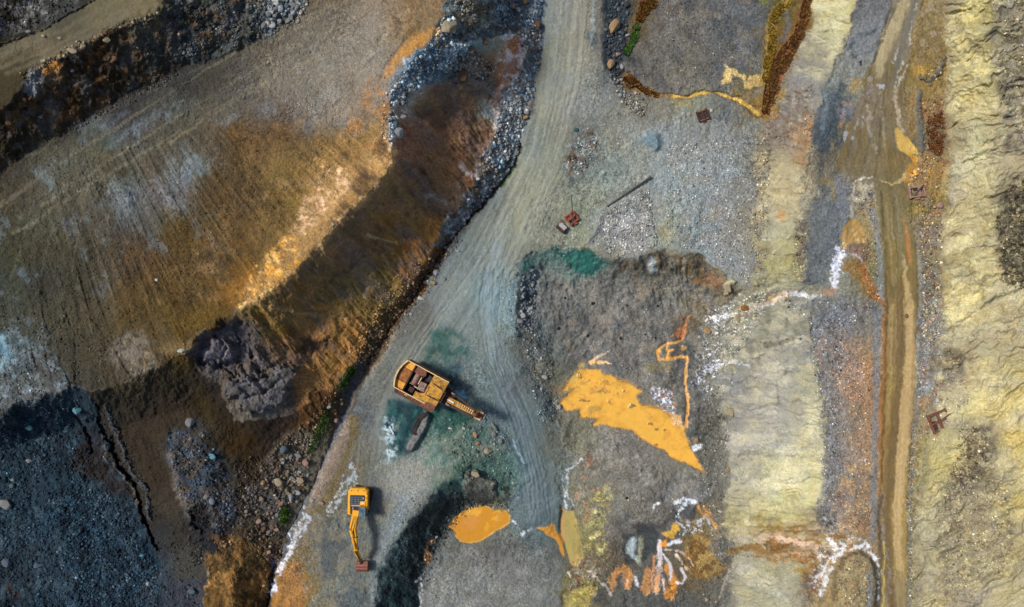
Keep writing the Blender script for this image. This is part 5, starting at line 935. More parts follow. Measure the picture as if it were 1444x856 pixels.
M_GLASS = flat_mat('tinted_glass', '5d7884', .12, spec=.6, col2='3c5260', scale=1.2); M_GRILL = flat_mat('dark_grille', '243440', .5, col2='16202a', scale=6)
M_BLK = flat_mat('black_steel', '1c1a1a', .6, col2='2c2622', scale=5); M_RUST = flat_mat('rust', '84543a', .85, col2='52342a', scale=4); M_RUSTR = flat_mat('red_rust', 'a2503a', .85, col2='6a3226', scale=4)
M_RUSTD = flat_mat('dark_rust', '4c3530', .85, col2='2a2020', scale=5); M_RUSTP = flat_mat('pale_rust', 'a08478', .8, col2='6e4c40', scale=5)
M_ORP = flat_mat('faded_orange_paint', 'c8922e', .65, col2='64401f', scale=2.6, thr=.53, sharp=.12); M_ORP2 = flat_mat('bright_orange_paint', 'dd9c34', .6, col2='a8601e', scale=1.6, thr=.6)
M_BRN = flat_mat('brown_sheet', 'a2662a', .7, col2='6a3c1c', scale=1.5); M_CREAM = flat_mat('cream_paint', 'd8bf8c', .6, col2='a8743c', scale=4, thr=.56); M_GREY = flat_mat('grey_steel', '8a8a8c', .5, col2='5a5858', scale=5)
M_CONC = flat_mat('pale_concrete', 'b4b0ac', .9, col2='84807c', scale=6); M_WOOD = flat_mat('weathered_wood', '55504c', .85, col2='3a3432', scale=5); M_WHITE = flat_mat('white_plank', 'd8dcdc', .7, col2='b0b4b4', scale=4)
M_HOLE = flat_mat('hole_dark', '0c0c0c', .9, col2='060606'); M_BUCK = flat_mat('bucket_steel', '8c4c34', .6, col2='5e3428', scale=3)
# ------------------------------------------------------------------ object helpers
def tag(o, label=None, cat=None, group=None, kind=None):
    if label: o['label'] = label
    if cat: o['category'] = cat
    if group: o['group'] = group
    if kind: o['kind'] = kind
    return o
def mesh_np(name, co_, faces, mat, col=None, smooth=False, parent=None):
    me = bpy.data.meshes.new(name); n = len(co_); k = faces.shape[1]; nf = len(faces)
    me.vertices.add(n); me.vertices.foreach_set('co', np.ascontiguousarray(co_, dtype=F).ravel())
    me.loops.add(nf * k); me.loops.foreach_set('vertex_index', np.ascontiguousarray(faces, dtype=np.int32).ravel())
    me.polygons.add(nf); me.polygons.foreach_set('loop_start', np.arange(nf, dtype=np.int32) * k)
    if smooth: me.polygons.foreach_set('use_smooth', np.ones(nf, bool))
    if col is not None:
        a = me.color_attributes.new('Col', 'FLOAT_COLOR', 'POINT'); c4 = np.ones((n, 4), F); c4[:, :3] = col; a.data.foreach_set('color', c4.ravel())
    me.materials.append(mat); me.update(calc_edges=True)
    o = bpy.data.objects.new(name, me); COL.objects.link(o)
    if parent: o.parent = parent
    return o
# ------------------------------------------------------------------ the sheet of terrain, cut into its pieces along the zones
kk = (MPP * (1 - HT / H))
X = (U - 722) * kk; Y = -(V - 428) * kk
FK = KIND[:-1, :-1].copy()
far = (U[:-1, :-1] < fu[0] - 1) | (U[:-1, :-1] > fu[-1] - 2) | (V[:-1, :-1] < fv[0] - 1) | (V[:-1, :-1] > fv[-1] - 2)
FK[far] = 0
# drop crumbs of a kind smaller than a few cells
for _ in range(2):
    for k_ in np.unique(FK):
        if k_ in (0, 1): continue
        m_ = (FK == k_).astype(F); p_ = np.pad(m_, 1); s_ = sum(p_[i:i + m_.shape[0], j:j + m_.shape[1]] for i in range(3) for j in range(3))
        FK[(m_ > 0) & (s_ < 4)] = 1 if k_ >= 17 else FK[(m_ > 0) & (s_ < 4)] * 0
FK[FK == 1] = 0
KD = {0: ('ground', 'structure', M_SOIL, 'grey and ochre quarry ground of crushed rock around the roads and pools', None),
      2: ('haul_road', 'structure', M_ROAD, 'wide grey haul road curving down from the top centre past the yellow excavator', None),
      3: ('muddy_road', 'structure', M_MUD, 'ochre wet rut beside the muddy road in the east', None),
      4: ('terrace', 'structure', M_SOIL, 'brown raked terrace above the shaded cliff in the west', None),
      5: ('dirt_road', 'structure', M_ROAD, 'olive dirt road crossing the top left corner', None),
      6: ('cliff', 'structure', M_SOIL, 'dark brown rock cliff below the top left dirt road', None),
      7: ('cliff', 'structure', M_SOIL, 'shaded brown pit wall falling from the terrace to the ditch', None),
      8: ('rubble_slope', 'structure', M_ROCKY, 'dark blue rubble slope in the bottom left corner', None),
      9: ('rubble_slope', 'structure', M_ROCKY, 'blue grey rubble slope between the brown pit wall and the haul road', None),
      10: ('rocky_bank', 'structure', M_ROCKY, 'stony bank at the foot of the brown pit wall', None),
      11: ('dirt_mound', 'structure', M_SOIL, 'orange brown earth mound beside the ditch at the bottom', None),
      12: ('steep_bank', 'structure', M_ROCKY, 'black steep bank below the excavator pad', None),
      13: ('pale_slope', 'structure', M_PALE, 'pale yellowish slope west of the eastern bench', None),
      14: ('muddy_road', 'structure', M_MUD, 'brown muddy road running down the east side with sandy lanes', None),
      15: ('hillside', 'structure', M_PALE, 'pale yellow eroded hillside along the right edge', None),
      16: ('rock_outcrop', 'structure', M_ROCKY, 'grey rock slab sticking out of the shaded brown wall', None),
      17: ('ditch', 'structure', M_ROCKY, 'dark drainage ditches along the toe of the pit wall and round the top yard', None),
      20: ('teal_pool', 'structure', M_TEAL, 'dark teal pool below the orange pylon sled', None),
      21: ('orange_pool', 'structure', M_POOL, 'largest bright orange pool, stretched diagonally across the pit basin', None),
      22: ('orange_pool', 'structure', M_POOL, 'tiny pale orange puddle above the largest orange pool', None),
      23: ('orange_trench', 'structure', M_POOL, 'narrow orange trench looping down into the largest pool', None),
      24: ('orange_pool', 'structure', M_POOL, 'rounded deep orange pool below the black bank', None),
      25: ('orange_pool', 'structure', M_POOL, 'small brownish orange puddle at the foot of the black bank', None),
      26: ('khaki_pool', 'structure', M_POOL, 'upright khaki pool below the white salt rivulet', None),
      27: ('orange_pool', 'structure', M_POOL, 'spiky orange puddle touching the left side of the khaki pool', None),
      28: ('khaki_pool', 'structure', M_POOL, 'khaki pool cut by the bottom edge of the photo', None),
      31: ('salt_stream', 'structure', M_SALT, 'thin white rivulet running down into the upright khaki pool', None),
      32: ('salt_stream', 'structure', M_SALT, 'short white zigzag rivulet right of the rounded orange pool', None),
      33: ('salt_stream', 'structure', M_SALT, 'bluish white wash behind the yellow excavator', None),
      34: ('salt_stream', 'structure', M_SALT, 'white foaming stream along the ditch left of the excavator boom', None),
      35: ('salt_stream', 'structure', M_SALT, 'narrow white rivulet at the bottom below the black bank', None),
      36: ('ochre_fingers', 'structure', M_POOL, 'orange finger shaped stains at the bottom of the south basin', None),
      37: ('salt_fingers', 'structure', M_SALT, 'white salt fingers fanning over the south basin', None),
      38: ('ochre_puddle', 'structure', M_POOL, 'ochre puddle above the thick white crust by the east road', None),
      39: ('rusty_stream', 'structure', M_MUD, 'rusty brown rivulet curling towards the east road', None),
      40: ('salt_stream', 'structure', M_SALT, 'thick bright white crust running down from the ochre puddle', None),
      41: ('salt_stream', 'structure', M_SALT, 'white salt stream crossing the pale slope', None),
      30: ('salt_stream', 'structure', M_SALT, 'patchy white salt crust at the upper right of the basin', None),
      42: ('salt_stream', 'structure', M_SALT, 'cream coloured rivulet beside the upper east road', None),
      43: ('orange_pool', 'structure', M_POOL, 'bright orange puddle above the rusty sled by the east road', None),
      44: ('salt_stream', 'structure', M_SALT, 'branching white foam where the gully leaves the east road', None)}
vidx = np.arange(NV * NU, dtype=np.int32).reshape(NV, NU)
XYZ = np.stack([X, Y, HT], -1).reshape(-1, 3); CF = CA.reshape(-1, 3)
# vertex normals of the whole sheet keep the cut pieces seamless
for k_ in np.unique(FK):
    if k_ not in KD: FK[FK == k_] = 0
seen = {}
for k_ in sorted(np.unique(FK)):
    nm, kd, mt, lb, g_ = KD[int(k_)]
    jj, ii = np.nonzero(FK == k_)
    q = np.stack([vidx[jj, ii], vidx[jj + 1, ii], vidx[jj + 1, ii + 1], vidx[jj, ii + 1]], 1)
    u_, inv = np.unique(q, return_inverse=True)
    o = mesh_np(nm, XYZ[u_], inv.reshape(-1, 4), mt, CF[u_], smooth=True)
    tag(o, lb, None, None, kd)
print('terrain', round(time.time() - T0, 1), len(q))

# ------------------------------------------------------------------ stones
RS = np.random.default_rng(77); random.seed(5)
def inside_pts(poly, n, rng):
    p = np.array(poly, float); x0, y0 = p.min(0); x1, y1 = p.max(0); out = []
    while sum(len(a) for a in out) < n:
        a = rng.random((n * 2 + 50, 2)) * [x1 - x0, y1 - y0] + [x0, y0]
        f = fbm(a[:, 0] / 9, a[:, 1] / 9, 900, 3)
        a = a[(sdf(poly, a[:, 0], a[:, 1]) < 0) & (f > -.45 + rng.random(len(a)) * .8 - .3)]; out.append(a)
    return np.concatenate(out)[:n]
def along_pts(pts, wid, n, rng):
    p = np.array(pts, float); seg = np.linalg.norm(np.diff(p, axis=0), axis=1); c = np.concatenate([[0], np.cumsum(seg)])
    t = rng.random(n) * c[-1]; i = np.clip(np.searchsorted(c, t) - 1, 0, len(seg) - 1); f = ((t - c[i]) / seg[i])[:, None]
    b = p[i] + (p[i + 1] - p[i]) * f; d = (p[i + 1] - p[i]) / seg[i][:, None]; nrm = np.stack([-d[:, 1], d[:, 0]], 1)
    return b + nrm * (rng.normal(0, .42, n) * wid)[:, None]
def rubble(name, label, specs, seed):
    rng = np.random.default_rng(seed); cs, ss, kc = [], [], []
    for sp in specs:
        n, s0, s1, cols = sp[1:5]
        pts = inside_pts(sp[0], n, rng) if sp[5:] == () else along_pts(sp[0], sp[5], n, rng)
        t = rng.random(n) ** 2.6; cs.append(pts); ss.append((s0 + (s1 - s0) * t) * .82)
        c = np.array([lin(c) for c in cols])[rng.integers(0, len(cols), n)] / .72 * np.exp(rng.normal(0, .22, n))[:, None]; kc.append(c)
    pts = np.concatenate(cs); s = np.concatenate(ss) * MPP / 2; c = np.concatenate(kc); n = len(pts); ij = ((pts[:, 0] - fu[0]) / ST + len(ext), (pts[:, 1] - fv[0]) / ST + len(ext))
    loc = CA[np.clip(ij[1].astype(int), 0, NV - 1), np.clip(ij[0].astype(int), 0, NU - 1)]; gl = c.mean(1, keepdims=True) / .22
    c = np.clip((loc * .75 + loc.mean(1, keepdims=True) * c / np.maximum(c.mean(1, keepdims=True), .02) * .25) * np.exp(rng.normal(.1, .48, (n, 1))) * np.clip(gl, .7, 1.5) ** .5, .008, .8)
    z = bil(HT, (pts[:, 0] - fu[0]) / ST + len(ext), (pts[:, 1] - fv[0]) / ST + len(ext)); k = MPP * (1 - z / H)
    base = np.array([[-1, -1, -1], [1, -1, -1], [1, 1, -1], [-1, 1, -1], [-.7, -.7, 1], [.7, -.7, 1], [.7, .7, 1], [-.7, .7, 1]], float)
    v = base[None] * (1 + rng.normal(0, .22, (n, 8, 3))); v *= (s[:, None] * np.stack([rng.uniform(.75, 1.25, n), rng.uniform(.7, 1.1, n), rng.uniform(.45, .8, n)], 1))[:, None, :]
    a = rng.random(n) * 2 * PI; tx = rng.normal(0, .3, n); ca, sa = np.cos(a)[:, None], np.sin(a)[:, None]; ct, st_ = np.cos(tx)[:, None], np.sin(tx)[:, None]
    y = v[:, :, 1] * ct - v[:, :, 2] * st_; zz = v[:, :, 1] * st_ + v[:, :, 2] * ct; x = v[:, :, 0]
    v = np.stack([x * ca - y * sa, x * sa + y * ca, zz], -1)
    v += np.stack([(pts[:, 0] - 722) * k, -(pts[:, 1] - 428) * k, z + s * .22], 1)[:, None]
    fq = np.array([[0, 3, 2, 1], [4, 5, 6, 7], [0, 1, 5, 4], [1, 2, 6, 5], [2, 3, 7, 6], [3, 0, 4, 7]])
    f = (fq[None] + (np.arange(n) * 8)[:, None, None]).reshape(-1, 4)
    o = mesh_np(name, v.reshape(-1, 3), f, M_STONE, np.repeat(c, 8, 0)); tag(o, label, None, None, 'stuff')
    return o
GRY = ['8a8a88', '6a6c6e', 'a4a29c', '5a5a58']; BLU = ['646e74', '848e94', '525a5f', '9ea6a8', '42494e']; DBL = ['54686f', '3f5560', '6c858f', '33424c', '8aa0a8']
WRM = ['9a8a74', '7a6a54', 'b0a48e', '6a5c4c']; BRN = ['8c7458', '6a5238', 'a08868', '57432e', '8a8a86']; PAL = ['c0b8a4', 'a8a29a', '8a8478', 'd4d0c8']
BLpoly = [(-50, 640), (60, 600), (130, 650), (220, 800), (225, 905), (-50, 905)]
rubble('rubble', 'blue grey stones strewn over the dark rubble slope at the bottom left', [
    (BLpoly, 5600, 1.2, 4.4, DBL), ([(60, 690), (150, 690), (225, 800), (225, 905), (120, 905), (100, 800)], 3400, 1.8, 5, DBL),
    ([(0, 590), (70, 555), (150, 560), (190, 660), (120, 650), (0, 650)], 700, 1.2, 4, DBL),
    ([(225, 760), (285, 770), (285, 905), (225, 905)], 500, 1.2, 4, GRY), ([(235, 610), (290, 610), (335, 700), (330, 745), (280, 750), (250, 690)], 1200, 1.2, 5.5, DBL + ['9aa0b0']),
    ([(262, 730), (330, 740), (330, 765), (270, 800)], 400, 1.5, 5, DBL), ([(148, 575), (170, 620), (205, 690), (212, 730)], 300, 1.2, 4, BLU, 10)], 1)
rubble('rubble', 'grey blue stones over the rubble slope between the pit wall and the haul road', [
    ([(700, 0), (765, 0), (760, 95), (745, 165), (722, 235), (690, 275), (645, 328), (665, 268), (696, 205), (704, 150), (724, 112), (742, 80), (738, 55), (700, 46)], 2600, 1.5, 6, BLU + ['9a8468']),
    ([(632, 10), (660, 60), (700, 95), (690, 125), (660, 105), (630, 105), (575, 130), (556, 150), (552, 210), (545, 200), (550, 130), (575, 95), (610, 60)], 2300, 1.5, 6, BLU + PAL[:1]),
    ([(640, 0), (700, 0), (700, 46), (660, 50)], 400, 1.2, 4, BLU + WRM), ([(365, 0), (435, 0), (425, 30), (380, 50), (345, 60)], 600, 1.5, 5, GRY + DBL)], 2)
rubble('rubble', 'mixed brown and grey stones along the ditch at the foot of the pit wall', [
    ([(642, 332), (620, 362), (600, 392), (572, 432), (540, 478), (515, 515)], 1500, 1.2, 5.5, BRN, 12), ([(600, 380), (560, 420), (530, 462), (505, 505)], 900, 1.2, 4, BRN, 22),
    ([(420, 600), (460, 590), (440, 650), (420, 690), (390, 740), (372, 800), (345, 750), (350, 690), (372, 650)], 1500, 1.5, 6, BRN + GRY),
    ([(470, 540), (500, 520), (480, 580), (440, 640), (420, 620)], 450, 1.2, 5, GRY + BRN), ([(330, 650), (370, 640), (360, 720), (340, 745)], 500, 1.2, 5, BRN + GRY),
    ([(560, 380), (520, 440)], 250, 1, 3, BRN, 30), ([(380, 740), (400, 700), (395, 790), (370, 840)], 200, 1.5, 5, GRY)], 3)
rubble('gravel', 'pale and dark crumbs of rock on the brown terrace and upper cliff', [
    ([(-50, 440), (110, 440), (120, 545), (40, 565), (-50, 590)], 700, 1, 3.4, BLU + PAL), (FAN, 1500, .9, 2.6, PAL + WRM), ([(100, 350), (300, 300), (300, 470), (120, 440)], 350, 1, 2.6, PAL),
    ([(380, 20), (560, 40), (545, 150), (400, 160)], 300, .9, 2.2, PAL), (TLTOP[:9] + TLTOE[::-1][2:11], 350, 1, 3.2, BRN[:3] + GRY[:2] + ['3a3430']),
    ([(30, 112), (100, 70), (170, 38), (228, 20)], 300, 1.5, 5, BRN + PAL, 7), ([(228, 0), (420, 0), (420, 20), (340, 62), (250, 90), (222, 50)], 900, 1.2, 4, DBL + GRY), ([(540, 130), (556, 130), (550, 210), (535, 200)], 250, 1.2, 4, PAL + BLU),
    ([(60, 200), (110, 175), (160, 152), (250, 100)], 260, 1.2, 3.5, GRY, 10), ([(-40, 20), (20, 0), (120, 0), (60, 35), (-40, 60)], 300, 1.2, 3.5, GRY),
    ([(448, 120), (400, 175), (380, 165), (430, 140)], 100, 1, 2.5, PAL), ([(110, 440), (150, 545)], 120, 1, 3, PAL, 20), ([(260, 480), (300, 560), (250, 560), (140, 560)], 150, 1, 3, PAL)], 4)
rubble('gravel', 'light crushed stones scattered over the pit floor and the yard', [
    ([(852, 300), (915, 265), (930, 345), (870, 362), (832, 345)], 1300, 1.1, 3.6, PAL + GRY), ([(940, 200), (1066, 195), (1066, 400), (1045, 398), (985, 352), (940, 345)], 2400, .9, 3, GRY + PAL),
    ([(890, 0), (1075, 0), (1070, 130), (890, 120)], 700, .9, 2.6, PAL + GRY), ([(860, 0), (886, 0), (882, 60), (872, 105), (890, 145), (862, 120), (852, 60)], 600, 1.3, 5.5, GRY + PAL),
    ([(860, 110), (890, 120), (915, 150), (905, 165), (870, 140)], 350, 1.5, 5, PAL + GRY), ([(795, 230), (830, 180), (845, 200), (820, 250)], 260, 1.2, 4.5, BLU + PAL),
    ([(760, 205), (900, 170), (930, 260), (850, 280), (760, 300)], 300, .8, 2.2, PAL), ([(733, 385), (755, 380), (755, 470), (735, 460)], 320, 1.5, 6, BLU),
    ([(735, 450), (775, 470), (790, 600), (760, 600), (745, 520)], 500, 1.2, 4, BLU + GRY), ([(780, 400), (1000, 400), (985, 560), (800, 540)], 800, .9, 2.8, PAL + GRY),
    ([(700, 390), (730, 370), (732, 500), (706, 480)], 260, 1, 3, GRY), ([(1000, 440), (1085, 405), (1080, 440), (1010, 540), (1000, 600), (985, 520)], 900, 1.2, 4, PAL + ['e4e4e8']),
    ([(1000, 560), (1030, 600), (1020, 720), (985, 720), (985, 620)], 450, 1.1, 3.5, PAL + WRM), ([(620, 570), (720, 590), (720, 700), (640, 660)], 450, 1.1, 4.5, GRY + WRM),
    ([(640, 725), (650, 715), (712, 708), (722, 720)], 260, 1.2, 4.5, ['3c4446', '5a6264', '2e3436'], 6), ([(660, 700), (640, 730), (612, 770), (596, 820)], 450, 1.2, 4.5, ['3a4042', '5c6264', '2a3032'], 14),
    ([(600, 680), (570, 750), (540, 830)], 250, 1, 3, ['2a3032', '3c4446'], 20), ([(1045, 425), (1030, 520), (1010, 560)], 200, 1.2, 4, PAL, 14),
    ([(950, 740), (1035, 750), (1035, 856), (990, 856), (960, 800)], 350, 1.1, 3.5, GRY + WRM), ([(800, 790), (850, 800), (850, 850), (790, 850)], 160, 1.1, 3.5, WRM + PAL), ([(870, 690), (1000, 700), (990, 740), (880, 740)], 180, 1, 3, PAL)], 5)
rubble('gravel', 'stones and crumbs on the eastern bench, road verges and yellow hillside', [
    ([(1062, 195), (1088, 175), (1080, 400), (1066, 405)], 700, 1, 3.4, WRM + GRY), ([(1140, 450), (1195, 450), (1180, 600), (1185, 740), (1160, 740), (1155, 600)], 1300, 1, 3.4, GRY),
    ([(1180, 480), (1230, 480), (1230, 750), (1180, 750)], 1000, 1, 3.2, ['a88258', '8a745e', 'a89078', '76706a']), ([(1205, 270), (1232, 270), (1240, 420), (1225, 440), (1215, 330)], 400, 1.1, 3.8, GRY + WRM),
    ([(1300, 300), (1330, 285), (1325, 480), (1302, 480)], 800, 1.2, 4.2, ['8a7458', 'a08868', '6c6c6c', 'b07850']), ([(1300, 310), (1303, 480), (1298, 560)], 300, 1.2, 3.5, WRM + GRY, 5),
    ([(1288, 600), (1284, 700), (1284, 850)], 500, 1, 3.2, WRM + GRY, 6), ([(1300, 480), (1345, 480), (1370, 560), (1320, 620), (1292, 620)], 500, 1, 3.4, WRM + PAL),
    ([(1355, 600), (1395, 600), (1395, 660), (1350, 710), (1330, 710)], 900, 1.2, 4, ['4c443c', '6c6054', '8a8070', '3a342e']), ([(1320, 700), (1420, 670), (1430, 800), (1330, 840)], 1500, 1, 3, ['968a6c', '6c6450', 'b4a884']),
    ([(1295, 140), (1332, 140), (1330, 230), (1305, 225)], 400, 1.3, 4, ['7a5c40', '5c4634', '94704c']), ([(1330, 80), (1322, 105), (1298, 112)], 120, 1.3, 4, ['4c4c4c', '6a6a68'], 8),
    ([(1400, 0), (1444, 0), (1444, 200), (1410, 150)], 400, 1.1, 3.4, ['7c735c', '5c5440', '9c9074']), ([(1418, 262), (1450, 250), (1460, 400), (1412, 400)], 800, 1.3, 4.2, ['4c483e', '38352c', '6a6250', '8a6848']),
    ([(1085, 150), (1150, 110), (1145, 210), (1100, 215)], 400, 1, 3, WRM), ([(1100, 420), (1230, 430), (1230, 460), (1120, 450)], 350, 1, 3.2, BLU + PAL), ([(1120, 310), (1140, 310), (1138, 400), (1118, 390)], 260, 1.2, 3.6, ['5c4c48', '7c7068']),
    ([(1186, 790), (1225, 790), (1225, 856), (1178, 856)], 250, 1, 3, WRM), ([(1040, 760), (1140, 765), (1200, 780), (1190, 800), (1040, 785)], 260, 1, 3, WRM), ([(1275, 240), (1330, 220), (1320, 300), (1290, 300)], 300, 1.2, 3.5, ['7a5c40', '8a8478', '5c4634'])], 6)
print('rubble', round(time.time() - T0, 1))
# single rocks
def rock_mesh(seed, sub=2):
    rng = np.random.default_rng(seed); bm = bmesh.new(); bmesh.ops.create_icosphere(bm, subdivisions=sub, radius=1)
    pl = [(Vector(rng.normal(0, 1, 3)).normalized(), rng.uniform(.48, .74)) for _ in range(12)] + [(Vector((0, 0, 1)), .6)]
    for v in bm.verts:
        p = v.co * (1 + .16 * mnoise.noise(v.co * 1.3 + Vector((seed, 0, 0))))
        for n, d in pl:
            e = p.dot(n) - d
            if e > 0: p = p - n * e * .92
        v.co = p
    me = bpy.data.meshes.new('rock'); bm.to_mesh(me); bm.free()
    return me
def stone_mat(name, c1, c2):
    dk = lambda h, f=.84: ''.join('%02x' % int(int(h[i:i+2], 16) * f) for i in (0, 2, 4))
    c1, c2 = dk(c1), dk(c2)
    m = flat_mat(name, c1, .92, spec=.15, col2=c2, scale=1.4, thr=.52, bump=.6, sharp=.18); return m
SM = {'tan': stone_mat('tan_stone', 'b89a70', '8a6e4c'), 'grey': stone_mat('grey_stone', '92928e', '6a6c6c'), 'white': stone_mat('white_stone', 'd6d4cc', 'a8a8a2'), 'blue': stone_mat('blue_stone', '64747e', '46545e'),
      'teal': stone_mat('teal_stone', '6aa0ac', '4c7c88'), 'brown': stone_mat('brown_stone', '8a6c50', '5c4636'), 'pale': stone_mat('pale_stone', 'b4a68a', '8a7c62'), 'pink': stone_mat('pink_stone', 'b89484', '8a7064'),
      'dark': stone_mat('dark_stone', '4a4c4e', '34373a'), 'rust': stone_mat('rusty_stone', 'b0702c', '7a4a28'), 'lite': stone_mat('light_grey_stone', 'b4b6b6', '868a8c'), 'dteal': stone_mat('dark_teal_stone', '3c6872', '2a4a54')}
RM = {}
def rock(px, py, w, h, rot, col, label, group=None, cat='rock', name='rock', var=None, sub=2):
    key = (var if var is not None else random.randrange(7), col, sub)
    if key not in RM: me = rock_mesh(key[0] * 3 + 1, sub); me.materials.append(SM[col]); RM[key] = me
    o = bpy.data.objects.new(name, RM[key]); COL.objects.link(o)
    p = P(px, py); s = MPP / 2 * 1.22
    o.location = p + Vector((0, 0, min(w, h) * s * .28)); o.scale = (w * s, h * s, min(w, h) * s * .8); o.rotation_euler = (random.uniform(-.2, .2), random.uniform(-.2, .2), math.radians(rot))
    return tag(o, label, cat, group)
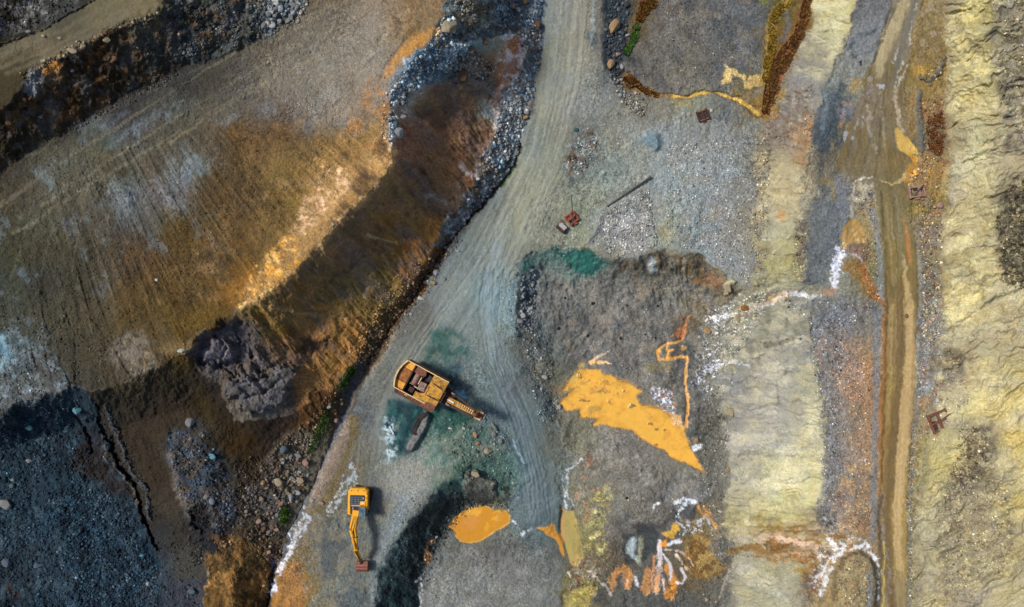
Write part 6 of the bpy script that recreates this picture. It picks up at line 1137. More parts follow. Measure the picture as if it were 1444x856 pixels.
RK = [(632, 38, 19, 25, -20, 'pale', 'largest pale boulder, crowning the blue rubble below the top edge', 'boulder', 3),
(561, 187, 15, 14, 20, 'lite', 'big light grey angular boulder on the lip of the brown wall', 'boulder', 2), (567, 165, 9, 10, 0, 'white', 'whitish rock just above the big angular boulder on the lip', 'rock', 2), (558, 176, 8, 8, 0, 'blue', 'bluish rock between the two light rocks on the lip', 'rock', 2),
(662, 68, 9, 8, 0, 'brown', 'reddish brown rock right of the dark hollow in the blue rubble', 'rock', 2), (684, 60, 9, 10, 0, 'brown', 'brown rock on the blue rubble, higher of the two brown ones', 'rock', 2), (650, 106, 14, 24, -20, 'brown', 'large brown rock leaning in the hollow under the blue rubble', 'boulder', 3),
(864, 39, 15, 20, 25, 'tan', 'cracked tan boulder on the dark bank right of the haul road', 'boulder', 3), (860, 92, 11, 13, 10, 'tan', 'golden tan boulder at the lower end of the dark bank', 'boulder', 3), (871, 77, 7, 7, 0, 'pink', 'pinkish rock beside the bright green grass', 'rock', 2),
(876, 94, 6, 9, 0, 'lite', 'light upright rock right of the golden tan boulder', 'rock', 2), (883, 7, 8, 11, 0, 'dark', 'dark grey rock at the top beside the brown reeds', 'rock', 2), (884, 50, 6, 5, 0, 'lite', 'light rock touching the top of the green grass', 'rock', 2), (884, 19, 6, 6, 0, 'blue', 'blue grey rock below the dark rock near the brown reeds', 'rock', 2),
(758, 36, 12, 11, 0, 'brown', 'brown rock on the left verge of the haul road', 'rock', 2), (740, 3, 9, 8, 0, 'tan', 'tan rock at the top edge left of the haul road', 'rock', 2), (722, 9, 8, 10, 30, 'pink', 'pinkish rock at the top, left of the tan one', 'rock', 2), (757, 18, 7, 9, 0, 'grey', 'grey rock above the brown rock on the haul road verge', 'rock', 2),
(740, 166, 8, 7, 0, 'tan', 'tan rock low on the rubble beside the haul road bend', 'rock', 2), (1003, 156, 5.5, 5.5, 0, 'white', 'white rock beside the dark rusty sled in the yard', 'rock', 2), (812, 184, 7, 6, 0, 'dteal', 'greenish rock on the small debris heap in the yard', 'rock', 2),
(996, 467, 12, 11, 5, 'tan', 'square tan boulder above the orange trench', 'boulder', 3), (986, 475, 5, 4, 0, 'white', 'white rock left of the square tan boulder', 'rock', 2), (1060, 456, 7, 5, 0, 'white', 'flat white rock below the salt stream crossing the slope', 'rock', 2),
(1040, 449, 7, 14, 8, 'pale', 'upright pale yellow boulder beside the salt stream', 'boulder', 2), (1049, 435, 13, 9, 0, 'rust', 'rusty orange rock on the salt stream', 'rock', 2), (1025, 406, 8, 17, -25, 'pale', 'tall pale boulder leaning on the right rim of the basin', 'boulder', 3),
(1030, 582, 13, 13, 0, 'pale', 'rounded pale boulder at the foot of the pale slope', 'boulder', 3), (981, 621, 6, 11, 0, 'tan', 'narrow tan boulder below the orange trench', 'boulder', 2), (788, 574, 6, 8, 0, 'lite', 'pale oval rock at the left tip of the largest orange pool', 'rock', 2), (768, 532, 8, 8, 0, 'lite', 'light rock in the blue stony strip beside the haul road', 'rock', 2),
(747, 435, 8, 8, 0, 'lite', 'round light rock on the left rim of the basin', 'rock', 2), (737, 444, 10, 9, 20, 'lite', 'light slab left of the round rock on the basin rim', 'rock', 2), (732, 453, 11, 7, 10, 'grey', 'grey slab at the bottom of the rim rock cluster', 'rock', 2),
(639, 328, 7, 5, 0, 'white', 'white rock at the upper end of the stony ditch', 'rock', 2), (629, 349, 8, 6, 0, 'lite', 'light rock a little below the white one in the stony ditch', 'rock', 2), (645, 354, 6, 4, 0, 'lite', 'light rock on the road edge of the stony ditch', 'rock', 2), (614, 385, 10, 8, 0, 'lite', 'big light rock halfway down the stony ditch', 'rock', 2), (611, 399, 8, 7, 0, 'tan', 'tan rock below the big light one in the stony ditch', 'rock', 2),
(594, 421, 10, 6, 15, 'white', 'flat white rock at the lower part of the stony ditch', 'rock', 2), (627, 394, 5, 4, 0, 'grey', 'small grey rock lying alone on the haul road', 'rock', 2), (579, 443, 5, 5, 0, 'lite', 'light rock right of the ditch, below the flat white one', 'rock', 2), (572, 467, 4.5, 3.5, 0, 'lite', 'tiny light rock alone on the floor above the rope shovel', 'rock', 2),
(463, 574, 7, 6, 0, 'lite', 'light rock between the two grass strips', 'rock', 2), (474, 593, 8, 7, 0, 'pink', 'pinkish rock in the dark ditch right of the long grass strip', 'rock', 2), (400, 634, 12, 13, 30, 'blue', 'bluish boulder at the left of the stony bank', 'boulder', 2), (420, 641, 12, 8, 20, 'grey', 'grey rock right of the bluish boulder on the stony bank', 'rock', 2),
(431, 651, 10, 13, 0, 'pink', 'pinkish grey boulder on the stony bank, upper of the pair by the grass', 'boulder', 2), (424, 676, 12, 12, 0, 'pale', 'pale tan boulder on the stony bank below the pinkish one', 'boulder', 3), (410, 702, 8, 13, 0, 'lite', 'upright light grey boulder on the stony bank', 'boulder', 2), (420, 694, 10, 8, 0, 'lite', 'light rock right above the upright grey boulder', 'rock', 2),
(392, 679, 15, 11, 40, 'pale', 'wide pale boulder at the left of the stony bank', 'boulder', 3), (440, 706, 9, 6, 20, 'lite', 'light rock on the right bank of the ditch, level with the excavator roof', 'rock', 2), (431, 715, 7, 8, 0, 'white', 'whitish rock in the ditch above the foaming stream', 'rock', 2), (454, 709, 8, 6, 0, 'pink', 'pinkish rock at the end of the bluish wash', 'rock', 2),
(390, 746, 8, 7, 0, 'pink', 'pink grey rock left of the foaming stream', 'rock', 2), (379, 778, 7, 8, 0, 'pink', 'pink grey rock above the black end of the ditch', 'rock', 2), (615, 757, 5, 5, 0, 'lite', 'light rock at the foot of the black bank', 'rock', 2), (587, 819, 8, 5, 0, 'grey', 'flat grey rock left of the bottom white rivulet', 'rock', 2),
(635, 604, 6, 4, 15, 'white', 'white oval rock on the teal stain under the shovel boom', 'rock', 2), (654, 604, 5, 4, 0, 'white', 'small white rock right of the oval one under the shovel boom', 'rock', 2), (696, 600, 6, 17, -32, 'grey', 'long grey slab right of the shovel dipper', 'boulder', 2), (697, 611, 9, 10, 0, 'grey', 'grey boulder under the long slab', 'boulder', 2),
(670, 613, 6, 11, 0, 'tan', 'upright tan rock below the shovel dipper', 'rock', 2), (706, 621, 9, 10, 0, 'grey', 'grey boulder nearest the blue trickle right of the shovel', 'boulder', 2), (688, 636, 11, 10, 0, 'pale', 'pale tan boulder lowest of those right of the shovel', 'boulder', 3), (679, 580, 9, 7, 40, 'grey', 'grey rock touching the tip of the shovel dipper', 'rock', 2),
(673, 625, 6, 6, 0, 'tan', 'small tan rock below the upright tan one', 'rock', 2), (661, 641, 6, 5, 0, 'grey', 'small grey rock on the green stained slope', 'rock', 2), (672, 637, 6, 5, 0, 'dteal', 'greenish rock on the green stained slope', 'rock', 2),
(724, 681, 5, 6, 0, 'lite', 'light rock beside the lower haul road branch', 'rock', 2), (1037, 675, 9, 8, 0, 'lite', 'light rock below the rounded pale boulder at the slope foot', 'rock', 2), (1027, 660, 8, 9, 0, 'tan', 'tan rock just above the light one at the slope foot', 'rock', 2), (1015, 721, 6, 5, 0, 'white', 'white rock right of the salt fingers', 'rock', 2),
(997, 845, 7, 7, 0, 'pale', 'pale rock near the bottom edge in the south basin', 'rock', 2), (1324, 290, 9, 9, 0, 'pink', 'pinkish rock at the foot of the yellow hillside', 'rock', 2), (1322, 564, 7, 7, 0, 'white', 'white rock above the rusty sled on the hillside toe', 'rock', 2), (1278, 446, 5, 6, 0, 'brown', 'brown rock lying on the muddy road', 'rock', 2),
(1308, 65, 5, 4, 0, 'pale', 'small pale rock right of the upper muddy road', 'rock', 2), (109, 579, 13, 11, 0, 'teal', 'pale turquoise boulder on the dark slope below the terrace lip', 'boulder', 3), (43, 601, 13, 11, 0, 'dteal', 'dark teal boulder at the upper left of the rubble slope', 'boulder', 3), (268, 596, 14, 12, 0, 'grey', 'round grey boulder above the blue rubble cone', 'boulder', 3),
(300, 643, 12, 9, 0, 'teal', 'turquoise boulder on the blue rubble cone', 'boulder', 3), (11, 710, 15, 16, 0, 'grey', 'grey boulder near the left edge of the rubble slope', 'boulder', 3), (18, 676, 7, 5, 0, 'grey', 'small grey rock above the grey boulder at the left edge', 'rock', 2), (17, 685, 8, 7, 0, 'blue', 'blue grey rock touching the small grey one at the left', 'rock', 2),
(299, 707, 8, 10, 0, 'grey', 'right of two grey rocks low on the blue rubble cone', 'rock', 2), (292, 700, 9, 8, 40, 'grey', 'left of two grey rocks low on the blue rubble cone', 'rock', 2), (271, 832, 12, 10, 0, 'blue', 'bluish boulder left of the orange mound', 'boulder', 2), (10, 793, 14, 13, 0, 'blue', 'blue boulder near the bottom left corner', 'boulder', 3),
(54, 797, 11, 9, 0, 'blue', 'blue boulder right of the one near the bottom left corner', 'boulder', 2), (209, 823, 7, 6, 0, 'lite', 'light rock at the bottom of the rubble slope', 'rock', 2), (201, 782, 8, 6, 0, 'teal', 'pale teal rock below the long gully', 'rock', 2), (41, 650, 10, 6, 10, 'grey', 'flat grey rock high on the left rubble slope', 'rock', 2),
(255, 495, 11, 5, -10, 'white', 'white slab at the dark crack on the terrace lip', 'rock', 2), (221, 395, 4.5, 4.5, 0, 'white', 'white rock alone on the brown terrace', 'rock', 2), (103, 73, 12, 7, 10, 'pale', 'pale rock on the edge above the dark cliff, largest of them', 'rock', 2), (117, 66, 6, 8, 0, 'pale', 'pale rock right of the largest one on the cliff edge', 'rock', 2),
(151, 56, 8, 11, 35, 'pale', 'pale leaning rock on the cliff below the road', 'rock', 2), (170, 38, 7, 5, 0, 'pale', 'pale rock on the road edge above the dark cliff', 'rock', 2), (136, 53, 6, 6, 0, 'tan', 'tan rock between the pale rocks on the cliff edge', 'rock', 2), (85, 81, 6, 6, 0, 'tan', 'tan rock at the orange patch of the cliff edge', 'rock', 2),
(160, 85, 11, 8, -30, 'brown', 'brown slab stuck in the dark cliff', 'rock', 2), (259, 75, 5, 5, 0, 'grey', 'grey rock on the dark blue cliff section', 'rock', 2), (61, 51, 6, 4, 20, 'pale', 'pale flat stone lying on the top left road', 'rock', 2), (85, 54, 6, 4, 10, 'pale', 'second pale flat stone further right on the top left road', 'rock', 2), (102, 100, 5, 5, 0, 'lite', 'light rock halfway down the dark cliff', 'rock', 2), (58, 165, 7, 6, 0, 'grey', 'grey rock at the foot of the dark cliff', 'rock', 2),
(40, 45, 7, 4, 0, 'grey', 'grey stone on the upper verge of the top left road', 'rock', 2), (670, 667, 14, 11, 20, 'pale', 'pale rock ledge standing out of the green slope', 'boulder', 3)]
for px, py, w, h, r, c, lb, nm, sub in RK: rock(px, py, w, h, -r, c, lb, None, 'boulder' if nm == 'boulder' else 'rock', nm, None, sub)
def cluster(pts, n, s0, s1, cols, label, group, wid=None, seed=1):
    rng = np.random.default_rng(seed); q = along_pts(pts, wid, n, rng) if wid else inside_pts(pts, n, rng)
    q = np.array(q); lo, hi = np.percentile(q[:, 1], [33, 67]); xm = np.median(q[:, 0])
    CN = {'lite': 'light grey', 'grey': 'mid grey', 'white': 'whitish', 'blue': 'blue grey', 'tan': 'tan', 'pink': 'pinkish', 'brown': 'brown', 'rust': 'rusty', 'pale': 'pale yellow'}
    for a, b in q:
        s = rng.uniform(s0, s1); rock(a, b, s, s * rng.uniform(.7, 1), rng.uniform(0, 180), (c_ := cols[rng.integers(len(cols))]), '%s %s rock %s, %s %s' % ('larger' if s > (s0 + s1) / 2 else 'smaller', CN[c_], label, 'upper' if b < lo else 'lower' if b > hi else 'middle', 'left part' if a < xm else 'right part'), group, 'rock', 'rock', None, 2)
cluster(TL(0, 1, [(40, 90), (110, 0), (260, 0), (240, 60), (200, 130), (130, 175), (40, 150)]), 52, 5, 10, ['lite', 'grey', 'grey', 'white', 'blue'], 'in the heap beside the top terrace road', 'rocks heaped at the top of the terrace', seed=11)
cluster(TL(0, 1, [(1050, 130), (1020, 230), (940, 310), (890, 400), (830, 480), (815, 590), (850, 590), (900, 470), (1000, 380), (1080, 250), (1100, 190)]), 58, 4, 7, ['blue', 'lite', 'grey', 'blue', 'tan'], 'in the line of rocks along the wall lip', 'rocks spilled along the lip', seed=12)
cluster([(734, 386), (752, 384), (756, 412), (748, 440), (736, 440)], 13, 5, 9, ['blue', 'lite', 'blue'], 'on the left rim of the basin', 'rocks on the basin rim', seed=13)
cluster([(400, 640), (440, 640), (430, 690), (400, 740), (375, 760), (360, 720), (370, 670)], 34, 5, 9, ['grey', 'lite', 'pink', 'brown', 'tan'], 'on the stony bank by the ditch', 'rocks on the stony bank', seed=14)
cluster([(640, 332), (615, 375), (590, 412), (560, 452)], 26, 4, 7, ['lite', 'tan', 'grey', 'brown'], 'lying in the stony ditch beside the haul road', 'rocks in the stony ditch', 8, seed=15)
cluster([(715, 5), (760, 5), (758, 90), (742, 170), (720, 230), (700, 250), (712, 150), (735, 90)], 38, 4, 8, ['blue', 'lite', 'blue', 'brown', 'grey'], 'on the rubble slope beside the haul road', 'rocks on the roadside rubble slope', seed=16)
cluster([(853, 98), (872, 104), (884, 128), (905, 145), (895, 152), (868, 130)], 18, 4, 7, ['lite', 'grey', 'blue', 'pale'], 'spilled at the corner of the yard ditch', 'rocks at the yard corner', seed=17)
cluster([(1160, 470), (1175, 560), (1172, 640), (1170, 700)], 14, 3.5, 5.5, ['grey', 'lite'], 'on the stony strip of the eastern bench', 'rocks on the eastern bench', 16, seed=18)
cluster([(1305, 330), (1312, 420), (1306, 470)], 16, 3.5, 6, ['brown', 'tan', 'grey', 'brown'], 'on the verge of the muddy road', 'rocks on the east verge', 14, seed=19)
print('rocks', round(time.time() - T0, 1))
# ------------------------------------------------------------------ plants (masses nobody could count)
def tufts(name, label, polys, n, h, w, cols, seed, blades=7, spread=.5):
    rng = np.random.default_rng(seed); V_, C_ = [], []
    for poly, nn in zip(polys, n):
        p = inside_pts(poly, nn, rng); z = bil(HT, (p[:, 0] - fu[0]) / ST + len(ext), (p[:, 1] - fv[0]) / ST + len(ext)); k = MPP * (1 - z / H)
        base = np.stack([(p[:, 0] - 722) * k, -(p[:, 1] - 428) * k, z], 1)
        cc = np.array([lin(c) for c in cols])[rng.integers(0, len(cols), nn)]
        for b in range(blades):
            a = rng.random(nn) * 2 * PI; hh = h * rng.uniform(.5, 1.1, nn); sp = spread * hh * rng.uniform(.3, 1.3, nn); ww = w * rng.uniform(.6, 1.2, nn)
            d = np.stack([np.cos(a), np.sin(a), 0 * a], 1); s = np.stack([-np.sin(a), np.cos(a), 0 * a], 1)
            o0 = base + d * .03
            t1 = o0 + d * (sp * .5)[:, None] + s * (ww / 2)[:, None] + [0, 0, 1] * (hh * .6)[:, None]; t2 = o0 + d * (sp * .5)[:, None] - s * (ww / 2)[:, None] + [0, 0, 1] * (hh * .6)[:, None]
            t3 = o0 + d * sp[:, None] + [0, 0, 1] * hh[:, None]
            V_.append(np.stack([o0, t1, t3, t2], 1)); c = np.clip(cc * np.exp(rng.normal(0, .25, nn))[:, None], 0, 1); C_.append(np.repeat(c[:, None], 4, 1))
    v = np.concatenate(V_).reshape(-1, 3); c = np.concatenate(C_).reshape(-1, 3); f = np.arange(len(v), dtype=np.int32).reshape(-1, 4)
    return tag(mesh_np(name, v, f, M_LEAF, c), label, None, None, 'stuff')
M_LEAF = bpy.data.materials.new('leaf'); M_LEAF.use_nodes = True
_t = M_LEAF.node_tree; _b = _t.nodes['Principled BSDF']; _a = nd(_t, 'ShaderNodeAttribute', attribute_name='Col'); _t.links.new(_a.outputs['Color'], _b.inputs['Base Color']); _b.inputs['Roughness'].default_value = .7
GC = ['5c7c30', '4a6628', '6e8c3e', '3c5224']
tufts('grass', 'short bright green grass strip in the ditch, upper one beside the brown wall', [TL(2, 1, [(540, 345), (575, 350), (560, 400), (520, 460), (490, 490), (470, 475), (480, 440), (510, 390)])], [420], .35, .10, GC, 1)
tufts('grass', 'longer bright green grass strip in the ditch', [TL(2, 1, [(400, 600), (425, 610), (415, 670), (380, 740), (330, 820), (300, 850), (320, 780), (350, 700), (375, 640)])], [620], .35, .10, GC, 2)
tufts('grass', 'round green grass tuft on the bank left of the foaming stream', [TL(3, 1, [(165, 280), (190, 290), (200, 330), (180, 380), (150, 385), (130, 350), (145, 310)])], [330], .4, .10, ['5a8030', '6c9038', '3c5824'], 3)
tufts('grass', 'bright green grass strip on the dark bank right of the haul road', [TL(0, 2, [(690, 150), (725, 150), (715, 220), (690, 250), (660, 320), (630, 300), (655, 260), (675, 230)])], [520], .35, .10, ['4e7c2c', '628e3c', '3e5e26'], 4)
tufts('grass', 'faint moss green growth in the dark slot beside the haul road', [TL(1, 1, [(1440, 60), (1400, 110), (1350, 170), (1310, 200), (1340, 150), (1400, 90), (1440, 40)])], [90], .25, .08, ['3c4c20', '4c5c28'], 5)
OC = ['7c5028', '8e6230', '64421f', '9a7436', '523820']
def strip(pts, w):
    p = np.array(pts, float); d = np.gradient(p, axis=0); d /= np.linalg.norm(d, axis=1)[:, None]; n = np.stack([-d[:, 1], d[:, 0]], 1); ww = (np.array(w) / 2)[:, None] if not np.isscalar(w) else w / 2
    return [tuple(a) for a in p + n * ww] + [tuple(a) for a in (p - n * ww)[::-1]]
tufts('reeds', 'orange brown dry reeds lining the right side of the top yard', [strip(RE2, [9, 11, 12, 13, 18, 20, 18, 14, 8])], [2300], .5, .12, OC, 6, 6)
tufts('reeds', 'yellow ochre reeds in the inner channel of the top yard', [strip(RE1, [8, 10, 10, 9, 9, 11, 11])], [900], .4, .12, ['9a7c20', 'b0902c', '7c6420', '8a6a1c'], 7, 6)
tufts('reeds', 'brown dry reeds above the green grass at the top', [TL(0, 2, [(740, -10), (820, -10), (820, 30), (780, 70), (740, 120), (705, 140), (710, 80)])], [420], .45, .12, ['7c4a1c', '9a641e', '5c3c1c', '6c6020'], 8, 6)
tufts('reeds', 'rusty round clump of dry reeds at the left corner of the yard ditch', [TL(0, 2, [(640, 440), (680, 425), (710, 450), (700, 490), (670, 510), (640, 490)]), TL(0, 2, [(710, 450), (760, 500), (830, 530), (830, 552), (760, 530), (700, 490)])], [330, 260], .4, .12, OC, 9, 6)
tufts('reeds', 'brown scrub on the mound right of the east road bend', [[(1308, 165), (1328, 160), (1332, 190), (1325, 220), (1310, 215), (1304, 190)]], [420], .4, .12, ['7a4c24', '6a4a30', '8c5c2c'], 10, 6)
tufts('shrubbery', 'dark low scrub on the right edge of the yellow hillside', [[(1410, 262), (1460, 240), (1470, 410), (1418, 405), (1398, 345)]], [260], .4, .14, ['4c4a38', '3c3a2c', '5c563e', '6a6044'], 11, 6)

# ------------------------------------------------------------------ building blocks for the machines
def bx(bm, c, s, rz=0, rx=0, ry=0, bev=0., taper=None):
    M = Matrix.Translation(c) @ Matrix.Rotation(rz, 4, 'Z') @ Matrix.Rotation(ry, 4, 'Y') @ Matrix.Rotation(rx, 4, 'X') @ Matrix.Diagonal((*s, 1))
    r = bmesh.ops.create_cube(bm, size=1, matrix=M)
    if bev: bmesh.ops.bevel(bm, geom=list({e for v in r['verts'] for e in v.link_edges}), offset=bev, segments=2, affect='EDGES', profile=.5)
def cyl(bm, a, b, r, r2=None, n=12):
    a, b = Vector(a), Vector(b); d = b - a; q = d.to_track_quat('Z', 'Y').to_matrix().to_4x4()
    bmesh.ops.create_cone(bm, cap_ends=True, segments=n, radius1=r, radius2=r if r2 is None else r2, depth=d.length, matrix=Matrix.Translation((a + b) / 2) @ q)
def beam(bm, a, b, w, h, w2=None, h2=None, up=(0, 0, 1), bev=0):
    a, b = Vector(a), Vector(b); d = (b - a).normalized(); s = d.cross(Vector(up)).normalized(); u = s.cross(d); vs_ = []
    for p, ww, hh in ((a, w, h), (b, w2 or w, h2 or h)):
        for i, j in ((-1, -1), (1, -1), (1, 1), (-1, 1)): vs_.append(bm.verts.new(p + s * i * ww / 2 + u * j * hh / 2))
    fs = [(3, 2, 1, 0), (4, 5, 6, 7), (0, 1, 5, 4), (1, 2, 6, 5), (2, 3, 7, 6), (3, 0, 4, 7)]
    nf = [bm.faces.new([vs_[i] for i in f]) for f in fs]
    if bev: bmesh.ops.bevel(bm, geom=list({e for v in vs_ for e in v.link_edges}), offset=bev, segments=2, affect='EDGES')
def prism(bm, poly, z0, z1, bev=0):
    a = [bm.verts.new((x, y, z0)) for x, y in poly]; b = [bm.verts.new((x, y, z1)) for x, y in poly]; n = len(poly)
    bm.faces.new(a[::-1]); bm.faces.new(b)
    for i in range(n): bm.faces.new((a[i], a[(i + 1) % n], b[(i + 1) % n], b[i]))
    if bev: bmesh.ops.bevel(bm, geom=[e for e in bm.edges if e.verts[0] in b and e.verts[1] in b], offset=bev, segments=2, affect='EDGES')
def part(name, bm, mat, parent, label=None, kind=None):
    bmesh.ops.recalc_face_normals(bm, faces=bm.faces)
    me = bpy.data.meshes.new(name); bm.to_mesh(me); bm.free(); me.materials.append(mat)
    o = bpy.data.objects.new(name, me); COL.objects.link(o); o.parent = parent
    return tag(o, label, None, None, kind)
def B(): return bmesh.new()
def thing(name, label, cat, loc, rz=0, group=None, rx=0, ry=0):
    o = bpy.data.objects.new(name, None); COL.objects.link(o); o.location = loc; o.rotation_euler = (rx, ry, rz); o.empty_display_size = .5
    return tag(o, label, cat, group)
# ------------------------------------------------------------------ yellow excavator (local: x east, y north, metres; origin under the slew ring)
m_ = MPP * (1 - 2.0 / H)
gz = ground(505, 712)
ex = thing('excavator', 'yellow crawler excavator with its boom stretched down towards a rusty bucket', 'excavator', P(505, 709, gz), math.radians(-1))
ex.location = Vector(((505 - 722) * MPP * (1 - (gz + 2) / H), -(709 - 428) * MPP * (1 - (gz + 2) / H), gz))
ex.location.z += .05
px_ = lambda x, y: ((x - 505) * m_, -(y - 709) * m_)
for s in (-1, 1):
    a = math.radians(-14); ox, oy = 1.15 * s * math.cos(a), 1.15 * s * math.sin(a)
    t = thing('x', None, None, (0, 0, 0)); bpy.data.objects.remove(t)
    bm = B(); bx(bm, (ox + .15, oy - .1, .42), (.55, 4.2, .8), rz=a, bev=.18); tr = part('track', bm, M_BLK, ex)
    bm = B()
    for k in range(22): yy = -1.95 + k * .185; bx(bm, (ox + .15 - yy * math.sin(a), oy - .1 + yy * math.cos(a), .84), (.58, .13, .05), rz=a)
    part('track_shoes', bm, M_RUSTD, tr, kind='stuff')
    bm = B(); bx(bm, (ox + .15, oy - .1, .42), (.64, 3.0, .35), rz=a); part('track_frame', bm, M_RUSTD, tr)
bm = B(); bx(bm, (0.1, 0, .6), (1.9, 2.4, .5), bev=.05); cyl(bm, (0, 0, .8), (0, 0, 1.1), .75, n=24); part('undercarriage', bm, M_BLK, ex)
hx0, hx1 = -13.8 * m_, 14 * m_; hy1, hy0 = 20.5 * m_, -18 * m_
bm = B(); prism(bm, [(hx0, hy0), (1.0 * m_ * 0 - .35, hy0), (-.35, -11 * m_ * 1.0), (hx1, -11 * m_), (hx1, hy1 - .5), (hx1 - .35, hy1), (hx0 + .35, hy1), (hx0, hy1 - .5)], 1.1, 1.75, .05); part('deck', bm, M_YELD, ex)
bm = B(); prism(bm, [(hx0 + .02, hy1 - 1.0), (hx1 - .02, hy1 - 1.0), (hx1 - .02, hy1 - .3), (hx1 - .45, hy1 + .04), (hx0 + .45, hy1 + .04), (hx0 + .02, hy1 - .3)], 1.3, 2.35, .14); cw = part('counterweight', bm, M_YEL, ex)
for k in (-1, 0, 1):
    bm = B(); bx(bm, (k * .95, hy1 - .28, 2.36), (.2, .1, .06)); part('lifting_eye', bm, M_BLK, cw)
for s, ln in ((-1, 3.0), (1, 2.2)):
    bm = B(); bx(bm, (s * (hx1 - .22), hy1 - .9 - ln / 2, 2.0), (.42, ln, .6), bev=.1); sb = part('side_box', bm, M_YEL, ex)
    bm = B()
    for k in range(2): bx(bm, (s * (hx1 - .02), hy1 - 1.4 - k * .9, 2.0), (.05, .7, .4))
    part('side_door', bm, M_YELD, sb)
bm = B(); bx(bm, (-.1, hy1 - 1.75, 1.95), (2.15, 1.35, .75), bev=.08); eh = part('engine_hood', bm, M_GRILL, ex, 'dark blue grey engine hood with a grid of louvres')
for k in range(4):
    bm = B(); bx(bm, (-.1, hy1 - 2.25 + k * .33, 2.345), (1.9, .05, .05)); part('louvre', bm, M_GREY, eh)
for k in range(4):
    bm = B(); bx(bm, (-.85 + k * .5, hy1 - 1.75, 2.35), (.05, 1.2, .05)); part('louvre', bm, M_GREY, eh)
bm = B(); bx(bm, (.82, hy1 - 2.1, 2.42), (.34, .22, .12), bev=.03); cyl(bm, (.95, hy1 - 1.3, 2.3), (.95, hy1 - 1.3, 2.8), .08); part('exhaust', bm, M_WHITE, eh)
bm = B(); bx(bm, (-.1, hy1 - 2.6, 1.9), (2.1, .22, .5), bev=.04); part('walkway', bm, M_CONC, ex)
bm = B(); bx(bm, (-.95, hy1 - 3.3, 1.85), (.62, 1.0, .3), bev=.05); part('tool_box', bm, M_RUSTP, ex)
bm = B(); bx(bm, (-.2, hy1 - 3.15, 1.8), (.75, .95, .25)); part('slew_motor', bm, M_RUSTD, ex)
cx, cy = px_(512.6, 719)
bm = B(); bx(bm, (cx, cy, 2.0), (1.02, 1.5, 1.75), bev=.12); cb = part('cab', bm, M_YELD, ex)
bm = B(); bx(bm, (cx, cy, 2.9), (.98, 1.42, .1), bev=.04); part('roof', bm, M_GLASS, cb, 'blue grey cab roof window')
bm = B(); bx(bm, (cx, cy - .74, 2.2), (.86, .06, 1.0)); part('windscreen', bm, M_GLASS, cb)
for s in (-1, 1):
    bm = B(); bx(bm, (cx + s * .5, cy, 2.3), (.05, 1.1, .75)); part('side_window', bm, M_GLASS, cb)
bm = B(); bx(bm, (cx - .1, cy + .25, 2.97), (.5, .04, .04)); bx(bm, (cx + .15, cy - .3, 2.97), (.04, .9, .04)); part('wiper', bm, M_BLK, cb)
bm = B(); bx(bm, (cx + .0, cy + 1.12, 2.1), (.9, .62, .7), bev=.1); part('air_cleaner_box', bm, M_YEL, ex)
bm = B()
for q in ((hx1 - .05, hy1 - 1.1), (hx1 - .05, hy1 - 2.6)): cyl(bm, (q[0], q[1], 2.3), (q[0], q[1], 2.95), .03, n=6)
cyl(bm, (hx1 - .05, hy1 - 1.1, 2.95), (hx1 - .05, hy1 - 2.6, 2.95), .03, n=6); part('handrail', bm, M_YEL, ex)
b0 = px_(502.8, 720); b1 = px_(500.2, 743); b2 = px_(502.8, 754); b3 = px_(504.6, 772); b4 = px_(507.2, 791); b5 = px_(509.2, 800)
V3 = lambda p, z: (p[0], p[1], z)
bm = B(); beam(bm, V3(b0, 1.9), V3(b1, 2.9), 1.0, .55, .95, .95, bev=.06); beam(bm, V3(b1, 2.9), V3(b2, 3.0), .95, .95, .8, .8, bev=.06); beam(bm, V3(b2, 3.0), V3(b3, 2.5), .8, .8, .55, .5, bev=.05); bo = part('boom', bm, M_YEL, ex)
for s in (-1, 1):
    bm = B(); cyl(bm, (b0[0] + s * .32, b0[1] - .1, 1.4), (b1[0] + s * .5, b1[1] + .2, 2.6), .1); part('boom_cylinder', bm, M_YELD, bo)
    bm = B(); cyl(bm, (b0[0] + s * .2, b0[1] - .6, 2.75), (b1[0] + s * .2, b1[1], 3.45), .035, n=6); cyl(bm, (b1[0] + s * .2, b1[1], 3.45), (b2[0] + s * .15, b2[1], 3.45), .035, n=6); part('hose', bm, M_BLK, bo)
bm = B(); cyl(bm, (b1[0], b1[1] - .1, 3.5), (b3[0], b3[1] + .1, 3.15), .14); part('arm_cylinder', bm, M_YELD, bo)
bm = B(); cyl(bm, (b3[0], b3[1], 3.1), (b3[0] + .03, b3[1] - .45, 2.9), .07); part('cylinder_rod', bm, M_GREY, bo)
bm = B(); cyl(bm, (b2[0] - .5, b2[1], 3.0), (b2[0] + .5, b2[1], 3.0), .12); cyl(bm, (b3[0] - .42, b3[1], 2.5), (b3[0] + .42, b3[1], 2.5), .12); part('pin', bm, M_BLK, bo)
bm = B(); beam(bm, (b3[0], b3[1] + .25, 3.0), V3(b4, 1.2), .58, .75, .42, .4, bev=.05); ar = part('arm', bm, M_YEL, ex)
bm = B(); cyl(bm, (b3[0] + .05, b3[1] - .1, 3.25), (b4[0], b4[1] + .55, 2.0), .1); part('bucket_cylinder', bm, M_BLK, ar)
bm = B(); beam(bm, (b4[0], b4[1] + .55, 1.9), (b5[0], b5[1] + .1, 1.0), .3, .12); cyl(bm, (b4[0] - .35, b4[1], 1.25), (b4[0] + .35, b4[1], 1.25), .1); part('linkage', bm, M_RUSTD, ar)
bc = px_(509.6, 802)
bm = B(); pr = [(y * 1.22, z) for y, z in ((.66, 1.0), (.2, 1.12), (-.35, 1.02), (-.72, .62), (-.82, .15), (-.6, .02), (-.1, .0), (.45, .12))]   # (y, z) profile of the bucket shell
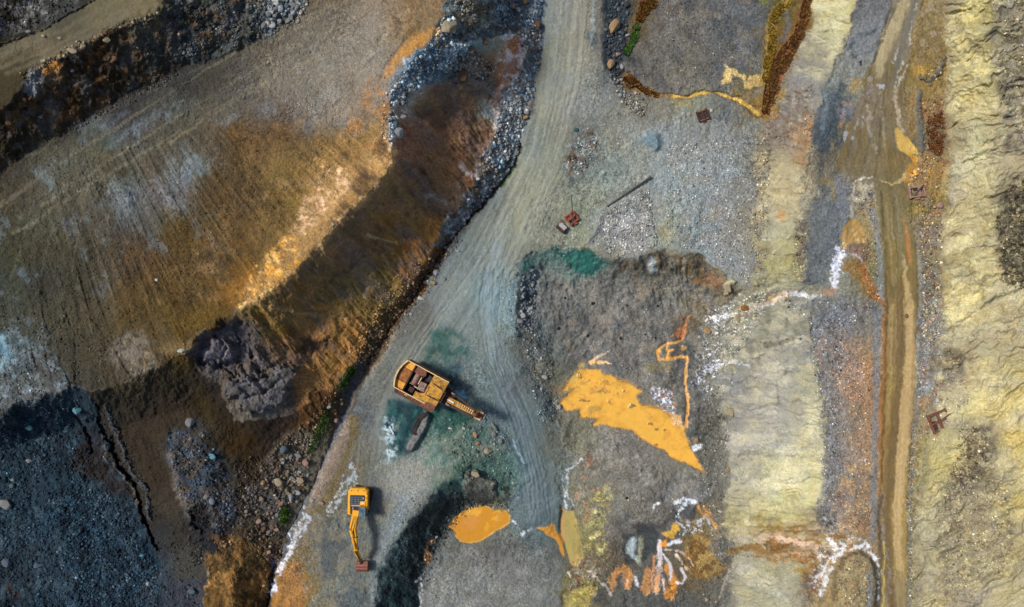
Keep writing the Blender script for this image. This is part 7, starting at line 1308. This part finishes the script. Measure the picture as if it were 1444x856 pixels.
w2_ = .92; vsA = [bm.verts.new((bc[0] - w2_, bc[1] + y, z)) for y, z in pr]; vsB = [bm.verts.new((bc[0] + w2_, bc[1] + y, z)) for y, z in pr]
for i in range(len(pr) - 1): bm.faces.new((vsA[i], vsA[i + 1], vsB[i + 1], vsB[i]))
bm.faces.new(vsA); bm.faces.new(vsB[::-1])
bk = part('bucket', bm, M_BUCK, ex, 'rusty brown digging bucket resting on the ground')
for k in range(5):
    bm = B(); beam(bm, (bc[0] - .75 + k * .375, bc[1] - .92, .3), (bc[0] - .75 + k * .375, bc[1] - 1.18, .12), .14, .1, .07, .05); part('tooth', bm, M_RUSTD, bk)
bm = B(); bx(bm, (bc[0], bc[1] - .3, 1.09), (1.8, .1, .06)); bx(bm, (bc[0], bc[1] + .2, 1.16), (1.86, .12, .06)); part('wear_strip', bm, M_RUSTP, bk)
# ------------------------------------------------------------------ rope shovel (local x points along the boom)
AX = math.radians(-28.5); gz = ground(600, 560)
zt = gz + 4.6; sh = thing('rope_shovel', 'large old orange rope shovel with rusty machinery showing through its roof', 'rope shovel', ((593 - 722) * MPP * (1 - zt / H), -(542 - 428) * MPP * (1 - zt / H), gz), AX)
q_ = MPP * (1 - zt / H)
# crawler base sits slightly towards the lower left
for s, oy in ((-1, -3.0), (1, 1.0)):
    bm = B(); bx(bm, (-.1 - (.15 if s < 0 else 0), oy, .62), (6.2, 1.15, 1.2), bev=.28); tr = part('crawler', bm, M_RUSTD, sh)
    bm = B()
    for k in range(19): bx(bm, (-2.75 + k * .32 + .2, oy, 1.24), (.22, 1.12, .07))
    part('crawler_shoes', bm, M_RUST, tr, kind='stuff')
bm = B(); bx(bm, (0, -.55, .9), (4.0, 3.0, .9), bev=.1); cyl(bm, (0, -.1, 1.3), (0, -.1, 1.9), 1.5, n=32); part('truck_frame', bm, M_RUSTD, sh)
bm = B(); bx(bm, (2.2, -2.75, 1.5), (1.7, 1.1, .3), bev=.05); bx(bm, (-2.2, -2.3, 1.45), (1.6, .8, .25), bev=.05); part('step_platform', bm, M_RUST, sh, 'brown rusty platform over the crawler')
W_ = 4.45
x0_, x1_ = -2.65, 3.55
arc = [(-2.65 - 1.25 * math.cos(t) + .0, W_ / 2 * math.sin(t)) for t in np.linspace(PI / 2, -PI / 2, 13)]
body = arc + [(1.7, -W_ / 2), (1.7, -W_ / 2 - .0), (2.1, -W_ / 2 + .55), (3.55, -W_ / 2 + .55), (3.55, W_ / 2)]
arc2 = [(-3.3 - .6 * (1 - math.sin(t) ** 2), W_ / 2 * math.sin(t)) for t in np.linspace(PI / 2, -PI / 2, 13)]
body = arc2 + [(1.9, -W_ / 2), (2.0, -W_ / 2 + .35), (3.55, -W_ / 2 + .35), (3.55, W_ / 2)]
bm = B(); prism(bm, body, 1.9, 2.3); part('deck', bm, M_RUSTD, sh)
bm = B(); prism(bm, [(x * .985, y * .97) for x, y in arc2] + [(-2.3, -W_ / 2 * .97), (-2.3, W_ / 2 * .97)], 2.3, 3.9, .06); cwt = part('counterweight', bm, M_BRN, sh)
# three roof panels of the curved tail
for (t0, t1), mt, lb in (((PI / 2, PI / 6), M_ORP2, 'bright orange tail panel'), ((PI / 6 - .04, -PI / 6 + .04), M_BRN, 'brown tail panel'), ((-PI / 6, -PI / 2), M_ORP2, 'bright orange tail panel')):
    ts = np.linspace(t0, t1, 6); ou = [(-3.22 - .6 * (1 - math.sin(t) ** 2), 2.12 * math.sin(t)) for t in ts]; inn = [(-2.05, 2.12 * math.sin(t1)), (-2.05, 2.12 * math.sin(t0))]
    bm = B(); prism(bm, ou + inn, 3.92, 4.02, .02); part('tail_panel', bm, mt, cwt, lb)
bm = B()
for (xa, ya), (xb, yb) in zip(arc2[:-1], arc2[1:]): beam(bm, (xa, ya, 4.28), (xb, yb, 4.28), .22, .5)
part('tail_rim', bm, M_CREAM, sh, 'cream curved rim round the tail')
for s in (-1, 1):
    xe = 3.55 if s > 0 else 1.9
    bm = B(); bx(bm, ((xe - 3.25) / 2, s * W_ / 2, 3.3), (xe + 3.25, .1, 2.2)); wl = part('side_wall', bm, M_BRN, sh)
    bm = B(); bx(bm, ((xe - 3.25) / 2, s * (W_ / 2), 4.45), (xe + 3.25, .14, .1)); part('roof_rail', bm, M_CREAM, wl, 'cream rail along the roof edge')
bm = B(); bx(bm, (3.5, .2, 3.3), (.12, W_ - .5, 2.2)); part('front_wall', bm, M_ORP, sh)
bm = B(); bx(bm, (-1.9, 0, 3.3), (.12, W_ - .1, 2.2)); part('bulkhead', bm, M_RUSTD, sh)
bm = B(); prism(bm, [(1.15, W_ / 2 - .05), (3.5, W_ / 2 - .05), (3.5, -W_ / 2 + .4), (2.0, -W_ / 2 + .4), (1.9, -W_ / 2 + .05), (-.2, -W_ / 2 + .05), (-.2, -1.25), (.6, -1.2), (1.15, -.9)], 4.36, 4.44); part('roof', bm, M_ORP, sh, 'faded orange front roof sheet')
bm = B(); prism(bm, [(-1.0, 1.0), (.1, 1.35), (-.1, 2.1), (-1.6, 2.1), (-1.75, 1.2)], 4.2, 4.3); part('roof_sheet', bm, M_RUST, sh, 'bent rusty roof sheet')
bm = B(); prism(bm, [(-1.75, -2.15), (-.6, -2.15), (-.6, -.7), (-1.75, -.6)], 3.2, 3.3); part('floor_plate', bm, M_RUSTD, sh)
bm = B(); bx(bm, (-.1, .3, 2.5), (3.6, 3.6, .3)); part('machine_bed', bm, M_RUSTD, sh)
bm = B(); cyl(bm, (-1.1, -.6, 3.4), (-1.1, 1.1, 3.4), .55, n=20); cyl(bm, (-1.1, -.7, 3.4), (-1.1, -.6, 3.4), .75, n=20); cyl(bm, (-1.1, 1.1, 3.4), (-1.1, 1.2, 3.4), .75, n=20); part('hoist_drum', bm, M_RUSTP, sh)
bm = B(); bx(bm, (.35, -.25, 3.7), (1.1, 1.3, 1.2), bev=.06, rz=.1); gb = part('gearbox', bm, M_RUSTP, sh)
bm = B()
for k in range(3): cyl(bm, (.05 + k * .32, -.25, 4.25), (.05 + k * .32, -.25, 4.42), .12)
part('valve', bm, M_GREY, gb)
bm = B(); bx(bm, (-.35, .35, 4.35), (.12, 1.1, .12)); bx(bm, (-.35, -.75, 4.35), (.7, .12, .12)); part('pipe', bm, M_CREAM, sh, 'pale bent pipe')
bm = B(); bx(bm, (.95, 1.35, 4.1), (.95, .8, .5), bev=.03, rz=-.15); part('electric_cabinet', bm, M_BLK, sh, 'black cabinet in the roof opening')
bm = B(); bx(bm, (1.1, -.35, 4.3), (.14, 1.7, .16)); bx(bm, (1.35, -.4, 4.46), (.08, 1.5, .08)); part('roof_beam', bm, M_BRN, sh)
bm = B(); bx(bm, (-.3, 1.0, 3.5), (.5, .5, 1.0), bev=.05); bx(bm, (-.9, -1.5, 3.4), (.8, .8, .7), bev=.05); part('motor', bm, M_RUSTD, sh)
bm = B(); bx(bm, (-1.2, -2.35, 4.0), (.12, .4, .12)); bx(bm, (-1.2, -2.5, 4.0), (.5, .08, .5)); part('side_ladder', bm, M_CREAM, sh)
bm = B(); bx(bm, (2.9, -2.35, 3.1), (1.3, .9, 2.0), bev=.06); cb = part('cab', bm, M_RUST, sh, 'rusty operator cab on the lower front corner')
bm = B(); bx(bm, (3.58, -2.35, 3.4), (.05, .7, .9)); part('windscreen', bm, M_GLASS, cb)
bm = B(); bx(bm, (2.9, -2.83, 3.4), (.9, .05, .8)); part('side_window', bm, M_GLASS, cb)
# gantry, boom, dipper stick and dipper
bm = B()
for s in (-1, 1): cyl(bm, (3.2, s * 1.0, 2.4), (3.9, s * .8, 5.4), .09, n=8); cyl(bm, (1.6, s * 1.0, 4.4), (3.9, s * .8, 5.4), .07, n=8)
cyl(bm, (3.9, -.8, 5.4), (3.9, .8, 5.4), .08, n=8); part('gantry', bm, M_RUSTD, sh)
L0, L1 = 3.7, 9.9
bm = B(); z0_, z1_ = 2.2, 5.0
for s in (-1, 1):
    beam(bm, (L0, s * 1.1, z0_), (7.2, s * .68, 4.0), .34, .5); beam(bm, (7.2, s * .68, 4.0), (L1 - .8, s * .5, z1_), .3, .4)
bx(bm, (4.3, 0, 2.5), (1.2, 2.0, .5)); bx(bm, (5.6, 0, 3.1), (.5, 1.9, .3))
for k in range(7): xx = L0 + .5 + k * .62; f = (xx - L0) / 3.5 ; yy = .95 - .4 * min(f, 1); zz = z0_ + 1.8 * min(f, 1.1); beam(bm, (xx, -yy, zz), (xx + .25, yy, zz + .1), .1, .14)
bo = part('boom', bm, M_RUSTD, sh, 'dark rusty lattice boom')
for s in (-1, 1):
    bm = B(); cyl(bm, (5.0, s * .8, 3.2), (5.0, s * 1.05, 3.2), .42, n=16); part('gear_wheel', bm, M_RUSTP, bo)
bm = B(); cyl(bm, (L1 - .7, -.3, 5.05), (L1 - .7, .3, 5.05), .45, n=20); part('boom_sheave', bm, M_RUST, bo)
bm = B()
for s in (-1, 1): cyl(bm, (3.9, s * .45, 5.4), (L1 - .7, s * .18, 5.5), .028, n=6)
part('hoist_rope', bm, M_BLK, bo)
bm = B(); beam(bm, (4.6, -.05, 4.3), (9.6, 0, 3.9), .8, .55); st = part('dipper_stick', bm, M_YELD, sh, 'yellowish dipper stick with a toothed rack')
for k in range(9):
    bm = B(); bx(bm, (6.3 + k * .34, -.02, 4.44 - k * .02), (.15, .7, .22)); part('rack_tooth', bm, M_CREAM, st)
bm = B(); bx(bm, (5.1, -.05, 4.62), (1.1, .22, .12)); part('cover_plate', bm, M_WHITE, st)
bm = B(); beam(bm, (9.6, 0, 3.5), (10.3, 0, 3.3), 1.15, .9, 1.2, 1.0); dp = part('dipper', bm, M_RUSTR, sh, 'red brown dipper at the boom tip')
for s in (-1, 1):
    bm = B(); beam(bm, (9.2, s * .55, 4.1), (10.3, s * .52, 3.95), .26, .18); part('dipper_arm', bm, M_CREAM, dp, 'pale bar along the dipper side')
bm = B(); beam(bm, (10.25, 0, 3.9), (10.5, 0, 3.2), .95, .2); part('dipper_door', bm, M_BUCK, dp)
# ------------------------------------------------------------------ loose crawler track lying on the earth berm
gz = ground(592, 600); a0, a1 = P(600, 583), P(584, 612)
tk = thing('crawler_track', 'loose dark crawler track lying on the earth berm below the rope shovel', 'crawler track', ((a0 + a1) / 2))
d_ = (a1 - a0); nrm_ = Vector((-d_.y, d_.x, 0)).normalized(); ang_ = math.atan2(d_.y, d_.x)
NL = 19
for k in range(NL):
    t = k / (NL - 1); p = a0 + d_ * t + nrm_ * (-.45 * math.sin(PI * t)) ; p.z = ground(600 + (584 - 600) * t, 583 + 29 * t) + .22
    bm = B(); bx(bm, (0, 0, 0), (.15, .82, .12), bev=.02); bx(bm, (0, .2, .09), (.17, .12, .08)); bx(bm, (0, -.2, .09), (.17, .12, .08))
    if k == 0: base_ = part('track_shoe', bm, M_RUSTD, tk); o = base_
    else: bm.free(); o = bpy.data.objects.new('track_shoe', base_.data); COL.objects.link(o); o.parent = tk
    o.location = p - tk.location; o.rotation_euler = (0, random.uniform(-.06, .06), ang_ + .35 * (t - .5))
bm = B()
for s in (-1, 1): 
    pts = [a0 + d_ * t + nrm_ * (-.45 * math.sin(PI * t) + s * .2) - tk.location for t in np.linspace(0, 1, 8)]
    for k, (p, q) in enumerate(zip(pts[:-1], pts[1:])):
        p = p.copy(); q = q.copy(); p.z = .12; q.z = .12
        beam(bm, p, q, .1, .1)
part('link_chain', bm, M_BLK, tk)
# ------------------------------------------------------------------ rusty pylon sleds with their poles
def sled(px, py, rot, w, l, bars, mats, label, pole=None, plates=(), lift=0., cross=None, group='rusty sleds for power line poles'):
    """frame of steel beams w x l metres; bars = y positions of cross beams (fractions)"""
    z = ground(px, py); o = thing('pole_sled', label, 'pole sled', P(px, py), math.radians(rot))
    t = .2
    for s in (-1, 1):
        bm = B(); bx(bm, (s * (w / 2 - t / 2), 0, .3 + lift), (t, l, .42), bev=.02); part('side_beam', bm, mats[0], o)
    for f in bars:
        bm = B(); bx(bm, (0, (f - .5) * (l - t), .3 + lift), (w - 2 * t - .01, t, .36), bev=.02); part('cross_beam', bm, mats[1], o)
    if cross is not None:
        bm = B(); bx(bm, (cross, 0, .34 + lift), (.3, l - 2 * t, .3), bev=.02); part('centre_beam', bm, mats[0], o)
    for (x, y, a, b_2) in plates:
        bm = B(); bx(bm, (x, y, .22 + lift), (a, b_2, .06)); part('floor_plate', bm, mats[2], o)
    bm = B(); bx(bm, (0, -l / 2 - .12, .25 + lift), (w * .3, .24, .16)); part('tow_hitch', bm, mats[0], o)
    if pole:
        (x0, y0, z0), (x1, y1, z1), r = pole
        bm = B(); cyl(bm, (x0, y0, z0), (x1, y1, z1), r, r * .7, n=10); part('pole', bm, M_WOOD, o)
    return o
def lp(px, py, qx, qy, rot):   # offset of photo pixel q from p in the local frame of a sled turned by rot
    v = Vector(((qx - px) * MPP, -(qy - py) * MPP, 0)); v.rotate(Matrix.Rotation(-math.radians(rot), 3, 'Z')); return v
v = lp(990, 163, 990, 150, 14)
sled(990.5, 163.5, 20, 1.75, 1.7, (0.05, .95), (M_RUSTD, M_RUST, M_RUSTD), 'dark maroon rusty sled in the yard below the yellow ditch', None, ((-.4, 0, .6, 1.3), (.4, 0, .5, 1.3)), cross=0)
v = lp(806, 308, 804, 279, 38); w0 = lp(806, 308, 807, 316, 38)
sled(806, 308, 38, 1.75, 1.75, (0.04, .5, .96), (M_RUSTR, M_RUSTR, M_RUST), 'bright orange red rusty sled with an upright dark pole above the teal pool', ((w0.x, w0.y, .4), (v.x, v.y, 2.6), .09), ((.3, -.3, .8, .7), (-.3, .3, .7, .7)), cross=.1)
v = lp(1321, 593, 1347, 570, 22); w0 = lp(1321, 593, 1313, 599, 22)
sled(1321, 593, 22, 2.9, 2.9, (0.03, .5, .97), (M_RUST, M_RUST, M_RUSTD), 'brown rusty sled with two openings and a leaning pole on the hillside toe', ((w0.x, w0.y, .5), (v.x, v.y, 1.6), .09), ((-.8, -.4, .5, 1.3),), lift=.35, cross=0)
v = lp(1291, 271, 1300, 262, 8)
sled(1291, 271, 8, 2.3, 1.7, (0.05, .95), (M_RUSTP, M_RUSTP, M_RUSTD), 'pale purplish rusty sled half sunk beside the muddy road', ((-.6, -.5, .45), (.9, .9, .8), .09), ((.2, .4, 1.2, .35),), cross=.35)
# pale concrete ballast box beside the orange sled
z = ground(792, 321); bb = thing('ballast_box', 'grey white ballast box tipped beside the orange red sled', 'ballast box', P(792, 321), math.radians(-42))
bm = B(); bx(bm, (0, -.35, .4), (1.5, .5, .7), bev=.03); part('body', bm, M_RUSTD, bb)
bm = B(); bx(bm, (.05, .15, .62), (1.15, .65, .5), bev=.04); part('block', bm, M_CONC, bb, 'pale concrete block')
bm = B(); beam(bm, (-.75, .2, .5), (-.9, .95, .3), .08, .08); beam(bm, (-.9, .95, .3), (0, .5, .6), .06, .06); part('bracket', bm, M_RUST, bb)
# long pole lying over the gravel pad
pa, pb = P(917, 250), P(856, 291); pm = (pa + pb) / 2
lg = thing('fallen_pole', 'long dark pole lying diagonally across the gravel pad', 'pole', pm)
bm = B(); cyl(bm, pa - pm + Vector((0, 0, .5)), pb - pm + Vector((0, 0, .12)), .15, .1, n=12); part('shaft', bm, M_WOOD, lg)
bm = B(); bx(bm, pa - pm + Vector((-.05, -.03, .5)), (.12, .5, .1), rz=.6); part('cross_arm', bm, M_WOOD, lg)
pa, pb = P(549.5, 601), P(555, 612); pm = (pa + pb) / 2
bm = B(); beam(bm, pa - pm + Vector((0, 0, .12)), pb - pm + Vector((0, 0, .1)), .22, .08)
o = part('plank', bm, M_WHITE, None); o.location = pm; tag(o, 'white plank lying on the wet floor left of the rope shovel', 'plank')
# blast holes in the basin floor
for hx, hy, r in ((836.5, 427, .26), (884, 431, .18), (928, 431.5, .17), (788, 463, .22), (829, 473.5, .2), (875, 477, .2), (924.5, 476.5, .17), (910, 471.5, .13), (797, 420, .15), (884, 702, .2)):
    p = P(hx, hy); h = thing('blast_hole', 'round black drill hole in the grey basin floor', 'drill hole', p, 0, 'drill holes in the basin floor')
    bm = B(); n = 16
    ri = [bm.verts.new((r * math.cos(2 * PI * k / n), r * math.sin(2 * PI * k / n), .1)) for k in range(n)]; ro = [bm.verts.new((1.5 * r * math.cos(2 * PI * k / n), 1.5 * r * math.sin(2 * PI * k / n), -.15)) for k in range(n)]
    rd = [bm.verts.new((.9 * r * math.cos(2 * PI * k / n), .9 * r * math.sin(2 * PI * k / n), .03)) for k in range(n)]
    for k in range(n): bm.faces.new((ri[k], ri[(k + 1) % n], ro[(k + 1) % n], ro[k])); bm.faces.new((rd[k], rd[(k + 1) % n], ri[(k + 1) % n], ri[k]))
    part('collar', bm, SM['dark'], h)
    bm = B(); bmesh.ops.create_circle(bm, cap_ends=True, segments=16, radius=r * .98, matrix=Matrix.Translation((0, 0, .05))); part('shaft', bm, M_HOLE, h)  # flat black disc painted for the dark inside the hole
print('done', round(time.time() - T0, 1))
